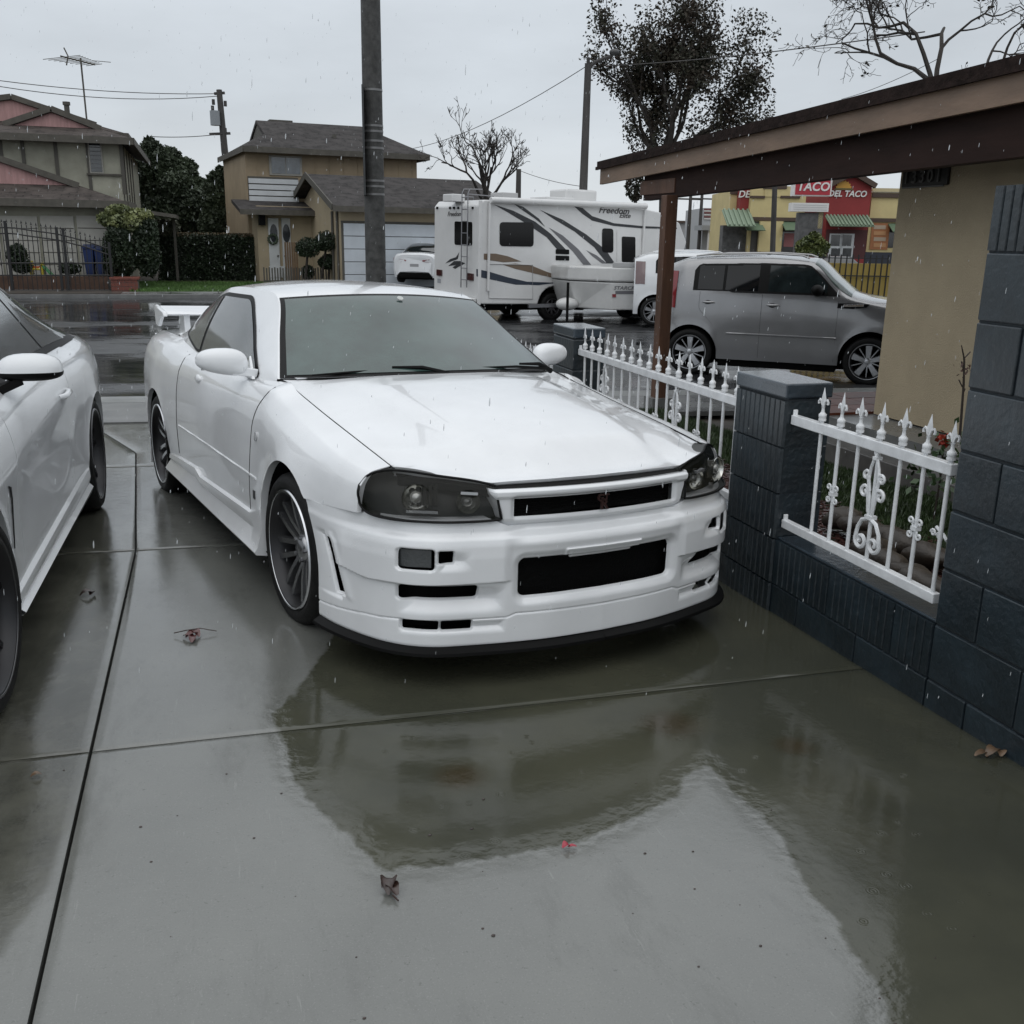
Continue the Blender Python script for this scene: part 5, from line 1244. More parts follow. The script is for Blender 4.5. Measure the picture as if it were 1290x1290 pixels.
# ================================================================== motorhome
crop3 = lambda p: (540+p[0]/4.031, 180+p[1]/4.031)
RVW = mat('rv_white', (.66, .66, .655), .3, coat=.4, var=.05, vscale=1.5)
RVG = mat('rv_glass', (.006, .006, .007), .08, spec=.35)
GR1 = mat('decal_black', (.03, .032, .036), .35); GR2 = mat('decal_brown', (.16, .115, .08), .4); GR3 = mat('decal_navy', (.025, .035, .055), .4); GRAYM = mat('decal_grey', (.14, .14, .15), .4)
rvf = Frame((7.0, 24.22, -.5), R(15), (-.012, 0))
rvx0 = rvf.C(603, 330, 1, 0)[0]
rv = empty('motorhome', 'white motorhome with black and brown swoosh graphics parked across the street', 'motorhome', M=rvf.mat())
def rvp(p): 
    a = rvf.C(*crop3(p), 1, 0); return a[0], a[2]
def plate(fr, parent, name, pts, crop, ax, val, m, t0=.0, t1=.006, round_=0):
    """flat thing on the plane axis=val of a frame, traced in a crop of the photo"""
    P = [fr.C(*crop(p), ax, val) for p in pts]
    if round_:
        out = []; n = len(P)
        for i in range(n):
            a, b, c = P[i-1], P[i], P[(i+1) % n]
            for t in (0, .25, .5, .75, 1):
                p0 = b+(a-b)/np.linalg.norm(a-b)*min(round_, np.linalg.norm(a-b)/2.1); p1 = b+(c-b)/np.linalg.norm(c-b)*min(round_, np.linalg.norm(c-b)/2.1)
                out.append((1-t)**2*p0+2*t*(1-t)*b+t*t*p1)
        P = out
    other = [i for i in range(3) if i != ax]; q = MB(); n = len(P)
    V = []
    for t in (t0, t1):
        for p in P: w = p.copy(); w[ax] = val-t; V.append(w)
    q.add(V, [tuple(range(n)), tuple(range(2*n-1, n-1, -1))]+[(i, i+n, (i+1) % n+n, (i+1) % n) for i in range(n)])
    return q.build(name, m, parent)
x0 = rvx0; zt = rvf.C(617, 253, 1, 0)[2]; zb = rvf.C(606, 384, 1, 0)[2]; Wd = 2.35
xw = rvp((635, 850))[0]; xe = rvp((1095, 400))[0]; xd = rvp((760, 800))[0]
# shell as one profile, wheel arch cut out, cab-over nose
arch = [(xw+.50*math.cos(a), .36+.50*math.sin(a)) for a in np.linspace(math.pi, 0, 14)]
prof = [(x0, zb+.02)]+[(xw-.50, zb)]+[p for p in arch if p[1] > zb]+[(xw+.50, zb), (xe+.1, zb+.02), (xe+.1, 1.25), (xe+1.0, 1.55), (xe+1.45, 1.75), (xe+1.55, 2.05), (xe+1.25, 2.55), (xe+.8, zt-.10), (xe, zt), (x0+.12, zt+.02), (x0, zt-.12)]
q = MB(); q.prism(prof, 'xz', 0, Wd); q.build('body', RVW, rv, bevel=.03)
# cab: hood, windshield, wheels
q = MB(); q.prism([(xe+.11, .30), (xe+.11, 1.26), (xe+1.0, 1.50), (xe+1.75, 1.10), (xe+2.6, 1.0), (xe+2.75, .85), (xe+2.75, .35)], 'xz', .15, Wd-.15); q.build('cab', RVW, rv, bevel=.03)
plate(rvf, rv, 'cab_window', [(1100, 490), (1165, 495), (1180, 600), (1095, 600)], crop3, 1, .15, RVG, 0, .006, .05)
q = MB(); q.slab([(xe+1.08, .3, 1.50), (xe+1.76, .3, 1.14), (xe+1.76, Wd-.3, 1.14), (xe+1.08, Wd-.3, 1.50)], .01); q.build('windshield', RVG, rv)
for x in (xw, xe+1.75):
    for y, sg in ((.17, -1), (Wd-.17, 1)): wheel(rv, (x, y, .33), sg, .355, .24, .21, 'five', rimmat=mat('steel_wheel', (.10, .10, .105), .4, metal=.6), lipmat=STEEL, n=8, disc=False, small=True)
q = MB(); q.box((x0+.3, .25, .25), (xe+1.2, Wd-.25, .75)); q.build('chassis', DARK, rv)
# corner mouldings, awning
q = MB(); q.box((x0-.02, -.02, zb), (x0+.07, .02, zt)); q.build('corner_trim', RVW, rv, bevel=.008)
a0 = rvf.C(*crop3((315, 290)), 1, -.09); a1 = rvf.C(*crop3((1105, 322)), 1, -.09)
q = MB(); q.tube([tuple(a0), tuple(a1)], .075, 12); aw = q.build('awning', RVW, rv, smooth=50)
for a in (a0, a1): q = MB(); q.bar((a[0], -.05, a[2]-.05), (a[0], -.05, .75), .05, .05); q.build('awning_arm', RVW, aw)
plate(rvf, rv, 'window', [(360, 402), (532, 404), (532, 527), (360, 524)], crop3, 1, 0, RVG, 0, .012, .10)
plate(rvf, rv, 'window', [(880, 433), (937, 436), (937, 558), (880, 556)], crop3, 1, 0, RVG, 0, .012, .09)
d = plate(rvf, rv, 'door', [(955, 438), (1078, 443), (1078, 700), (955, 690)], crop3, 1, 0, RVW, 0, .02, .08)
plate(rvf, rv, 'door_window', [(978, 475), (1047, 478), (1047, 607), (978, 605)], crop3, 1, 0, RVG, .02, .028, .05)
fr_ = [(305, 614), (527, 620), (527, 792), (305, 788)]
plate(rvf, rv, 'storage_door', fr_, crop3, 1, 0, RVW, 0, .003)
q = MB(); P = [rvf.C(*crop3(p), 1, 0) for p in fr_]; 
q.tube([(p[0], -.013, p[2]) for p in P+[P[0]]], .010, 5); q.build('storage_door_trim', mat('trim_grey', (.42, .42, .42), .4), rv)
for yy in (540, 572):
    v_ = plate(rvf, rv, 'vent', [(645, yy), (712, yy+2), (712, yy+26), (645, yy+24)], crop3, 1, 0, BLACK, 0, .018, .02)
dec = [([(280, 562), (340, 562), (400, 575), (470, 602), (380, 606), (280, 592)], GR2),
       ([(372, 617), (440, 612), (525, 624), (600, 655), (680, 680), (765, 690), (650, 690), (540, 664), (440, 640)], GR2),
       ([(242, 640), (300, 652), (400, 682), (500, 705), (655, 710), (560, 722), (440, 720), (330, 697), (242, 678)], GR3),
       ([(330, 312), (430, 345), (540, 400), (620, 462), (700, 545), (655, 545), (600, 480), (500, 412), (410, 358)], GR1),
       ([(430, 308), (480, 325), (560, 385), (590, 425), (540, 385), (480, 345)], GR1),
       ([(610, 430), (680, 470), (760, 540), (832, 628), (790, 625), (730, 550), (660, 480)], GRAYM),
       ([(565, 340), (680, 390), (800, 465), (900, 545), (945, 612), (905, 612), (840, 530), (740, 450), (640, 390)], GR1),
       ([(800, 545), (850, 570), (905, 612), (880, 612), (830, 575)], GRAYM),
       ([(738, 322), (780, 330), (830, 372), (940, 408), (1080, 422), (1260, 430), (1260, 437), (1080, 434), (940, 422), (830, 395), (780, 360)], GR1)]
for pts, m in dec: plate(rvf, rv, 'graphic', pts, crop3, 1, 0, m, 0, .007)
tx = mat('rv_lettering', (.06, .055, .055), .4)
c = rvf.C(*crop3((940, 345)), 1, 0); text('lettering', 'Freedom', .22, tx, rv, facing((c[0], -.006, c[2]), (1, 0, 0), (0, 0, 1)), .003, .3, 1.25, .004)
c = rvf.C(*crop3((995, 370)), 1, 0); text('lettering', 'Elite', .17, tx, rv, facing((c[0], -.006, c[2]), (1, 0, 0), (0, 0, 1)), .003, .3, 1.25, .003)
# rear face (plane x = x0), seen at an angle
rw = [rvf.C(*crop3(p), 0, x0) for p in ((133, 398), (222, 402), (222, 521), (133, 517))]
plate(rvf, rv, 'rear_window', [(133, 398), (222, 402), (222, 521), (133, 517)], crop3, 0, x0, RVG, 0, .012, .06)
plate(rvf, rv, 'tail_light', [(44, 642), (70, 645), (70, 676), (44, 673)], crop3, 0, x0, mat('rv_tail', (.05, .012, .012), .2, coat=1), 0, .03, .02)
plate(rvf, rv, 'tail_light', [(201, 660), (230, 664), (230, 700), (201, 696)], crop3, 0, x0, MATS['rv_tail'], 0, .03, .02)
plate(rvf, rv, 'number_plate', [(46, 688), (62, 690), (62, 712), (46, 710)], crop3, 0, x0, mat('rv_plate', (.3, .31, .33), .4), 0, .01)
for X in (45, 110, 130, 152, 225): plate(rvf, rv, 'marker_light', [(X-4, 324), (X+4, 324), (X+4, 336), (X-4, 336)], crop3, 0, x0, BLACK, 0, .02)
for pts in ([(85, 612), (110, 590), (140, 580), (156, 555), (148, 590), (115, 602)], [(100, 625), (130, 600), (160, 600), (188, 612), (160, 612), (130, 622)], [(122, 632), (150, 612), (185, 612), (160, 625), (135, 640)]):
    plate(rvf, rv, 'graphic', pts, crop3, 0, x0, GR1, 0, .005)
c = rvf.C(*crop3((130, 362)), 0, x0); text('lettering', 'Freedom', .16, tx, rv, facing((x0-.004, c[1], c[2]), (0, -1, 0), (0, 0, 1)), .003, .3, 1.2, .002)
q = MB(); ld = []
for X in (170, 200):
    p = rvf.C(*crop3((X, 245)), 0, x0-.10); p2 = rvf.C(*crop3((X, 735)), 0, x0-.10); ld.append((p, p2)); q.tube([(x0+.3, p[1], p[2]+.06), (x0-.05, p[1], p[2]+.05), (x0-.10, p[1], p[2]-.05), (x0-.10, p[1], p2[2])], .014, 6)
la = q.build('ladder', STEEL, rv, smooth=50)
for k in range(8):
    z = ld[0][0][2]-.15-k*.28
    q = MB(); q.tube([(x0-.10, ld[0][0][1], z), (x0-.10, ld[1][0][1], z)], .012, 6); q.build('rung', STEEL, la)
q = MB(); q.box((x0-.18, .05, zb-.02), (x0-.02, Wd-.05, zb+.16)); q.build('rear_bumper', RVW, rv, bevel=.02)
# on the roof
def rbx(nm, a, b, d0, d1, m, bev=.05):
    A = rvf.C(*crop3(a), 1, d0); B = rvf.C(*crop3(b), 1, d0); q = MB(); q.box((A[0], d0, zt-.02), (B[0], d1, A[2])); return q.build(nm, m, rv, bevel=bev)
rbx('air_conditioner', (700, 232), (855, 290), .8, 1.6, RVW)
rbx('roof_vent', (375, 250), (455, 272), .7, 1.3, mat('trim_grey', (.4, .4, .4), .4), .02)
rbx('roof_vent', (120, 258), (185, 272), .9, 1.4, RVW, .02)
rbx('roof_vent', (600, 272), (740, 285), .6, 1.4, RVW, .02)
A = rvf.C(*crop3((200, 245)), 1, .6); B = rvf.C(*crop3((330, 250)), 1, .6)
q = MB(); q.tube([(A[0], .6, zt), (A[0], .6, zt+.16), (B[0], .6, zt+.14), (B[0], .6, zt)], .014, 6); q.tube([(A[0], 1.6, zt), (A[0], 1.6, zt+.16), (B[0], 1.6, zt+.14), (B[0], 1.6, zt)], .014, 6); q.build('roof_rack', STEEL, rv)

# ------------------------------------------------------------------ folded camping trailer beside it
tf = Frame((11.2, 23.0, -.48), R(4), (-.01, 0))
tr = empty('folding_trailer', 'low white folded camping trailer standing in front of the motorhome door', 'trailer', M=tf.mat())
pf_ = lambda p, v=0: tf.C(*crop3(p), 1, v)
xa = pf_((925, 700))[0]; xb = pf_((1190, 700))[0]; z1 = pf_((930, 632))[2]; z2 = pf_((930, 705))[2]; z3 = pf_((945, 850))[2]; xf = pf_((772, 700))[0]; zt_ = pf_((930, 612))[2]
TW = mat('trailer_white', (.58, .58, .57), .35, coat=.3, var=.08, vscale=2)
q = MB(); q.add([(xa, 0, z2), (xb+1.6, 0, z2), (xb+1.6, 2, z2), (xf, 2, z2), (xf, .75, z2), (xa, 0, z1), (xb+1.6, 0, z1), (xb+1.6, 2, z1), (xf, 2, z1), (xf, .75, z1)], [(0, 1, 2, 3, 4), (9, 8, 7, 6, 5), (0, 5, 6, 1), (1, 6, 7, 2), (2, 7, 8, 3), (3, 8, 9, 4), (4, 9, 5, 0)]); q.build('roof_shell', TW, tr, bevel=.04)
q = MB(); q.add([(xa+.10, .03, z3), (xb+1.5, .03, z3), (xb+1.5, 1.95, z3), (xf+.3, 1.95, z3), (xf+.3, .8, z3), (xa+.02, .03, z2-.02), (xb+1.55, .03, z2-.02), (xb+1.55, 1.97, z2-.02), (xf+.04, 1.97, z2-.02), (xf+.04, .77, z2-.02)], [(0, 1, 2, 3, 4), (9, 8, 7, 6, 5), (0, 5, 6, 1), (1, 6, 7, 2), (2, 7, 8, 3), (3, 8, 9, 4), (4, 9, 5, 0)]); q.build('body', TW, tr, bevel=.03)
q = MB(); q.box((xa+.05, .02, z1+.001), (xb+1.5, .05, zt_+.02)); q.build('rail', mat('trim_grey', (.42, .42, .42), .4), tr, bevel=.01)
plate(tf, tr, 'stripe', [(948, 752), (1110, 750), (1110, 768), (948, 768)], crop3, 1, .03, GRAYM, 0, .006)
c = pf_((1020, 738)); text('lettering', 'STARCRAFT', .12, GRAYM, tr, facing((c[0], .025, c[2]), (1, 0, 0), (0, 0, 1)), .003, .25, 1.3, .002)
plate(tf, tr, 'side_light', [(932, 768), (950, 768), (950, 784), (932, 784)], crop3, 1, .03, REDLENS, 0, .02)
q = MB(); q.bar((xf+.5, 1.0, z3+.08), (xf-.9, 1.1, z3+.02), .10, .08); q.build('tow_bar', STEEL, tr); q = MB(); q.ball((xf+.0, .75, z3+.10), 1, 12, 8, (.30, .2, .16)); q.build('gas_cover', TW, tr, smooth=60)
for y, sg in ((.1, -1), (1.9, 1)): wheel(tr, (xb, y, .24), sg, .26, .18, .16, 'five', rimmat=TW, lipmat=TW, disc=False, small=True)
q = MB(); p = at_depth(714, 412, 24.2); q.cyl((p[0], p[1], -.5), (p[0], p[1], p[2]+1.05), .035, n=8); q.box((p[0]-.09, p[1]-.06, -.5), (p[0]+.09, p[1]+.06, -.42))
tag(q.build('marker_post', BLACK), 'thin black post standing by the rear wheel of the motorhome', 'post')

# ================================================================== houses across the street
def ntex_siding(name, col, scale, var=.15, rough=.7, horizontal=False, dark=.6):
    m = mat(name, col, rough, var=var, vscale=1.5)
    return m
TAN = mat('tan_siding', (.32, .25, .165), .75, var=.12, vscale=1.2, bump=.4, bscale=30)
TAN2 = mat('tan_stucco', (.38, .315, .215), .8, var=.10, vscale=1, bump=.4, bscale=30)
OLIVE = mat('old_stucco', (.32, .315, .255), .85, var=.22, vscale=1.1, bump=.5, bscale=25)
PINK = mat('pink_boards', (.40, .235, .225), .7, var=.15, vscale=3, stretch=(4, 1, .4))
BATTEN = mat('dark_batten', (.085, .08, .068), .7)
FASC = mat('weathered_fascia', (.085, .078, .065), .7, var=.2, vscale=4)
WHITEW = mat('white_wood', (.55, .57, .58), .45, var=.08, vscale=2)
FRAMEM = mat('window_frame', (.30, .29, .26), .5)
WGL = mat('house_glass', (.10, .115, .13), .08, coat=1, var=.4, vscale=2.5)
WGLD = mat('house_glass_dark', (.045, .05, .055), .08, coat=1, var=.4, vscale=2.5)
def shingles(name, c):
    m = bpy.data.materials.new(name); m.use_nodes = True; n = m.node_tree; b = n.nodes['Principled BSDF']
    t = n.nodes.new('ShaderNodeTexCoord').outputs['Object']
    br = n.nodes.new('ShaderNodeTexBrick'); br.inputs['Scale'].default_value = 1; br.inputs['Brick Width'].default_value = .46; br.inputs['Row Height'].default_value = .22; br.inputs['Mortar Size'].default_value = .022
    br.inputs['Color1'].default_value = (*c, 1); br.inputs['Color2'].default_value = tuple(x*.55 for x in c)+(1,); br.inputs['Mortar'].default_value = tuple(x*.3 for x in c)+(1,)
    mp = n.nodes.new('ShaderNodeMapping'); mp.inputs['Rotation'].default_value = (0, 0, 0); n.links.new(t, mp.inputs[0]); n.links.new(mp.outputs[0], br.inputs['Vector'])
    n.links.new(mixrgb(n, nmap(n, nnoise(n, t, 2.5, 6), .35, .65), br.outputs[0], tuple(x*1.25 for x in c)), b.inputs['Base Color']); b.inputs['Roughness'].default_value = .8; b.inputs['Specular IOR Level'].default_value = .2
    bb = n.nodes.new('ShaderNodeBump'); bb.inputs['Strength'].default_value = .5; bb.inputs['Distance'].default_value = .02; n.links.new(br.outputs[1], bb.inputs['Height']); bb.invert = True; n.links.new(bb.outputs[0], b.inputs['Normal'])
    return m
ROOF1 = shingles('old_shingles', (.060, .050, .045)); ROOF2 = shingles('grey_shingles', (.046, .042, .041))
def dutch(parent, x0, x1, ze, Yf, Yb, xr, zr, Yg, zg, roofm, gabm, th=.12, fasc=FASC, over=.12):
    """gable roof whose ridge runs back along y, with a hipped skirt in front of the gable triangle"""
    f = (zg-ze)/(zr-ze); xb1 = x1+(xr-x1)*f; xb0 = x0+(xr-x0)*f
    rf = None
    q = MB()
    q.slab([(x0, Yf, ze), (x1, Yf, ze), (xb1, Yg, zg), (xb0, Yg, zg)], th)
    q.slab([(x1, Yf, ze), (x1, Yb, ze), (xr, Yb, zr), (xr, Yg-over, zr), (xb1, Yg-over*.5, zg)], th)
    q.slab([(x0, Yb, ze), (x0, Yf, ze), (xb0, Yg-over*.5, zg), (xr, Yg-over, zr), (xr, Yb, zr)], th)
    rf = q.build('roof', roofm, parent)
    q = MB(); q.add([(xb0, Yg, zg-.02), (xb1, Yg, zg-.02), (xr, Yg, zr-.05)], [(0, 1, 2)]); q.add([(xb0, Yg+.05, zg-.02), (xb1, Yg+.05, zg-.02), (xr, Yg+.05, zr-.05)], [(0, 2, 1)]); q.build('gable', gabm, rf)
    for a in (xb1, xb0):
        q = MB(); q.bar((a, Yg-over-.02, zg), (xr, Yg-over-.02, zr), .04, .20); q.build('bargeboard', fasc, rf)
    for a, b in (((x0, Yf-.02, ze-.09), (x1, Yf-.02, ze-.09)), ((x1+.02, Yf, ze-.09), (x1+.02, Yb, ze-.09))):
        q = MB(); q.bar(a, b, .04, .24); q.build('fascia', fasc, rf)
    return rf
W0 = Frame((0, 0, 0), 0)
c1 = lambda p: (p[0]/3.794, 60+p[1]/3.794)
def P1(p, Y): a = W0.C(*c1(p), 1, Y); return a
h1 = empty('old_house', 'weathered two storey house with pink gables behind the iron fence at left', 'house')
GZ = -.42
Yg1, Yu = 38.0, 41.0
e = P1((610, 738), 37.3); ap = P1((-30, 520), 39.2); pb = P1((200, 655), 39.2)
x1 = e[0]; x0 = 2*ap[0]-x1
dutch(h1, x0, x1, e[2], 37.3, 42.0, ap[0], ap[2], 39.2, pb[2], ROOF1, PINK)
wr = P1((600, 800), Yg1)[0]
q = MB(); q.box((x0+.4, Yg1, GZ), (x1-.45, Yu+.5, e[2]-.05)); q.build('wall', OLIVE, h1)
for a, b in ((-330, -190), (-175, -12), (0, 176), (190, 350), (364, 510)):
    A = P1((a, 803), Yg1); B = P1((b, 803), Yg1); q = MB(); q.box((A[0], Yg1-.05, GZ), (B[0], Yg1+.01, A[2])); gd = q.build('garage_door', mat('garage_cream', (.42, .41, .37), .6, var=.1, vscale=2), h1)
    for k in range(1, 6): q = MB(); z = GZ+(A[2]-GZ)*k/6; q.box((A[0]+.02, Yg1-.062, z-.012), (B[0]-.02, Yg1-.051, z+.012)); q.build('panel_joint', BATTEN, gd)
e2 = P1((635, 435), 40.4); ap2 = P1((245, 292), 42.2); pb2 = P1((250, 378), 42.2); bk = W0.C(188, 198, 0, e2[0])
Yb2 = min(56, bk[1])
ux0 = 2*ap2[0]-e2[0]
dutch(h1, ux0, e2[0], e2[2], 40.4, Yb2, ap2[0], ap2[2], 42.2, pb2[2], ROOF1, PINK)
ap3 = P1((55, 235), 45.5); k = (ap2[0]-ux0)
dutch(h1, ap3[0]-7.5, ap3[0]+4.2, e2[2]+.5, 44.6, 54, ap3[0], ap3[2], 45.5, P1((50, 352), 45.5)[2], ROOF1, PINK)
wc = P1((580, 600), Yu)[0]
q = MB(); q.box((-26, Yu, GZ), (wc, Yb2-.6, e2[2]-.06)); q.build('wall', OLIVE, h1)
for X in (-120, 0, 105, 262, 415, 575):
    a = P1((X, 450), Yu); q = MB(); q.box((a[0]-.06, Yu-.04, P1((X, 700), Yu)[2]), (a[0]+.06, Yu-.001, a[2]+.05)); q.build('batten', BATTEN, h1)
for k in range(5):
    y = Yu+.4+k*1.6; q = MB(); q.box((wc+.001, y-.06, GZ+2.4), (wc+.04, y+.06, e2[2]-.1)); q.build('batten', BATTEN, h1)
a = P1((425, 455), Yu); b = P1((490, 595), Yu)
q = MB(); q.box((a[0]-.05, Yu-.06, b[2]-.05), (b[0]+.05, Yu-.002, a[2]+.05)); wi = q.build('window', FRAMEM, h1)
q = MB(); q.box((a[0], Yu-.075, b[2]), (b[0], Yu-.061, a[2])); q.build('pane', WGLD, wi)
for k in range(1, 7): q = MB(); z = b[2]+(a[2]-b[2])*k/7; q.box((a[0], Yu-.085, z-.02), (b[0], Yu-.076, z+.015)); q.build('shutter_slat', mat('shutter', (.12, .125, .13), .5), wi)
a = P1((415, 600), Yu); b = P1((578, 614), Yu); q = MB(); q.box((a[0], Yu-.10, b[2]), (b[0], Yu-.002, a[2])); q.build('sill_board', FASC, h1)
p = P1((318, 275), 44); p2 = P1((318, 312), 44); q = MB(); q.cyl((p[0], 44, p2[2]-.6), (p[0], 44, p[2]), .10, n=10); q.cyl((p[0], 44, p[2]), (p[0], 44, p[2]+.12), .14, n=10); q.build('vent_pipe', BATTEN, h1)
# low side roof
a = P1((690, 772), 39); b = P1((845, 800), 39); c = P1((845, 830), 39)
q = MB(); q.slab([(a[0]-.3, 38.2, a[2]), (b[0], 38.2, b[2]), (b[0], 43, b[2]), (a[0]-.3, 43, a[2])], .12); lt = empty('side_shelter', 'low flat side shelter between the old house and the hedge', 'shelter'); q.build('roof', FASC, lt)
q = MB(); q.box((b[0]-.25, 42.6, -.36), (b[0]-.15, 42.7, b[2]-.08)); q.build('post', FASC, lt)
# roof aerial
an = empty('roof_aerial', 'tall television aerial on the roof of the old house', 'aerial', loc=tuple(P1((422, 352), 43)))
m0 = P1((422, 352), 43)-P1((422, 352), 43); g = lambda X, Y: P1((X, Y), 43)-P1((422, 352), 43)
q = MB(); q.tube([g(422, 420), g(385, 50)], .035, 6); q.build('mast', BATTEN, an)
q = MB(); q.tube([g(288, 40), g(455, 82)], .03, 6); bo = q.build('boom', BATTEN, an)
for i, X in enumerate(np.linspace(296, 450, 9)):
    Y = 40+(X-288)*.25; L = .85-.06*i; q = MB(); c = g(X, Y); q.tube([c+[-L*.7, -L*.6, -L*.25], c+[L*.7, L*.6, L*.18]], .012, 5); q.build('element', BATTEN, bo)
q = MB(); q.tube([g(305, 0), g(325, 40), g(318, 85)], .025, 5); q.tube([g(440, 62), g(530, 70)], .012, 5); q.build('reflector', BATTEN, bo)

# ------------------------------------------------------------------ tan house with the garage
h2f = Frame((*at_depth(376, 300, 43)[:2], 0), R(6.4))
h2 = empty('tan_house', 'tan two storey house with grey shingle roofs and white garage door across the street', 'house', M=h2f.mat())
c2 = lambda p: (260+p[0]/3.225, 60+p[1]/3.225)
def P2(p, ax, val): return h2f.C(*c2(p), ax, val)
G2 = -.36
L_ = P2((165, 600), 1, 0)[0]; Rr_ = P2((855, 500), 1, 0)[0]; bk = P2((68, 460), 0, L_)[1]; bk = min(bk, 11)
ze = P2((160, 400), 1, -.6)[2]
q = MB(); q.box((L_, 0, G2), (Rr_, bk, ze-.05)); q.build('wall', TAN, h2)
el = P2((150, 395), 1, -.6)[0]; er = P2((905, 437), 1, -.6)[0]; mid = bk/2; rz = P2((200, 293), 1, mid); rz2 = P2((630, 322), 1, mid)
zr = (rz[2]+rz2[2])/2; xl = rz[0]; xr_ = rz2[0]; th = .14
q = MB(); gl = P2((200, 365), 1, mid)[2]; bw = (bk/2+.6)*(zr-gl)/(zr-ze)
q.slab([(el, -.6, ze), (er, -.6, ze), (xr_, mid, zr), (xl, mid, zr), (xl, mid-bw, gl)], th)
q.slab([(er, -.6, ze), (er, bk+.6, ze), (xr_, mid, zr)], th); q.slab([(er, bk+.6, ze), (el, bk+.6, ze), (xl, mid+bw, gl), (xl, mid, zr), (xr_, mid, zr)], th)
q.slab([(el, bk+.6, ze), (el, -.6, ze), (xl, mid-bw, gl), (xl, mid+bw, gl)], th)
rf = q.build('roof', ROOF2, h2)
q = MB(); q.add([(xl+.05, mid-bw, gl), (xl+.05, mid+bw, gl), (xl+.05, mid, zr-.08)], [(0, 1, 2)]); q.build('gablet', BATTEN, rf)
for a, b in (((el, -.62, ze-.10), (er, -.62, ze-.10)), ((el-.02, -.6, ze-.10), (el-.02, bk+.6, ze-.10)), ((er+.02, -.6, ze-.1), (er+.02, bk+.6, ze-.1))):
    q = MB(); q.bar(a, b, .04, .22); q.build('fascia', FASC, rf)
p = P2((520, 355), 1, 1.2); q = MB(); q.cyl((p[0], 1.2, p[2]-1.0), (p[0], 1.2, p[2]+.02), .09, n=8); q.build('vent_pipe', BATTEN, rf)
p = P2((300, 293), 1, mid+.5); q = MB(); q.box((p[0]-.5, mid+.3, zr-.3), (p[0]+.5, mid+.8, zr+.10)); q.build('ridge_vent', BATTEN, rf)
def window2(a, b, y, fm=FRAMEM, gm=WGL, mull=1):
    A = P2(a, 1, y); B = P2(b, 1, y); q = MB(); q.box((A[0]-.07, y-.06, B[2]-.07), (B[0]+.07, y-.002, A[2]+.07)); w = q.build('window', fm, h2)
    n = mull+1
    for k in range(n):
        xa_ = A[0]+(B[0]-A[0])*k/n+.02; xb_ = A[0]+(B[0]-A[0])*(k+1)/n-.02; q = MB(); q.box((xa_, y-.075, B[2]), (xb_, y-.061, A[2])); q.build('pane', gm, w)
    return w
window2((260, 445), (382, 515), 0)
A = P2((170, 527), 1, -.06); B = P2((376, 630), 1, -.06); n = 4
for k in range(n):
    z0 = B[2]+(A[2]-B[2])*k/n; q = MB(); q.box((A[0], -.10, z0+.015), (B[0], -.002, z0+(A[2]-B[2])/n-.03)); q.build('siding_board', WHITEW, h2)
q = MB(); q.box((A[0]-.02, -.05, B[2]), (B[0], -.0015, A[2]+.05)); q.build('siding_back', BATTEN, h2)
for x in np.arange(L_+.45, Rr_, .6): q = MB(); q.box((x-.02, -.025, A[2]+.10), (x+.02, -.001, ze-.1)); q.build('batten', TAN, h2)
# entry: low roof, wall, double door, lantern
ey = -1.3; a = P2((135, 640), 1, ey-.7); b = P2((376, 640), 1, ey-.7); rr = P2((180, 628), 1, 0)
q = MB(); q.slab([(a[0], ey-.7, a[2]-.15), (b[0]+1, ey-.7, a[2]-.15), (b[0]+1, .1, rr[2]+.1), (a[0], .1, rr[2]+.1)], .14); q.build('entry_roof', ROOF2, h2)
q = MB(); q.bar((a[0], ey-.72, a[2]-.24), (b[0]+1, ey-.72, a[2]-.24), .04, .2); q.build('fascia', FASC, h2)
a = P2((205, 700), 1, ey); b = P2((560, 700), 1, ey); q = MB(); q.box((a[0], ey, G2), (b[0], 0, a[2]+.55)); q.build('entry_wall', TAN2, h2)
for (X0, X1) in ((248, 300), (303, 347)):
    A = P2((X0, 692), 1, ey); B = P2((X1, 900), 1, ey); q = MB(); q.box((A[0], ey-.07, G2), (B[0], ey-.002, A[2])); d = q.build('door', WHITEW, h2, bevel=.01)
    cx = (A[0]+B[0])/2; o = P2(((X0+X1)/2, 755), 1, ey)
    q = MB(); q.lathe([(.0, 0), (.15, 0), (.15, .02), (0, .02)], o=(0, 0, 0), ax=(0, -1, 0), n=20); q.v = [v*[1, 1, 2.4]+[cx, ey-.072, o[2]] for v in q.v]; q.build('door_window', WGLD, d)
    q = MB(); q.box((cx-.25, ey-.085, G2+.15), (cx+.25, ey-.071, G2+.6)); q.build('door_panel', WHITEW, d, bevel=.01)
    q = MB(); q.ball((B[0]-.08 if X0 < 300 else A[0]+.08, ey-.11, G2+1.0), .04, 8, 6); q.build('handle', BATTEN, d)
q = MB(); o = P2((268, 778), 1, ey); [q.ball((o[0]+.17*math.cos(t), ey-.12, o[2]+.17*math.sin(t)), .06, 6, 4) for t in np.linspace(0, 6.28, 14)]
tag(q.build('door_wreath', mat('wreath', (.05, .07, .045), .7), h2, smooth=60))
o = P2((222, 695), 1, ey); q = MB(); q.box((o[0]-.12, ey-.30, o[2]-.25), (o[0]+.12, ey-.02, o[2]+.2)); q.cyl((o[0], ey-.15, o[2]+.2), (o[0], ey-.15, o[2]+.36), .10, .02, n=8); q.build('lantern', BLACK, h2)
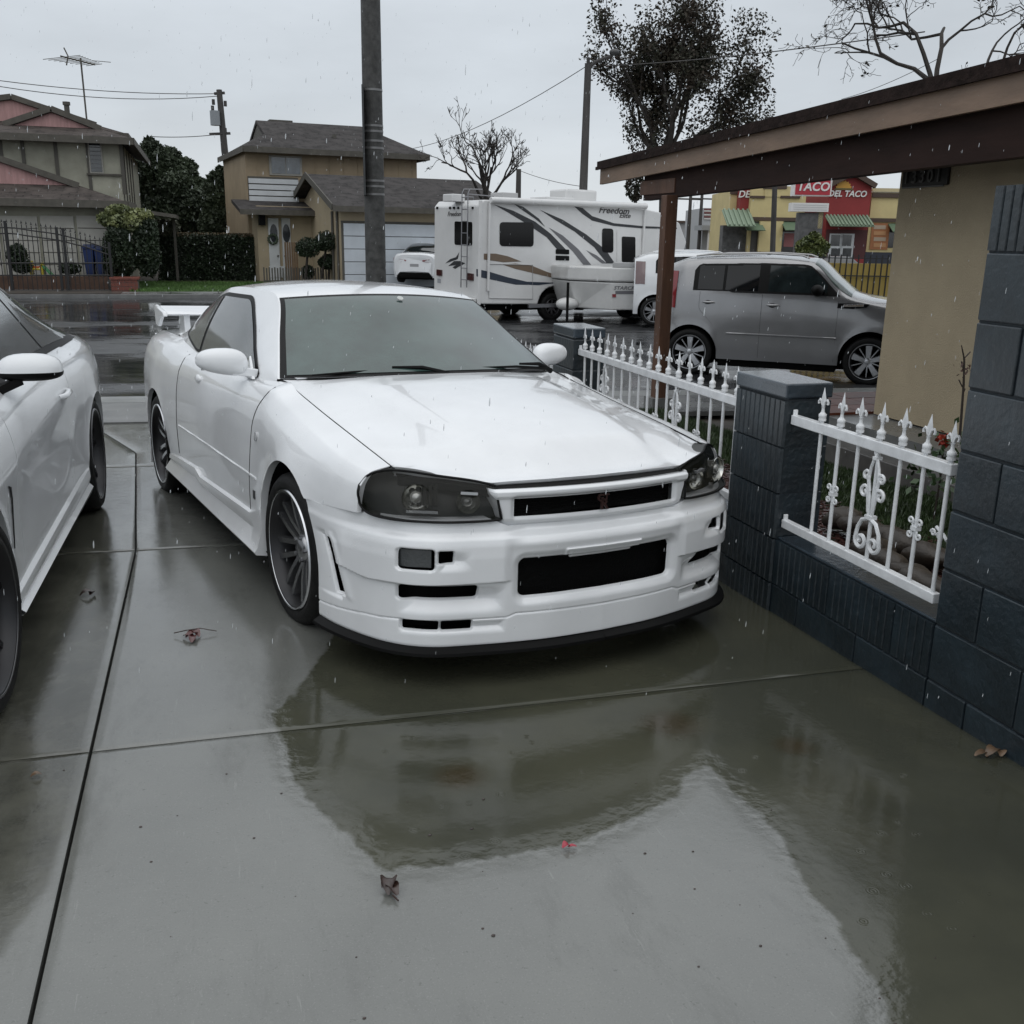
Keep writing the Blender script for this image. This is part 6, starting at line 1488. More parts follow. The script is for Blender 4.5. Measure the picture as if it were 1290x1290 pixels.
# garage
gy = -6.2; xg = P2((548, 800), 1, gy)[0]; gb = min(P2((376, 800), 0, xg)[1], ey+3)
apx = P2((400, 515), 0, xg-.35); fe = P2((500, 641), 1, gy-.5)
ridge = (gy+gb)/2; zrd = P2((400, 512), 1, ridge)[2]; xend = P2((1150, 700), 1, gy)[0]+.5
ze2 = fe[2]
q = MB(); q.slab([(xg-.4, gy-.5, ze2), (xend+.4, gy-.5, ze2), (xend+.4, ridge, zrd), (xg-.4, ridge, zrd)], .13); q.slab([(xg-.4, ridge, zrd), (xend+.4, ridge, zrd), (xend+.4, gb+.5, ze2), (xg-.4, gb+.5, ze2)], .13); gr = q.build('garage_roof', ROOF2, h2)
for yy in (gy-.5, gb+.5): q = MB(); q.bar((xg-.42, yy, ze2-.05), (xg-.42, ridge, zrd-.05), .04, .24); q.build('bargeboard', BATTEN, gr)
q = MB(); q.bar((xg-.4, gy-.52, ze2-.10), (xend+.4, gy-.52, ze2-.10), .04, .2); q.build('fascia', FASC, gr)
q = MB(); q.prism([(gy, G2), (gb, G2), (gb, ze2-.15), (ridge, zrd-.16), (gy, ze2-.15)], 'yz', xg, xend); q.build('garage_wall', TAN2, h2)
A = P2((555, 712), 1, gy); B = P2((1010, 712), 1, gy); gz = A[2]
q = MB(); q.box((A[0]-.08, gy-.03, G2), (B[0]+.08, gy-.001, gz+.08)); q.build('door_frame', BATTEN, h2)
gd = empty('garage_door', M=Matrix.Translation((A[0], gy-.05, G2)), parent=h2); H_ = (gz-G2)/5
for k in range(5):
    q = MB(); q.box((0, -.03, k*H_+.012), (B[0]-A[0], .015, (k+1)*H_-.012)); dp = q.build('door_section', mat('garage_white', (.52, .56, .60), .45, var=.06, vscale=2), gd, bevel=.008)
for X in (515, 535): 
    a = P2((X, 665), 0, xg); q = MB(); q.cyl((xg-.05, a[1], G2), (xg-.05, a[1], a[2]), .05, n=6); q.build('downpipe', BATTEN, h2)
# low brown gate and garden fence
gt = empty('garden_gate', 'low brown wooden gate in front of the tan house entry', 'gate', M=h2f.mat())
A = P2((315, 790), 1, -2.6); B = P2((375, 920), 1, -2.6)
for k in range(6):
    x = A[0]+(B[0]-A[0])*k/6; q = MB(); q.box((x+.01, -2.63, G2), (x+(B[0]-A[0])/6-.01, -2.6, A[2])); q.build('board', mat('brown_boards', (.16, .105, .06), .6, var=.2, vscale=4), gt)
gf = empty('picket_edging', 'low dark picket edging in front of the tan house', 'fence', M=h2f.mat())
A = P2((230, 892), 1, -4.2); B = P2((600, 925), 1, -4.2); n = 34
for k in range(n):
    x = A[0]+(B[0]-A[0])*k/n; q = MB(); q.box((x, -4.22, G2-.05), (x+.05, -4.20, A[2]-(k % 2)*.03)); q.build('picket', BATTEN, gf)
q = MB(); q.box((A[0], -4.2, G2+.12), (B[0], -4.18, G2+.17)); q.build('rail', BATTEN, gf)

# ------------------------------------------------------------------ lawn, driveway, iron fence, pier, bins
sheet('far_lawn', P1((640, 1100), 38)[0], h2f.W((L_+.6, -6, 0))[0], 35.32, 41.5, mat('far_grass', (.060, .115, .028), .75, var=.4, vscale=2, bump=.8, bscale=25), 0, 6, 6, lambda x, y: -.385)
lx0 = P1((640, 1100), 38)[0]; lx1 = h2f.W((L_+.6, -6, 0))[0]
blades('far_grass_blades', lambda r, n: np.column_stack([r.uniform(lx0, lx1, n), r.uniform(35.4, 41.4, n)]), 16000, .09, mat('far_blade', (.065, .130, .028), .6, var=.4, vscale=1.5), 'green front lawn between the hedge and the street', lambda x, y: -.385, 2, .02)
a = h2f.W((xg+.1, gy, 0)); sheet('far_driveway', a[0], a[0]+7.0, 34.0, 39.5, SIDEW, 0, 6, 6, lambda x, y: -.375)
sheet('left_driveway', -22, lx0-.2, 34.0, 38.5, mat('wet_brown_concrete', (.075, .068, .06), .3, var=.3, vscale=1), 0, 6, 6, lambda x, y: -.383)
fi = empty('iron_fence', 'black wrought iron fence and gate with a curved top before the old house', 'fence')
IRB = mat('black_iron', (.012, .012, .013), .5)
FY = 35.9
topc = lambda X: np.interp(X, [-200, 0, 60, 150, 270, 400, 520], [870, 838, 838, 852, 868, 900, 940])
botc = 1165
b_ = {}
X = -110
while X < 522:
    a = P1((X, topc(X)), FY); z0 = P1((X, botc), FY)[2]; 
    q = MB(); q.box((a[0]-.012, FY-.012, z0), (a[0]+.012, FY+.012, a[2])); 
    q.add([(a[0]-.035, FY, a[2]), (a[0]+.035, FY, a[2]), (a[0], FY, a[2]+.13), (a[0], FY-.02, a[2]+.04), (a[0], FY+.02, a[2]+.04)], [(0, 3, 2), (3, 1, 2), (1, 4, 2), (4, 0, 2)]); q.build('picket', IRB, fi)
    X += 23.5
for X in (-85, 22, 268, 300, 520):
    a = P1((X, topc(X)-10), FY); z0 = P1((X, botc+6), FY)[2]; q = MB(); q.box((a[0]-.04, FY-.04, z0), (a[0]+.04, FY+.04, a[2])); q.build('post', IRB, fi)
for off in (22, 50): q = MB(); q.tube([P1((X, topc(X)+off), FY) for X in np.linspace(-110, 522, 22)], .022, 5); q.build('rail', IRB, fi)
for Y in (1030, 1088, 1160): q = MB(); q.tube([P1((X, Y), FY) for X in (-110, 522)], .022, 5); q.build('rail', IRB, fi)
# low brick planter wall behind
BR = mat('red_brick', (.155, .045, .030), .55, var=.35, vscale=5, bump=.4, bscale=30); BRW = mat('brown_brick', (.10, .055, .035), .6, var=.3, vscale=3, bump=.3, bscale=20)
a = P1((-110, 1092), 36.6); b = P1((522, 1166), 36.6)
q = MB(); q.box((a[0], 36.6, b[2]), (b[0], 36.8, a[2])); lw_ = q.build('planter_wall', BRW); tag(lw_, 'low brown brick planter wall behind the iron fence', 'wall')
def brick_pier(nm, a, b, Y, dep, label, m):
    A = P1(a, Y); B = P1(b, Y); t = empty(nm, label, 'pier'); q = MB(); q.box((A[0]+.01, Y+.01, B[2]-.05), (B[0]-.01, Y+dep, A[2]-.04)); q.build('mortar', mat('mortar_grey', (.12, .11, .10), .8), t)
    nr = 5; hh = (A[2]-B[2])/nr; wb = .21
    bm_ = MB(); bm_.box((0, 0, 0), (wb-.015, .1, hh-.015)); me = bm_.mesh('brick', m)
    for r in range(nr):
        x = A[0]-(wb/2 if r % 2 else 0)
        while x < B[0]-.05:
            xa_ = max(x, A[0]); xb_ = min(x+wb, B[0])
            o = link('brick', me, t); o.location = (xa_, Y-.003+rng.uniform(-.004, .004), B[2]+r*hh); o.scale = ((xb_-xa_)/wb, 1, 1); x += wb
    q = MB(); q.box((A[0]-.04, Y-.05, A[2]-.02), (B[0]+.04, Y+dep+.04, A[2]+.04)); q.build('coping', m, t)
brick_pier('brick_pier', (528, 1105), (665, 1195), 35.5, .9, 'low red brick planter at the corner of the lawn', BR)
BLUE = mat('blue_plastic', (.012, .030, .115), .4, var=.2, vscale=3)
for i, (a, b, lb) in enumerate((((392, 948), (458, 1100), 'blue wheeled recycling bin nearer the fence gate'), ((446, 955), (502, 1098), 'blue wheeled recycling bin beside the clipped bush'))):
    Y = 37.2; A = P1(a, Y); B = P1(b, Y); t = empty('recycling_bin', lb, 'bin', group='blue bins behind the iron fence', loc=(A[0], Y, B[2])); w = B[0]-A[0]; hh = A[2]-B[2]
    q = MB(); q.add([(.05, .05, .06), (w-.05, .05, .06), (w-.05, .5, .06), (.05, .5, .06), (0, 0, hh*.92), (w, 0, hh*.92), (w, .6, hh*.92), (0, .6, hh*.92)], [(3, 2, 1, 0), (4, 5, 6, 7), (0, 1, 5, 4), (1, 2, 6, 5), (2, 3, 7, 6), (3, 0, 4, 7)]); q.build('bin_body', BLUE, t, bevel=.02)
    q = MB(); q.add([(-.02, -.03, hh*.92), (w+.02, -.03, hh*.92), (w+.02, .63, hh), (-.02, .63, hh), (-.02, -.03, hh*.96), (w+.02, -.03, hh*.96), (w+.02, .63, hh*1.05), (-.02, .63, hh*1.05)], [(3, 2, 1, 0), (4, 5, 6, 7), (0, 1, 5, 4), (1, 2, 6, 5), (2, 3, 7, 6), (3, 0, 4, 7)]); q.build('lid', BLUE, t)
    for x in (.08, w-.08): q = MB(); q.cyl((x-.03, .55, .1), (x+.03, .55, .1), .1, n=12); q.build('wheel', BLACK, t)
A = P1((135, 1020), 37.0); B = P1((250, 1088), 37.0)
ty = empty('play_set', 'small yellow and green plastic play set behind the iron fence', 'toy', loc=(A[0], 37, B[2])); w = B[0]-A[0]; hh = A[2]-B[2]
YE = mat('yellow_plastic', (.45, .36, .03), .4); GE = mat('green_plastic', (.05, .25, .09), .4)
q = MB(); q.box((0, 0, 0), (w*.12, .5, hh)); q.box((w*.50, 0, 0), (w*.62, .5, hh*.9)); q.box((w*.12, 0, hh*.35), (w*.50, .5, hh*.5)); q.build('yellow_frame', YE, ty, bevel=.02)
q = MB(); q.add([(w*.55, 0, hh*.8), (w, 0, 0), (w, .5, 0), (w*.55, .5, hh*.8), (w*.55, 0, hh*.65), (w*.9, 0, 0), (w*.9, .5, 0), (w*.55, .5, hh*.65)], [(0, 1, 2, 3), (7, 6, 5, 4), (0, 4, 5, 1), (2, 6, 7, 3)]); q.build('slide', GE, ty)
q = MB(); q.box((w*.15, .1, hh*.5), (w*.48, .4, hh*.62)); q.build('seat', mat('orange_plastic', (.45, .10, .02), .4), ty)

# ================================================================== trees, shrubs, hedges
BARKM = mat('tree_bark', (.030, .025, .021), .8, var=.4, vscale=6, bump=.6, bscale=30)
LEAFD = mat('dark_leaf', (.030, .036, .022), .6, spec=.3, var2=(.042, .027, .020), vscale=1.6)
LEAFG = mat('green_leaf', (.055, .075, .040), .6, var2=(.018, .028, .014), vscale=.7)
LEAFH = mat('hedge_leaf', (.026, .045, .020), .55, var2=(.012, .020, .009), vscale=1.3)
LEAFY = mat('yellow_leaf', (.22, .24, .09), .5, var2=(.07, .09, .04), vscale=2)
def grow(r, base, dir_, L, rad, depth, out, tips, spread=.5, up=.25, kids=(2, 3), shrink=.72, nseg=4, wob=.10):
    P = [np.array(base, float)]; d = np.array(dir_, float); d /= np.linalg.norm(d)
    for i in range(nseg):
        d = d+r.normal(0, wob, 3)+[0, 0, up*.12]; d /= np.linalg.norm(d); P.append(P[-1]+d*L/nseg)
    out.append((P, [rad*(1-.45*i/nseg) for i in range(nseg+1)]))
    if depth <= 1: tips += P[1:]
    if depth == 0: return
    for k in range(r.integers(kids[0], kids[1]+1)):
        a = r.normal(size=3); a -= d*a.dot(d); a /= np.linalg.norm(a); s = spread*r.uniform(.6, 1.3); nd = d*math.cos(s)+a*math.sin(s)+[0, 0, up*.3]
        j = r.integers(max(1, nseg-2), nseg+1); grow(r, P[j], nd, L*shrink*r.uniform(.8, 1.15), rad*.58, depth-1, out, tips, spread, up, kids, shrink, nseg, wob)
def make_tree(nm, label, base, dirs, L, rad, depth, leaf=None, nleaf=0, lsize=.1, scatter=.15, seed=1, cat='tree', trunk=None, minr=.004, fill=None, nfill=0, **kw):
    r = np.random.default_rng(seed); out = []; tips = []
    t = empty(nm, label, cat, loc=tuple(base)); b0 = np.zeros(3)
    if trunk is not None: out.append(([b0, b0+np.array(trunk)*.5+[.05, 0, 0], b0+np.array(trunk)], [rad*1.5, rad*1.2, rad*1.05])); b0 = b0+np.array(trunk)
    for d in dirs: grow(r, b0, d, L*r.uniform(.85, 1.1), rad, depth, out, tips, **kw)
    q = MB()
    for P, rr in out: q.tube(P, [max(minr, x) for x in rr], 5 if rr[0] < .05 else 8, cap=False)
    q.build('trunk', BARKM, t, smooth=60, recalc=False)
    if leaf:
        T = np.array(tips); c = T[r.integers(0, len(T), nleaf)]+r.normal(0, scatter, (nleaf, 3)); q = MB(); leafquads(q, c, lsize, r)
        if fill:
            cc = []
            for ce, rd in fill:
                k = nfill//len(fill); u = r.normal(size=(k, 3)); u /= np.linalg.norm(u, axis=1)[:, None]; p = np.array(ce)-base+u*np.array(rd)*(r.uniform(0, 1, k)**.38)[:, None]
                keep = np.array([mnoise.noise(Vector(x*1.7)) for x in p])+r.normal(0, .10, k) > -.02; cc.append(p[keep])
            leafquads(q, np.vstack(cc), lsize, r)
        q.build('crown', leaf, t, recalc=False)
    return t
def clump(nm, label, cat, lobes, n, size, m, seed=1, trunk=None, group=None, inner=True):
    """lobes: (centre, radii) in world; leaves through the outer part of each lobe"""
    r = np.random.default_rng(seed); base = np.array(lobes[0][0], float); t = empty(nm, label, cat, loc=tuple(base), group=group)
    q = MB(); tot = sum(np.prod(l[1])**(2/3) for l in lobes)
    for c, rd in lobes:
        k = int(n*np.prod(rd)**(2/3)/tot); u = r.normal(size=(k, 3)); u /= np.linalg.norm(u, axis=1)[:, None]
        f = r.uniform(.55, 1.0, k)**.5*(1+.20*np.array([mnoise.noise(Vector(x*2.6)+Vector(c)) for x in u])); leafquads(q, np.array(c)-base+u*np.array(rd)*f[:, None], size, r)
    q.build('crown', m, t, recalc=False)
    if inner:
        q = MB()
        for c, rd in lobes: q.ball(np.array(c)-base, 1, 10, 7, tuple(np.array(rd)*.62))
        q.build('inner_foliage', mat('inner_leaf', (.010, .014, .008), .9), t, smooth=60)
    if trunk:
        q = MB(); q.tube([np.array(trunk[0])-base, np.array(trunk[1])-base], [trunk[2]*1.2, trunk[2]], 8); q.build('trunk', BARKM, t)
    return t
def A(px, py, D): return at_depth(px, py, D)
def lobes_y(lst, Y):
    o = []
    for x, y, rx, ry, dz in lst:
        c = W0.C(x, y, 1, Y+dz); D = c[0]*math.sin(CAM_YAW)+c[1]*math.cos(CAM_YAW); o.append((c, (rx*D/1245, min(.8, rx*D/1245), ry*D/1245)))
    return o
AYp = lambda x, y, Y: W0.C(x, y, 1, Y)
def lobes_px(lst, D):   # (px, py, rx_px, ry_px) at depth D
    return [(A(x, y, D+dz), (rx*D/1245, rx*D/1245, ry*D/1245)) for x, y, rx, ry, dz in lst]
# big dark tree between the houses
clump('evergreen_tree', 'large dark evergreen tree between the old house and the tan house', 'tree', lobes_px([(200, 232, 26, 44, 0), (190, 192, 13, 17, 0), (214, 200, 14, 14, 1), (232, 214, 16, 15, 0), (222, 236, 20, 20, -1), (248, 240, 15, 18, 0), (262, 256, 14, 20, 0), (238, 262, 24, 26, -1), (205, 275, 30, 26, -1), (255, 285, 20, 22, 0), (180, 215, 12, 20, 0)], 52), 36000, .21, LEAFG, 11, trunk=(A(220, 330, 52)-[0, 0, .6], A(220, 260, 52), .35))
clump('small_evergreen', 'smaller dark tree at the left wall of the tan house', 'tree', lobes_px([(272, 252, 14, 34, 0), (268, 285, 16, 22, 0), (278, 225, 8, 14, 0)], 49), 10000, .20, LEAFG, 12, trunk=(A(272, 330, 49), A(272, 270, 49), .2))
clump('round_bush', 'dark clipped bush beside the blue bins', 'bush', lobes_y([(150, 322, 19, 30, 0), (149, 304, 17, 19, 0)], 36.75), 7000, .11, LEAFH, 13)
clump('tall_bush', 'tall clipped dark bush at the left end of the hedge', 'bush', lobes_y([(184, 316, 16, 33, 0), (187, 294, 12, 20, 0)], 36.9), 6000, .11, LEAFH, 14)
clump('variegated_shrub', 'pale yellow green flowering shrub above the clipped bushes', 'shrub', lobes_y([(158, 280, 24, 12, 0), (138, 276, 14, 9, 0), (176, 273, 16, 10, 0), (150, 266, 15, 8, 0)], 37.1), 3800, .15, LEAFY, 15, inner=False, trunk=(AYp(157, 345, 37.1), AYp(157, 278, 37.1), .05))
clump('grey_shrub', 'sparse grey green shrub behind the hedge corner', 'shrub', lobes_px([(208, 286, 18, 10, 0)], 41), 1200, .14, mat('grey_leaf', (.08, .085, .055), .6), 16, inner=False, trunk=(A(208, 330, 41), A(208, 288, 41), .04))
clump('fence_bush', 'small dark bush behind the iron fence', 'bush', lobes_y([(22, 322, 12, 14, 0), (28, 335, 12, 9, 0)], 37.0), 2000, .10, LEAFH, 17)
clump('yard_bush', 'low dark bush right of the play set behind the iron fence', 'bush', lobes_y([(88, 338, 13, 7, 0)], 37.0), 1500, .09, LEAFH, 18)
# box hedge
hA = A(200, 345, 41.2); hB = A(329, 345, 41.8); hT = A(260, 298, 41.5)[2]
hd = empty('hedge', 'long clipped dark green hedge behind the far lawn', 'hedge', loc=(hA[0], hA[1], -.4))
r_ = np.random.default_rng(21); n = 17000; Lh = hB[0]-hA[0]; Hh = hT+.4
P = np.column_stack([r_.uniform(0, Lh, n), r_.uniform(-.55, .55, n), r_.uniform(0, Hh, n)])
k = r_.integers(0, 3, n); P[k == 0, 1] = -.55+r_.normal(0, .05, (k == 0).sum()); P[k == 1, 2] = Hh+r_.normal(0, .05, (k == 1).sum()); 
P[:, 1] += .10*np.sin(P[:, 0]*2.1)
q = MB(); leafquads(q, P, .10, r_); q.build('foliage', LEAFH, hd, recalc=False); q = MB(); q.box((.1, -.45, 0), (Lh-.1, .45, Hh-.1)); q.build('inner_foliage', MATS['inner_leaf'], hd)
q = MB(); P = np.column_stack([r_.uniform(0, Lh, 2500), r_.uniform(-.5, .5, 2500), Hh+r_.uniform(.0, .14, 2500)]); leafquads(q, P, .09, r_); q.build('dry_tips', mat('hedge_tips', (.10, .075, .04), .6), hd, recalc=False)
# clipped topiary by the garage
tpi = [((388, 312), 15, 12, (385, 345)), ((412, 304), 16, 12, (405, 345)), ((415, 330), 14, 9, (414, 345)), ((388, 343), 8, 8, (388, 350))]
for i, ((x, y), rx, ry, b) in enumerate(tpi):
    D = 38.2+.3*i; lb = ['clipped ball shrub on a thin trunk, leftmost by the garage', 'largest clipped ball shrub by the garage corner', 'lower clipped ball shrub beside the garage door', 'smallest round shrub at the foot of the clipped ball shrubs'][i]
    clump('topiary', lb, 'shrub', lobes_px([(x, y, rx, ry, 0), (x-rx*.4, y+2, rx*.6, ry*.8, 0)], D), 2600, .08, LEAFH, 30+i, trunk=(A(b[0], b[1]+6, D), A(x, y, D), .04), group='clipped shrubs by the garage')
# leafy street tree beyond the porch roof
D = 33.; tb = A(832, 330, D); tb[2] = -.45; top_ = A(835, 215, D)
make_tree('street_tree', 'dark leafed street tree rising above the porch roof', tb, [(-.28, 0, 1.1), (.12, .25, 1.3), (.5, -.1, 1.2), (.1, -.3, 1.3), (.85, .2, 1.0), (-.40, .2, .95), (.35, 0, 1.3)], 1.75, .10, 4, LEAFD, 17000, .115, .17, seed=4, trunk=tuple(top_-tb), spread=.40, up=.30, kids=(2, 3), shrink=.74,
          fill=[(c+np.array([.85, 0, 0]), r_) for c, r_ in lobes_px([(800, 130, 50, 48, 0), (850, 110, 55, 60, 0), (900, 90, 42, 60, 1), (830, 50, 48, 44, 0), (795, 75, 28, 42, 0), (910, 45, 38, 32, 0), (782, 165, 28, 30, 0), (915, 130, 30, 34, 0), (880, 160, 45, 30, 0), (835, 10, 40, 28, 0)], D)], nfill=15000)
clump('small_street_tree', 'small sparse tree in the gap under the left end of the porch roof', 'tree', lobes_px([(800, 235, 12, 16, 0)], 34), 500, .14, LEAFD, 41, inner=False, trunk=(A(802, 330, 34), A(800, 235, 34), .06))
# pollarded bare tree behind the motorhome
D = 33.; b = A(612, 248, D)
make_tree('bare_tree', 'bare pollarded tree behind the motorhome roof', (b[0], b[1], -.4), [(-1.0, 0, .7), (-.35, .2, 1.2), (.25, -.2, 1.3), (.9, .1, .9), (0, .3, 1.4), (-.1, -.3, 1.2)], 1.15, .055, 5, seed=9, trunk=(0, 0, b[2]+.2), spread=.50, up=.45, kids=(2, 3), shrink=.66, wob=.18, minr=.007)
# dead tree over the porch roof, right
D = 16.; b = A(1180, 98, D)
make_tree('thorny_bare_tree', 'twisted bare tree above the right end of the porch roof', (b[0], b[1], -.3), [(.05, 0, 1.4), (.5, .2, 1.2), (1.2, 0, .9), (.9, .4, 1.0), (1.5, -.2, .5)], 1.25, .042, 6, leaf=LEAFD, nleaf=500, lsize=.07, seed=31, trunk=(0, 0, b[2]+.1), spread=.60, up=.06, kids=(2, 3), shrink=.70, wob=.28, scatter=.05, minr=.0035)

# ================================================================== poles and wires
POLE = mat('weathered_pole', (.055, .052, .050), .75, var=.35, vscale=5, bump=.6, bscale=40, stretch=(1, 1, .2))
POLEC = mat('dark_concrete_pole', (.050, .050, .048), .6, var=.45, vscale=14, bump=.5, bscale=70)
BAND = mat('steel_band', (.22, .22, .22), .4, metal=.5)
D = 12.6; a = A(475, 420, D); tp = A(470, -60, D); rd = 11.6*D/1245
bp = empty('light_pole', 'thick dark pole with steel bands rising behind the coupe', 'pole', loc=(a[0], a[1], -.25))
q = MB(); H_ = tp[2]+.25; q.cyl((0, 0, 0), (0, 0, H_+3), rd*1.12, rd*.86, n=20); q.build('shaft', POLEC, bp, smooth=60)
for yb_ in (114, 159, 166, 178, 187, 228, 235, 245): 
    z = A(470, yb_, D)[2]+.25; q = MB(); r0 = rd*(1.12-.26*z/(H_+3))+.004; q.lathe([(r0-.003, -.012), (r0, -.012), (r0, .012), (r0-.003, .012)], o=(0, 0, z), n=20); q.build('steel_band', BAND, bp, smooth=40)
s0 = A(457.5, 111, D); s1 = A(457.5, 247, D)
sg_ = empty('street_sign', 'dark sign board seen edge on, strapped to the thick pole', 'sign', loc=(s0[0], s0[1]-.02, 0))
u_ = ray(457, 200); u_ = u_/np.hypot(u_[0], u_[1])
q = MB(); L1 = .55; q.add([(-.012+u_[0]*t-u_[1]*0+dx*u_[1], u_[1]*t-dx*u_[0], z) for z in (s1[2], s0[2]) for t, dx in ((-.30, -.012), (.30, -.012), (.30, .012), (-.30, .012))], [(0, 1, 2, 3), (7, 6, 5, 4), (0, 4, 5, 1), (1, 5, 6, 2), (2, 6, 7, 3), (3, 7, 4, 0)]); q.build('board', mat('sign_back', (.04, .043, .045), .5), sg_)
for z in (s0[2]-.2, s1[2]+.2): q = MB(); q.bar((-.01, 0, z), (.10, .05, z), .05, .04); q.build('bracket', BAND, sg_)
# utility pole far left
D = 62.; a = A(282, 200, D); tp = A(276, 113, D); up_ = empty('utility_pole', 'leaning wooden utility pole with transformer behind the tan house', 'pole', loc=(a[0]+.4, a[1], -.4))
g = lambda x, y, dd=0: A(x, y, D+dd)-np.array([a[0]+.4, a[1], -.4])
q = MB(); q.tube([(.35, 0, 0), g(283, 190), g(276, 113)], [.24, .20, .16], 8); q.build('shaft', POLE, up_)
for (x0_, y0_, x1_, y1_) in ((270, 118, 283, 117), (264, 169, 290, 168)): q = MB(); q.bar(g(x0_, y0_), g(x1_, y1_), .14, .14); q.build('crossarm', POLE, up_)
p = g(271, 150, -.3); q = MB(); q.cyl(p-[0, 0, .35], p+[0, 0, .45], .28, n=12); q.build('transformer', mat('grey_steel', (.25, .27, .29), .4), up_)
for (x, y) in ((269, 132), (284, 134), (284, 168), (268, 140)): p = g(x, y); q = MB(); q.cyl(p, p+[0, 0, .3], .09, n=8); q.build('insulator', POLE, up_)
def wire(nm, label, pts, sag=.3, r=.02, grp='overhead wires'):
    q = MB()
    for a, b in zip(pts, pts[1:]):
        a = np.array(a, float); b = np.array(b, float); q.tube([a+(b-a)*t-np.array([0, 0, sag*4*t*(1-t)]) for t in np.linspace(0, 1, 14)], r, 4)
    tag(q.build(nm, POLE), label, 'wire', grp)
wire('power_line', 'upper overhead wire running left from the utility pole', [A(-60, 93, 55), A(275, 118, 62)], .3)
wire('power_line', 'lower overhead wire running left from the utility pole', [A(-60, 98, 55), A(275, 121, 62)], .5)
wire('power_line', 'overhead wire from the utility pole towards the dark evergreen tree', [A(190, 172, 58), A(284, 168, 62)], .1)
wire('power_line', 'overhead wire passing over the bare tree to the street lamp', [A(500, 190, 60), A(741, 82, 34)], .5, .014)
wire('power_line', 'overhead wire from the leafy street tree to the twisted bare tree', [A(741, 84, 34), A(1165, 40, 20)], .1, .012)
wire('power_line', 'faint overhead wire above the porch roof', [A(1060, 125, 40), A(1180, 75, 30)], .1, .010)
wire('power_line', 'faint low wire right of the bare tree', [A(655, 215, 50), A(735, 235, 45)], .1, .012)
# street lamp
D = 29.; lb_ = A(731, 330, D); tp = A(741, 80, D); sl_ = empty('street_lamp', 'tall dark street lamp with a curved arm left of the leafy tree', 'street lamp', loc=(lb_[0], lb_[1], -.45))
O = np.array([lb_[0], lb_[1], -.45]); q = MB(); q.tube([(0, 0, 0), tp-O], [.14, .09], 10); q.build('shaft', POLE, sl_, smooth=60)
q = MB(); q.tube([A(741, 86, D)-O, A(750, 78, D)-O, A(762, 73, D)-O, A(772, 70, D)-O], [.05, .045, .04, .04], 8); q.build('arm', POLE, sl_)
p = A(774, 66, D)-O; q = MB(); q.ball(p, 1, 12, 8, (.15, .11, .09)); q.build('lamp_head', mat('lamp_head', (.05, .05, .05), .4), sl_, smooth=60)
q = MB(); q.cyl(tp-O, tp-O+[0, 0, .15], .05, n=8); q.build('cap', POLE, sl_)
for i, (x, y0_, y1_, D) in enumerate(((652, 213, 300, 45), (865, 243, 330, 70), (879, 243, 330, 75))):
    lb = ['thin pole rising behind the motorhome roof', 'wooden utility pole left of the red and yellow restaurant', 'farther utility pole beside the striped building'][i]
    a = A(x, y1_, D); b = A(x, y0_, D); t = empty('utility_pole', lb, 'pole', loc=(a[0], a[1], -.5)); q = MB(); q.cyl((0, 0, 0), (0, 0, b[2]+.5), .16, .11, n=8); q.build('shaft', POLE, t)
    if i: q = MB(); q.bar((-.9, 0, b[2]+.1), (.9, 0, b[2]+.1), .1, .1); q.build('crossarm', POLE, t)

# ================================================================== restaurant beyond the street
DF = Frame(at_depth(1010, 300, 62)*[1, 1, 0], -CAM_YAW)
dt = empty('restaurant', 'yellow and red taco restaurant with green awnings beyond the grey crossover', 'restaurant', M=DF.mat())
c4 = lambda p: (880+p[0]/4.778, 200+p[1]/4.778)
YEL = mat('yellow_stucco', (.60, .50, .25), .75, var=.08, vscale=1, bump=.2); RED = mat('red_stucco', (.25, .030, .030), .7, var=.10, vscale=1); DBR = mat('dark_cornice', (.075, .048, .035), .6)
CREAM = mat('cream_cornice', (.55, .47, .28), .7); GRN = mat('green_awning', (.10, .155, .095), .6); GRN2 = mat('pale_green_tile', (.19, .25, .175), .6); GSTONE = mat('grey_stone', (.10, .10, .10), .7, var=.4, vscale=3)
def dbox(nm, a, b, m, y=0, dep=.3, parent=None, bevel=0):
    A_ = DF.C(*c4(a), 1, y); B_ = DF.C(*c4(b), 1, y); q = MB(); q.box((A_[0], y, B_[2]), (B_[0], y+dep, A_[2])); return q.build(nm, m, parent or dt, bevel=bevel)
dbox('wall', (320, 185), (610, 640), YEL, 0, 8)
dbox('cornice', (318, 350), (612, 376), DBR, -.12, .11)
dbox('cornice', (318, 222), (400, 238), DBR, -.1, .4); dbox('cornice', (396, 155), (532, 182), DBR, -.1, .5); dbox('parapet', (400, 182), (528, 230), YEL, -.05, .4); dbox('cornice', (495, 222), (612, 238), DBR, -.1, .4); dbox('parapet', (340, 168), (392, 200), CREAM, .1, .4); dbox('parapet', (530, 165), (592, 222), CREAM, .1, .4)
for a, b in (((322, 376), (372, 600)), ((442, 376), (454, 600)), ((497, 376), (610, 600))): dbox('window_bay', a, b, mat('shopfront', (.06, .055, .05), .4), -.02, .01)  # dark shop windows between the columns
for a, b in (((372, 376), (440, 560)), ((455, 376), (496, 560))): dbox('column', a, b, YEL, -.35, .3)
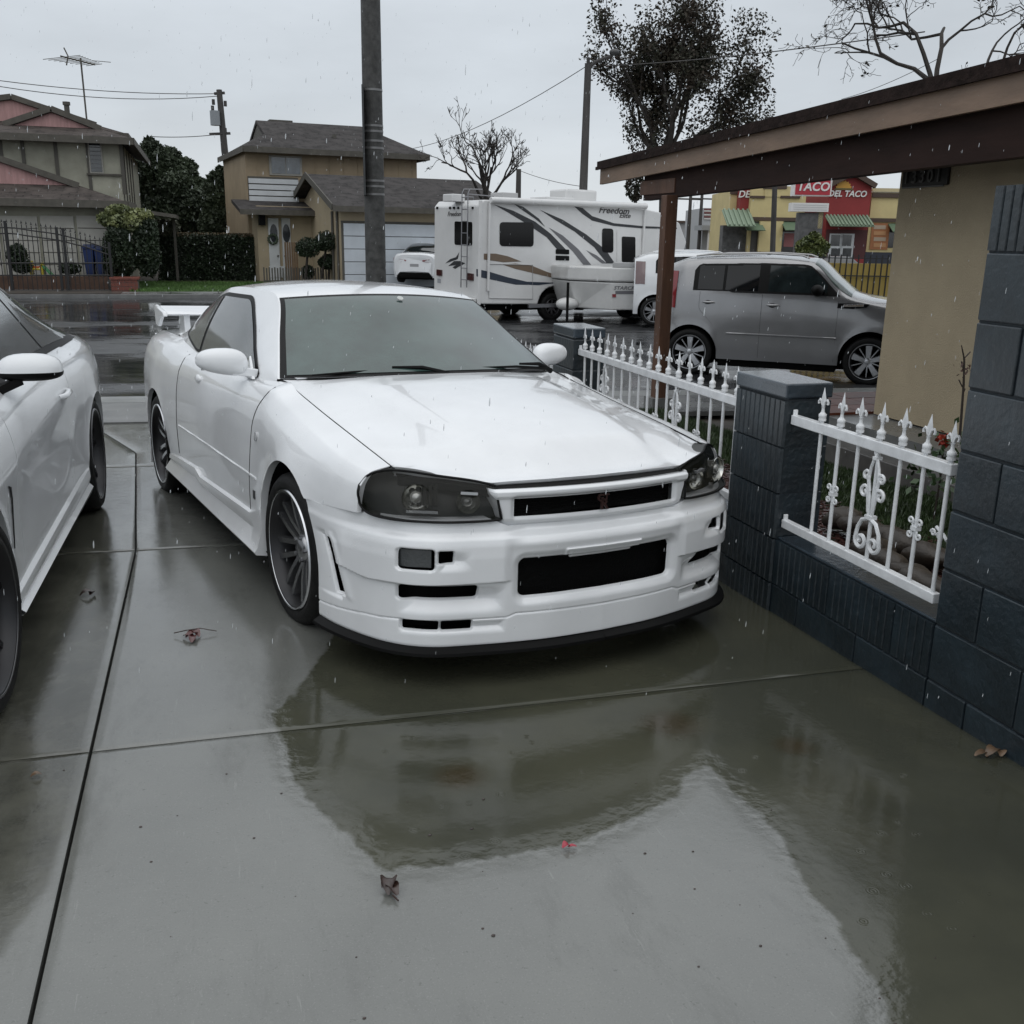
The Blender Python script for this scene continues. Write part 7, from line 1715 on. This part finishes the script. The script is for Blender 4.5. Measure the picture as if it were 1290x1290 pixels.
def awning(a, b, y, dep=1.0, m=GRN, n=0):
    A_ = DF.C(*c4(a), 1, y); B_ = DF.C(*c4(b), 1, y); q = MB(); q.slab([(A_[0], y-dep, B_[2]), (B_[0], y-dep, B_[2]), (B_[0], y, A_[2]), (A_[0], y, A_[2])], .05); w = q.build('awning', m, dt)
    for k in range(n):
        x = A_[0]+(B_[0]-A_[0])*(k+.5)/n; q = MB(); q.bar((x, y-dep, B_[2]+.05), (x, y, A_[2]+.05), .10, .08); q.build('tile_row', m, w)
awning((268, 385), (375, 430), -.02, 1.2); awning((497, 378), (612, 430), -.02, 1.2)
w_ = dbox('window', (506, 440), (588, 560), mat('dark_shop_glass', (.03, .03, .032), .1, coat=1), -.05, .02); dbox('poster', (518, 448), (578, 530), mat('red_poster', (.32, .12, .12), .5), -.07, .015, w_)
# red tower
A_ = DF.C(*c4((757, 640)), 1, -.8); B_ = DF.C(*c4((1045, 160)), 1, -.8); pk = DF.C(*c4((925, 90)), 1, -.8)
xl_ = 2*pk[0]-B_[0]
q = MB(); q.prism([(xl_, A_[2]), (B_[0], A_[2]), (B_[0], B_[2]), (pk[0], pk[2]), (xl_, B_[2])], 'xz', -.8, 5); q.build('tower', RED, dt)
for x in (xl_, B_[0]): q = MB(); q.bar((x+.15*np.sign(x-pk[0]), -1.0, B_[2]-.05), (pk[0], -1.0, pk[2]+.05), .35, .28); q.build('coping', DBR, dt)
awning((762, 342), (1015, 408), -.82, 1.3, GRN2, 12)
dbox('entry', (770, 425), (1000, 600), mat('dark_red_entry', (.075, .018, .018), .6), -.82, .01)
for X0, X1 in ((792, 856), (862, 925)):
    d_ = dbox('door', (X0, 450), (X1, 600), WHITEW, -.90, .06); dbox('door_glass', (X0+8, 458), (X1-8, 525), WGLD, -.915, .012, d_); dbox('door_glass', (X0+8, 538), (X1-8, 590), WGLD, -.915, .012, d_)
WT = mat('sign_white', (.75, .74, .72), .4)
def dtext(s, p, size, m, y, par, sh=.25, sx=1.1, b=.01):
    c = DF.C(*c4(p), 1, y); return text('lettering', s, size, m, par, facing((c[0], y, c[2]), (1, 0, 0), (0, 0, 1)), .02, sh, sx, b)
px = 62/1245/4.778
dtext('DEL TACO', (895, 212), 40*px*1.15, WT, -.85, dt, .2, .98, .012)
c = DF.C(*c4((873, 170)), 1, -.84); q = MB(); q.prism([(c[0]+.42*math.cos(t)*(1+.18*(i % 2)), c[2]-.12+.42*math.sin(t)*(1+.18*(i % 2))) for i, t in enumerate(np.linspace(.1, math.pi-.1, 17))], 'xz', -.86, -.81); sun_ = q.build('sun_emblem', mat('sun_yellow', (.60, .32, .05), .5), dt)
q = MB(); q.prism([(c[0]-.60, c[2]-.16), (c[0]+.60, c[2]-.16), (c[0]+.50, c[2]-.06), (c[0]-.40, c[2]-.06)], 'xz', -.87, -.82); q.build('hill_emblem', mat('hill_olive', (.15, .12, .04), .5), sun_)
# right part
dbox('wall', (1046, 200), (1400, 640), YEL, 0, 8); dbox('cornice', (1050, 176), (1400, 204), CREAM, -.15, .3); dbox('cornice', (1048, 206), (1400, 238), DBR, -.12, .11); dbox('cornice', (1000, 356), (1400, 386), DBR, -.12, .11)
dbox('shop_window', (1135, 395), (1400, 540), MATS['dark_shop_glass'], -.03, .02); awning((1140, 388), (1400, 442), -.02, 1.0)
po = dbox('menu_poster', (1046, 386), (1136, 548), mat('orange_poster', (.36, .15, .06), .6), -.06, .03)
for k in range(4): dbox('poster_picture', (1056, 400+k*36), (1126, 424+k*36), mat('poster_tan', (.48, .26, .12), .6) if k % 2 else mat('poster_pale', (.42, .34, .25), .6), -.075, .012, po)
dbox('base', (940, 560), (1400, 640), mat('navy_base', (.03, .035, .05), .6), -.10, .05)
# left wing
dbox('wall', (195, 192), (260, 640), YEL, 1.5, 6); dbox('cornice', (192, 190), (262, 214), DBR, 1.4, .1); dbox('sign_wall', (258, 165), (322, 340), RED, .5, 6)
dtext('DEL', (286, 215), .55, WT, .45, dt, .2, 1, .01)
awning((140, 306), (300, 408), .4, 2.0, GRN2, 6); dbox('stone_wall', (150, 400), (320, 640), GSTONE, .45, 1)
# pylon sign
py_ = empty('pylon_sign', 'red taco restaurant sign with white letterboard on a stone pylon', 'sign', M=DF.mat()); PY = -9.0; kx = (62-9)/1245/4.778
def pbox(nm, a, b, m, y, dep, parent=py_, bevel=0): return dbox(nm, a, b, m, y, dep, parent, bevel)
pbox('pylon', (614, 322), (724, 640), GSTONE, PY, .8); sgb = pbox('sign_box', (584, 56), (797, 226), WT, PY-.2, .6); pbox('sign_face', (594, 64), (790, 219), mat('sign_red', (.42, .012, .03), .35, coat=.3), PY-.23, .03, sgb)
dtext('DEL', (690, 105), 52*kx*1.3, WT, PY-.25, sgb, .15, 1.05, .012); dtext('TACO', (690, 170), 52*kx*1.25, WT, PY-.25, sgb, .15, 1.02, .014)
lbx = pbox('letterboard', (562, 264), (781, 320), WT, PY-.2, .6)
for k in range(3): pbox('letter_rail', (572, 276+k*14), (775, 280+k*14), mat('rail_grey', (.25, .26, .27), .5), PY-.22, .018, lbx)
pbox('sign_post', (725, 320), (742, 420), CREAM, PY, .4)
# dark lamp pole in front
a = at_depth(975, 325, 45); b = at_depth(975, 200, 45); q = MB(); q.cyl((a[0], a[1], -.5), (b[0], b[1], b[2]+1.5), .13, .10, n=10)
t = empty('car_park_lamp', 'dark lamp post standing before the yellow restaurant wall', 'street lamp'); q.build('shaft', POLE, t); q = MB(); q.box((b[0]-.5, b[1]-.2, b[2]+1.5), (b[0]+.5, b[1]+.2, b[2]+1.65)); q.build('lamp_head', POLE, t)
clump('roadside_bush', 'yellow green bush in front of the restaurant sign', 'bush', lobes_px([(1025, 306, 14, 10, 0), (1012, 312, 10, 10, 0), (1036, 312, 9, 9, 0), (1020, 320, 18, 10, 0), (1026, 298, 7, 6, 0)], 48), 3500, .16, mat('lime_leaf', (.13, .15, .035), .5, var2=(.04, .06, .02), vscale=1.5), 51, trunk=(A(1025, 335, 48), A(1025, 305, 48), .08))
# striped building
sb = empty('striped_building', 'white low building with red bands left of the restaurant', 'building', M=DF.mat())
def sbox(nm, a, b, m, y, dep): return dbox(nm, a, b, m, y, dep, sb)
sbox('wall', (32, 296), (196, 640), mat('pale_grey_wall', (.42, .43, .44), .7), 14, 8)
for Y0 in (300, 322, 346): sbox('red_band', (34, Y0), (192, Y0+9), mat('red_band', (.22, .06, .06), .6), 13.9, .08)
for Y0 in (311, 334, 358): sbox('white_band', (34, Y0), (192, Y0+9), WT, 13.9, .08)
sbox('canopy', (20, 400), (160, 432), mat('canopy_grey', (.30, .31, .32), .6), 11, 3)
for X in (60, 110): sbox('post', (X, 430), (X+8, 640), WT, 11.2, .2)
# yellow low wall with iron rail, near side of the car park
yw = empty('yellow_wall', 'low ochre wall with thin iron railing behind the crossover hood', 'wall')
a = at_depth(1010, 330, 30); b = at_depth(1180, 330, 30); dirv = (b-a)/np.linalg.norm(b-a); z1_ = at_depth(1090, 332, 30)[2]; z0_ = -.5
q = MB(); q.bar((a[0], a[1], (z0_+z1_)/2), (b[0], b[1], (z0_+z1_)/2), .2, z1_-z0_); q.build('wall', mat('ochre_wall', (.33, .24, .06), .7, var=.15, vscale=1), yw)
for t_ in np.linspace(0, 1, 24): p = a+(b-a)*t_; q = MB(); q.box((p[0]-.015, p[1]-.20, -.5), (p[0]+.015, p[1]-.17, z1_+.25)); q.build('picket', IRB, yw)
for z in (z1_+.15, z1_-.35): q = MB(); q.bar((a[0], a[1]-.185, z), (b[0], b[1]-.185, z), .03, .03); q.build('rail', IRB, yw)
# cars beyond
BLKP = paint('black_paint', (.014, .015, .017), .3, drops=False); BLUP = paint('grey_blue_paint', (.10, .12, .13), .3, drops=False)
def park(px, py, D, ang, kind, nm, label, m, grp='cars in the restaurant car park'):
    p = at_depth(px, py, D); f = Frame((p[0], p[1], -.5), ang); (boxy if kind else sedan)(f, nm, label, m, group=grp)
park(905, 330, 34, R(-5), 1, 'dark_suv', 'black sport utility car parked beyond the wooden post', BLKP)
park(1040, 322, 44, R(-15), 0, 'parked_car', 'dark grey blue car before the restaurant bush', BLUP)
park(1100, 325, 47, R(-15), 0, 'parked_car', 'black car near the restaurant doors', BLKP)
q = MB(); q.box((-200, 120, -.5), (300, 122, 1.2)); 
# distant low buildings and trees closing the street
for i, (x0_, x1_, yt, D, c_) in enumerate(((600, 760, 268, 90, (.30, .29, .27)), (790, 900, 280, 110, (.33, .33, .33)), (1110, 1300, 270, 95, (.30, .28, .24)), (-200, 200, 300, 100, (.22, .2, .18)), (330, 560, 300, 100, (.22, .22, .2)))):
    a = at_depth(x0_, yt, D); b = at_depth(x1_, yt, D); dv = (b-a)/np.linalg.norm(b-a); q = MB(); q.bar((a[0], a[1], (a[2]-.5)/2), (b[0], b[1], (a[2]-.5)/2), 6, a[2]+.5)
    t = empty('distant_building', ['pale low building behind the motorhome', 'grey low building left of the restaurant', 'low building behind the stucco house', 'low building behind the old house', 'low building behind the tan house'][i], 'building'); q.build('wall', mat('distant_%s' % ['tan', 'grey', 'beige', 'brown', 'olive'][i], c_, .8), t)
    q = MB(); q.bar((a[0], a[1], a[2]+.1), (b[0], b[1], a[2]+.1), 6.6, .2); q.build('roof', DBR, t)

# ================================================================== litter of the rain: leaves, petals, drops
DLEAF = mat('dead_leaf', (.030, .014, .010), .45, var=.5, vscale=30, coat=.6); DLEAF2 = mat('tan_dead_leaf', (.12, .072, .038), .5, var=.4, vscale=30, coat=.4); RPET = mat('pink_petal', (.34, .04, .06), .4)
def leaf(q, c, L, W, ang, curl, tilt, r):
    n = 7; G = []
    for i in range(n):
        t = i/(n-1); w = W*math.sin(math.pi*min(1, t*.92+.06))**.8; row = []
        for s in (-1, -.4, .4, 1): row.append((t*L-L/2, s*w+r.normal(0, W*.06), curl*(math.sin(math.pi*t)*L*.35)+abs(s)*w*tilt))
        G.append(row)
    G = np.array(G); ca, sa = math.cos(ang), math.sin(ang); X = G[..., 0]*ca-G[..., 1]*sa; Y = G[..., 0]*sa+G[..., 1]*ca; G[..., 0] = X; G[..., 1] = Y; q.grid(G+np.array(c))
def litter(nm, px, py, label, parts, m, seed, stem=None, zoff=.004):
    r = np.random.default_rng(seed); p = on_ground(px, py); t = empty(nm, label, 'leaf', loc=(p[0], p[1], zg(p[0], p[1])+zoff))
    for (dx, dy, L, W, ang, curl, tilt) in parts:
        q = MB(); leaf(q, (dx, dy, .003), L, W, ang, curl, tilt, r); q.build('leaf_blade', m, t, smooth=60, recalc=False)
    if stem: q = MB(); q.tube(stem, .0022, 5); q.build('stem', DLEAF, t)
litter('leaf_cluster', 243, 803, 'dark red leaf cluster with twigs beside the front wheel of the middle coupe', [(0, 0, .06, .018, .5, .5, .5), (.01, .015, .07, .015, 2.0, .6, .4), (-.015, -.01, .05, .016, -.6, .4, .6), (.0, -.035, .07, .016, 1.5, .3, .5)], mat('wine_leaf', (.085, .020, .018), .4, coat=.6), 1, [(-.07, .03, .01), (-.02, .01, .025), (.03, .03, .02), (.09, .02, .006)])
litter('fallen_leaf', 490, 1122, 'curled dark brown leaf on the concrete near the bottom of the picture', [(0, 0, .055, .020, 1.3, .9, .9), (.006, -.012, .045, .015, 1.9, .6, .8), (-.004, .012, .03, .012, .6, .6, .8)], DLEAF, 2, [(.004, -.03, .004), (.012, -.055, .006)])
litter('fallen_leaf', 1250, 952, 'curled tan leaf lying against the foot of the tall block wall', [(0, 0, .07, .018, .3, .7, .4), (-.035, .006, .06, .012, .1, .4, .4), (.025, -.006, .04, .014, .9, .6, .5)], DLEAF2, 3)
litter('fallen_petal', 713, 1070, 'small pink petal at the edge of the dark patch on the driveway', [(0, 0, .022, .010, .2, .7, .7), (.016, -.003, .024, .006, -.2, .4, .3)], RPET, 4)
litter('fallen_leaf', 110, 751, 'small dark leaf on the left slab behind the left coupe wheel', [(0, 0, .06, .02, .3, .6, .5), (.02, .01, .04, .014, 1.2, .5, .5)], DLEAF, 5)
litter('fallen_leaf', 46, 980, 'tiny brown leaf on the mossy left slab', [(0, 0, .03, .010, .3, .5, .5)], DLEAF2, 6)
r_ = np.random.default_rng(8); q = MB()
for (x, y) in [(608, 1170), (958, 1192), (1178, 1207), (320, 1056), (215, 1180), (873, 1073), (875, 1120), (932, 1140), (1040, 1182), (1052, 1196), (1108, 1258), (1128, 1290), (880, 1218), (760, 1075)]+[(r_.uniform(60, 1280), r_.uniform(900, 1288)) for _ in range(26)]:
    p = on_ground(x, y); s = r_.uniform(.0010, .0042) if y > 0 else 0; q.ball((p[0], p[1], zg(p[0], p[1])+s*.4), s, 6, 4, (1.3, .9, .5))
tag(q.build('grit', DLEAF), 'dark specks of grit scattered over the driveway', 'grit', kind='stuff')
# falling rain: short drops in the air
q = MB(); n = 2600
for _ in range(n):
    D = 1.6+8.5*r_.random()**.8; p = at_depth(r_.uniform(0, 1290), r_.uniform(-20, 900), D)
    if p[2] < zg(p[0], p[1])+.2 or p[0] > 4.2: continue
    L = r_.uniform(.004, .016); w = r_.uniform(.0006, .0014); q.tube([p, p-[.0006, 0, L*.5], p-[.001, 0, L]], [w*.4, w, w*.6], 4)
tag(q.build('rain', mat('rain_drop', (.75, .78, .80), .08, spec=.8, alpha=.55)), 'raindrops falling over the driveway', 'rain', kind='stuff')
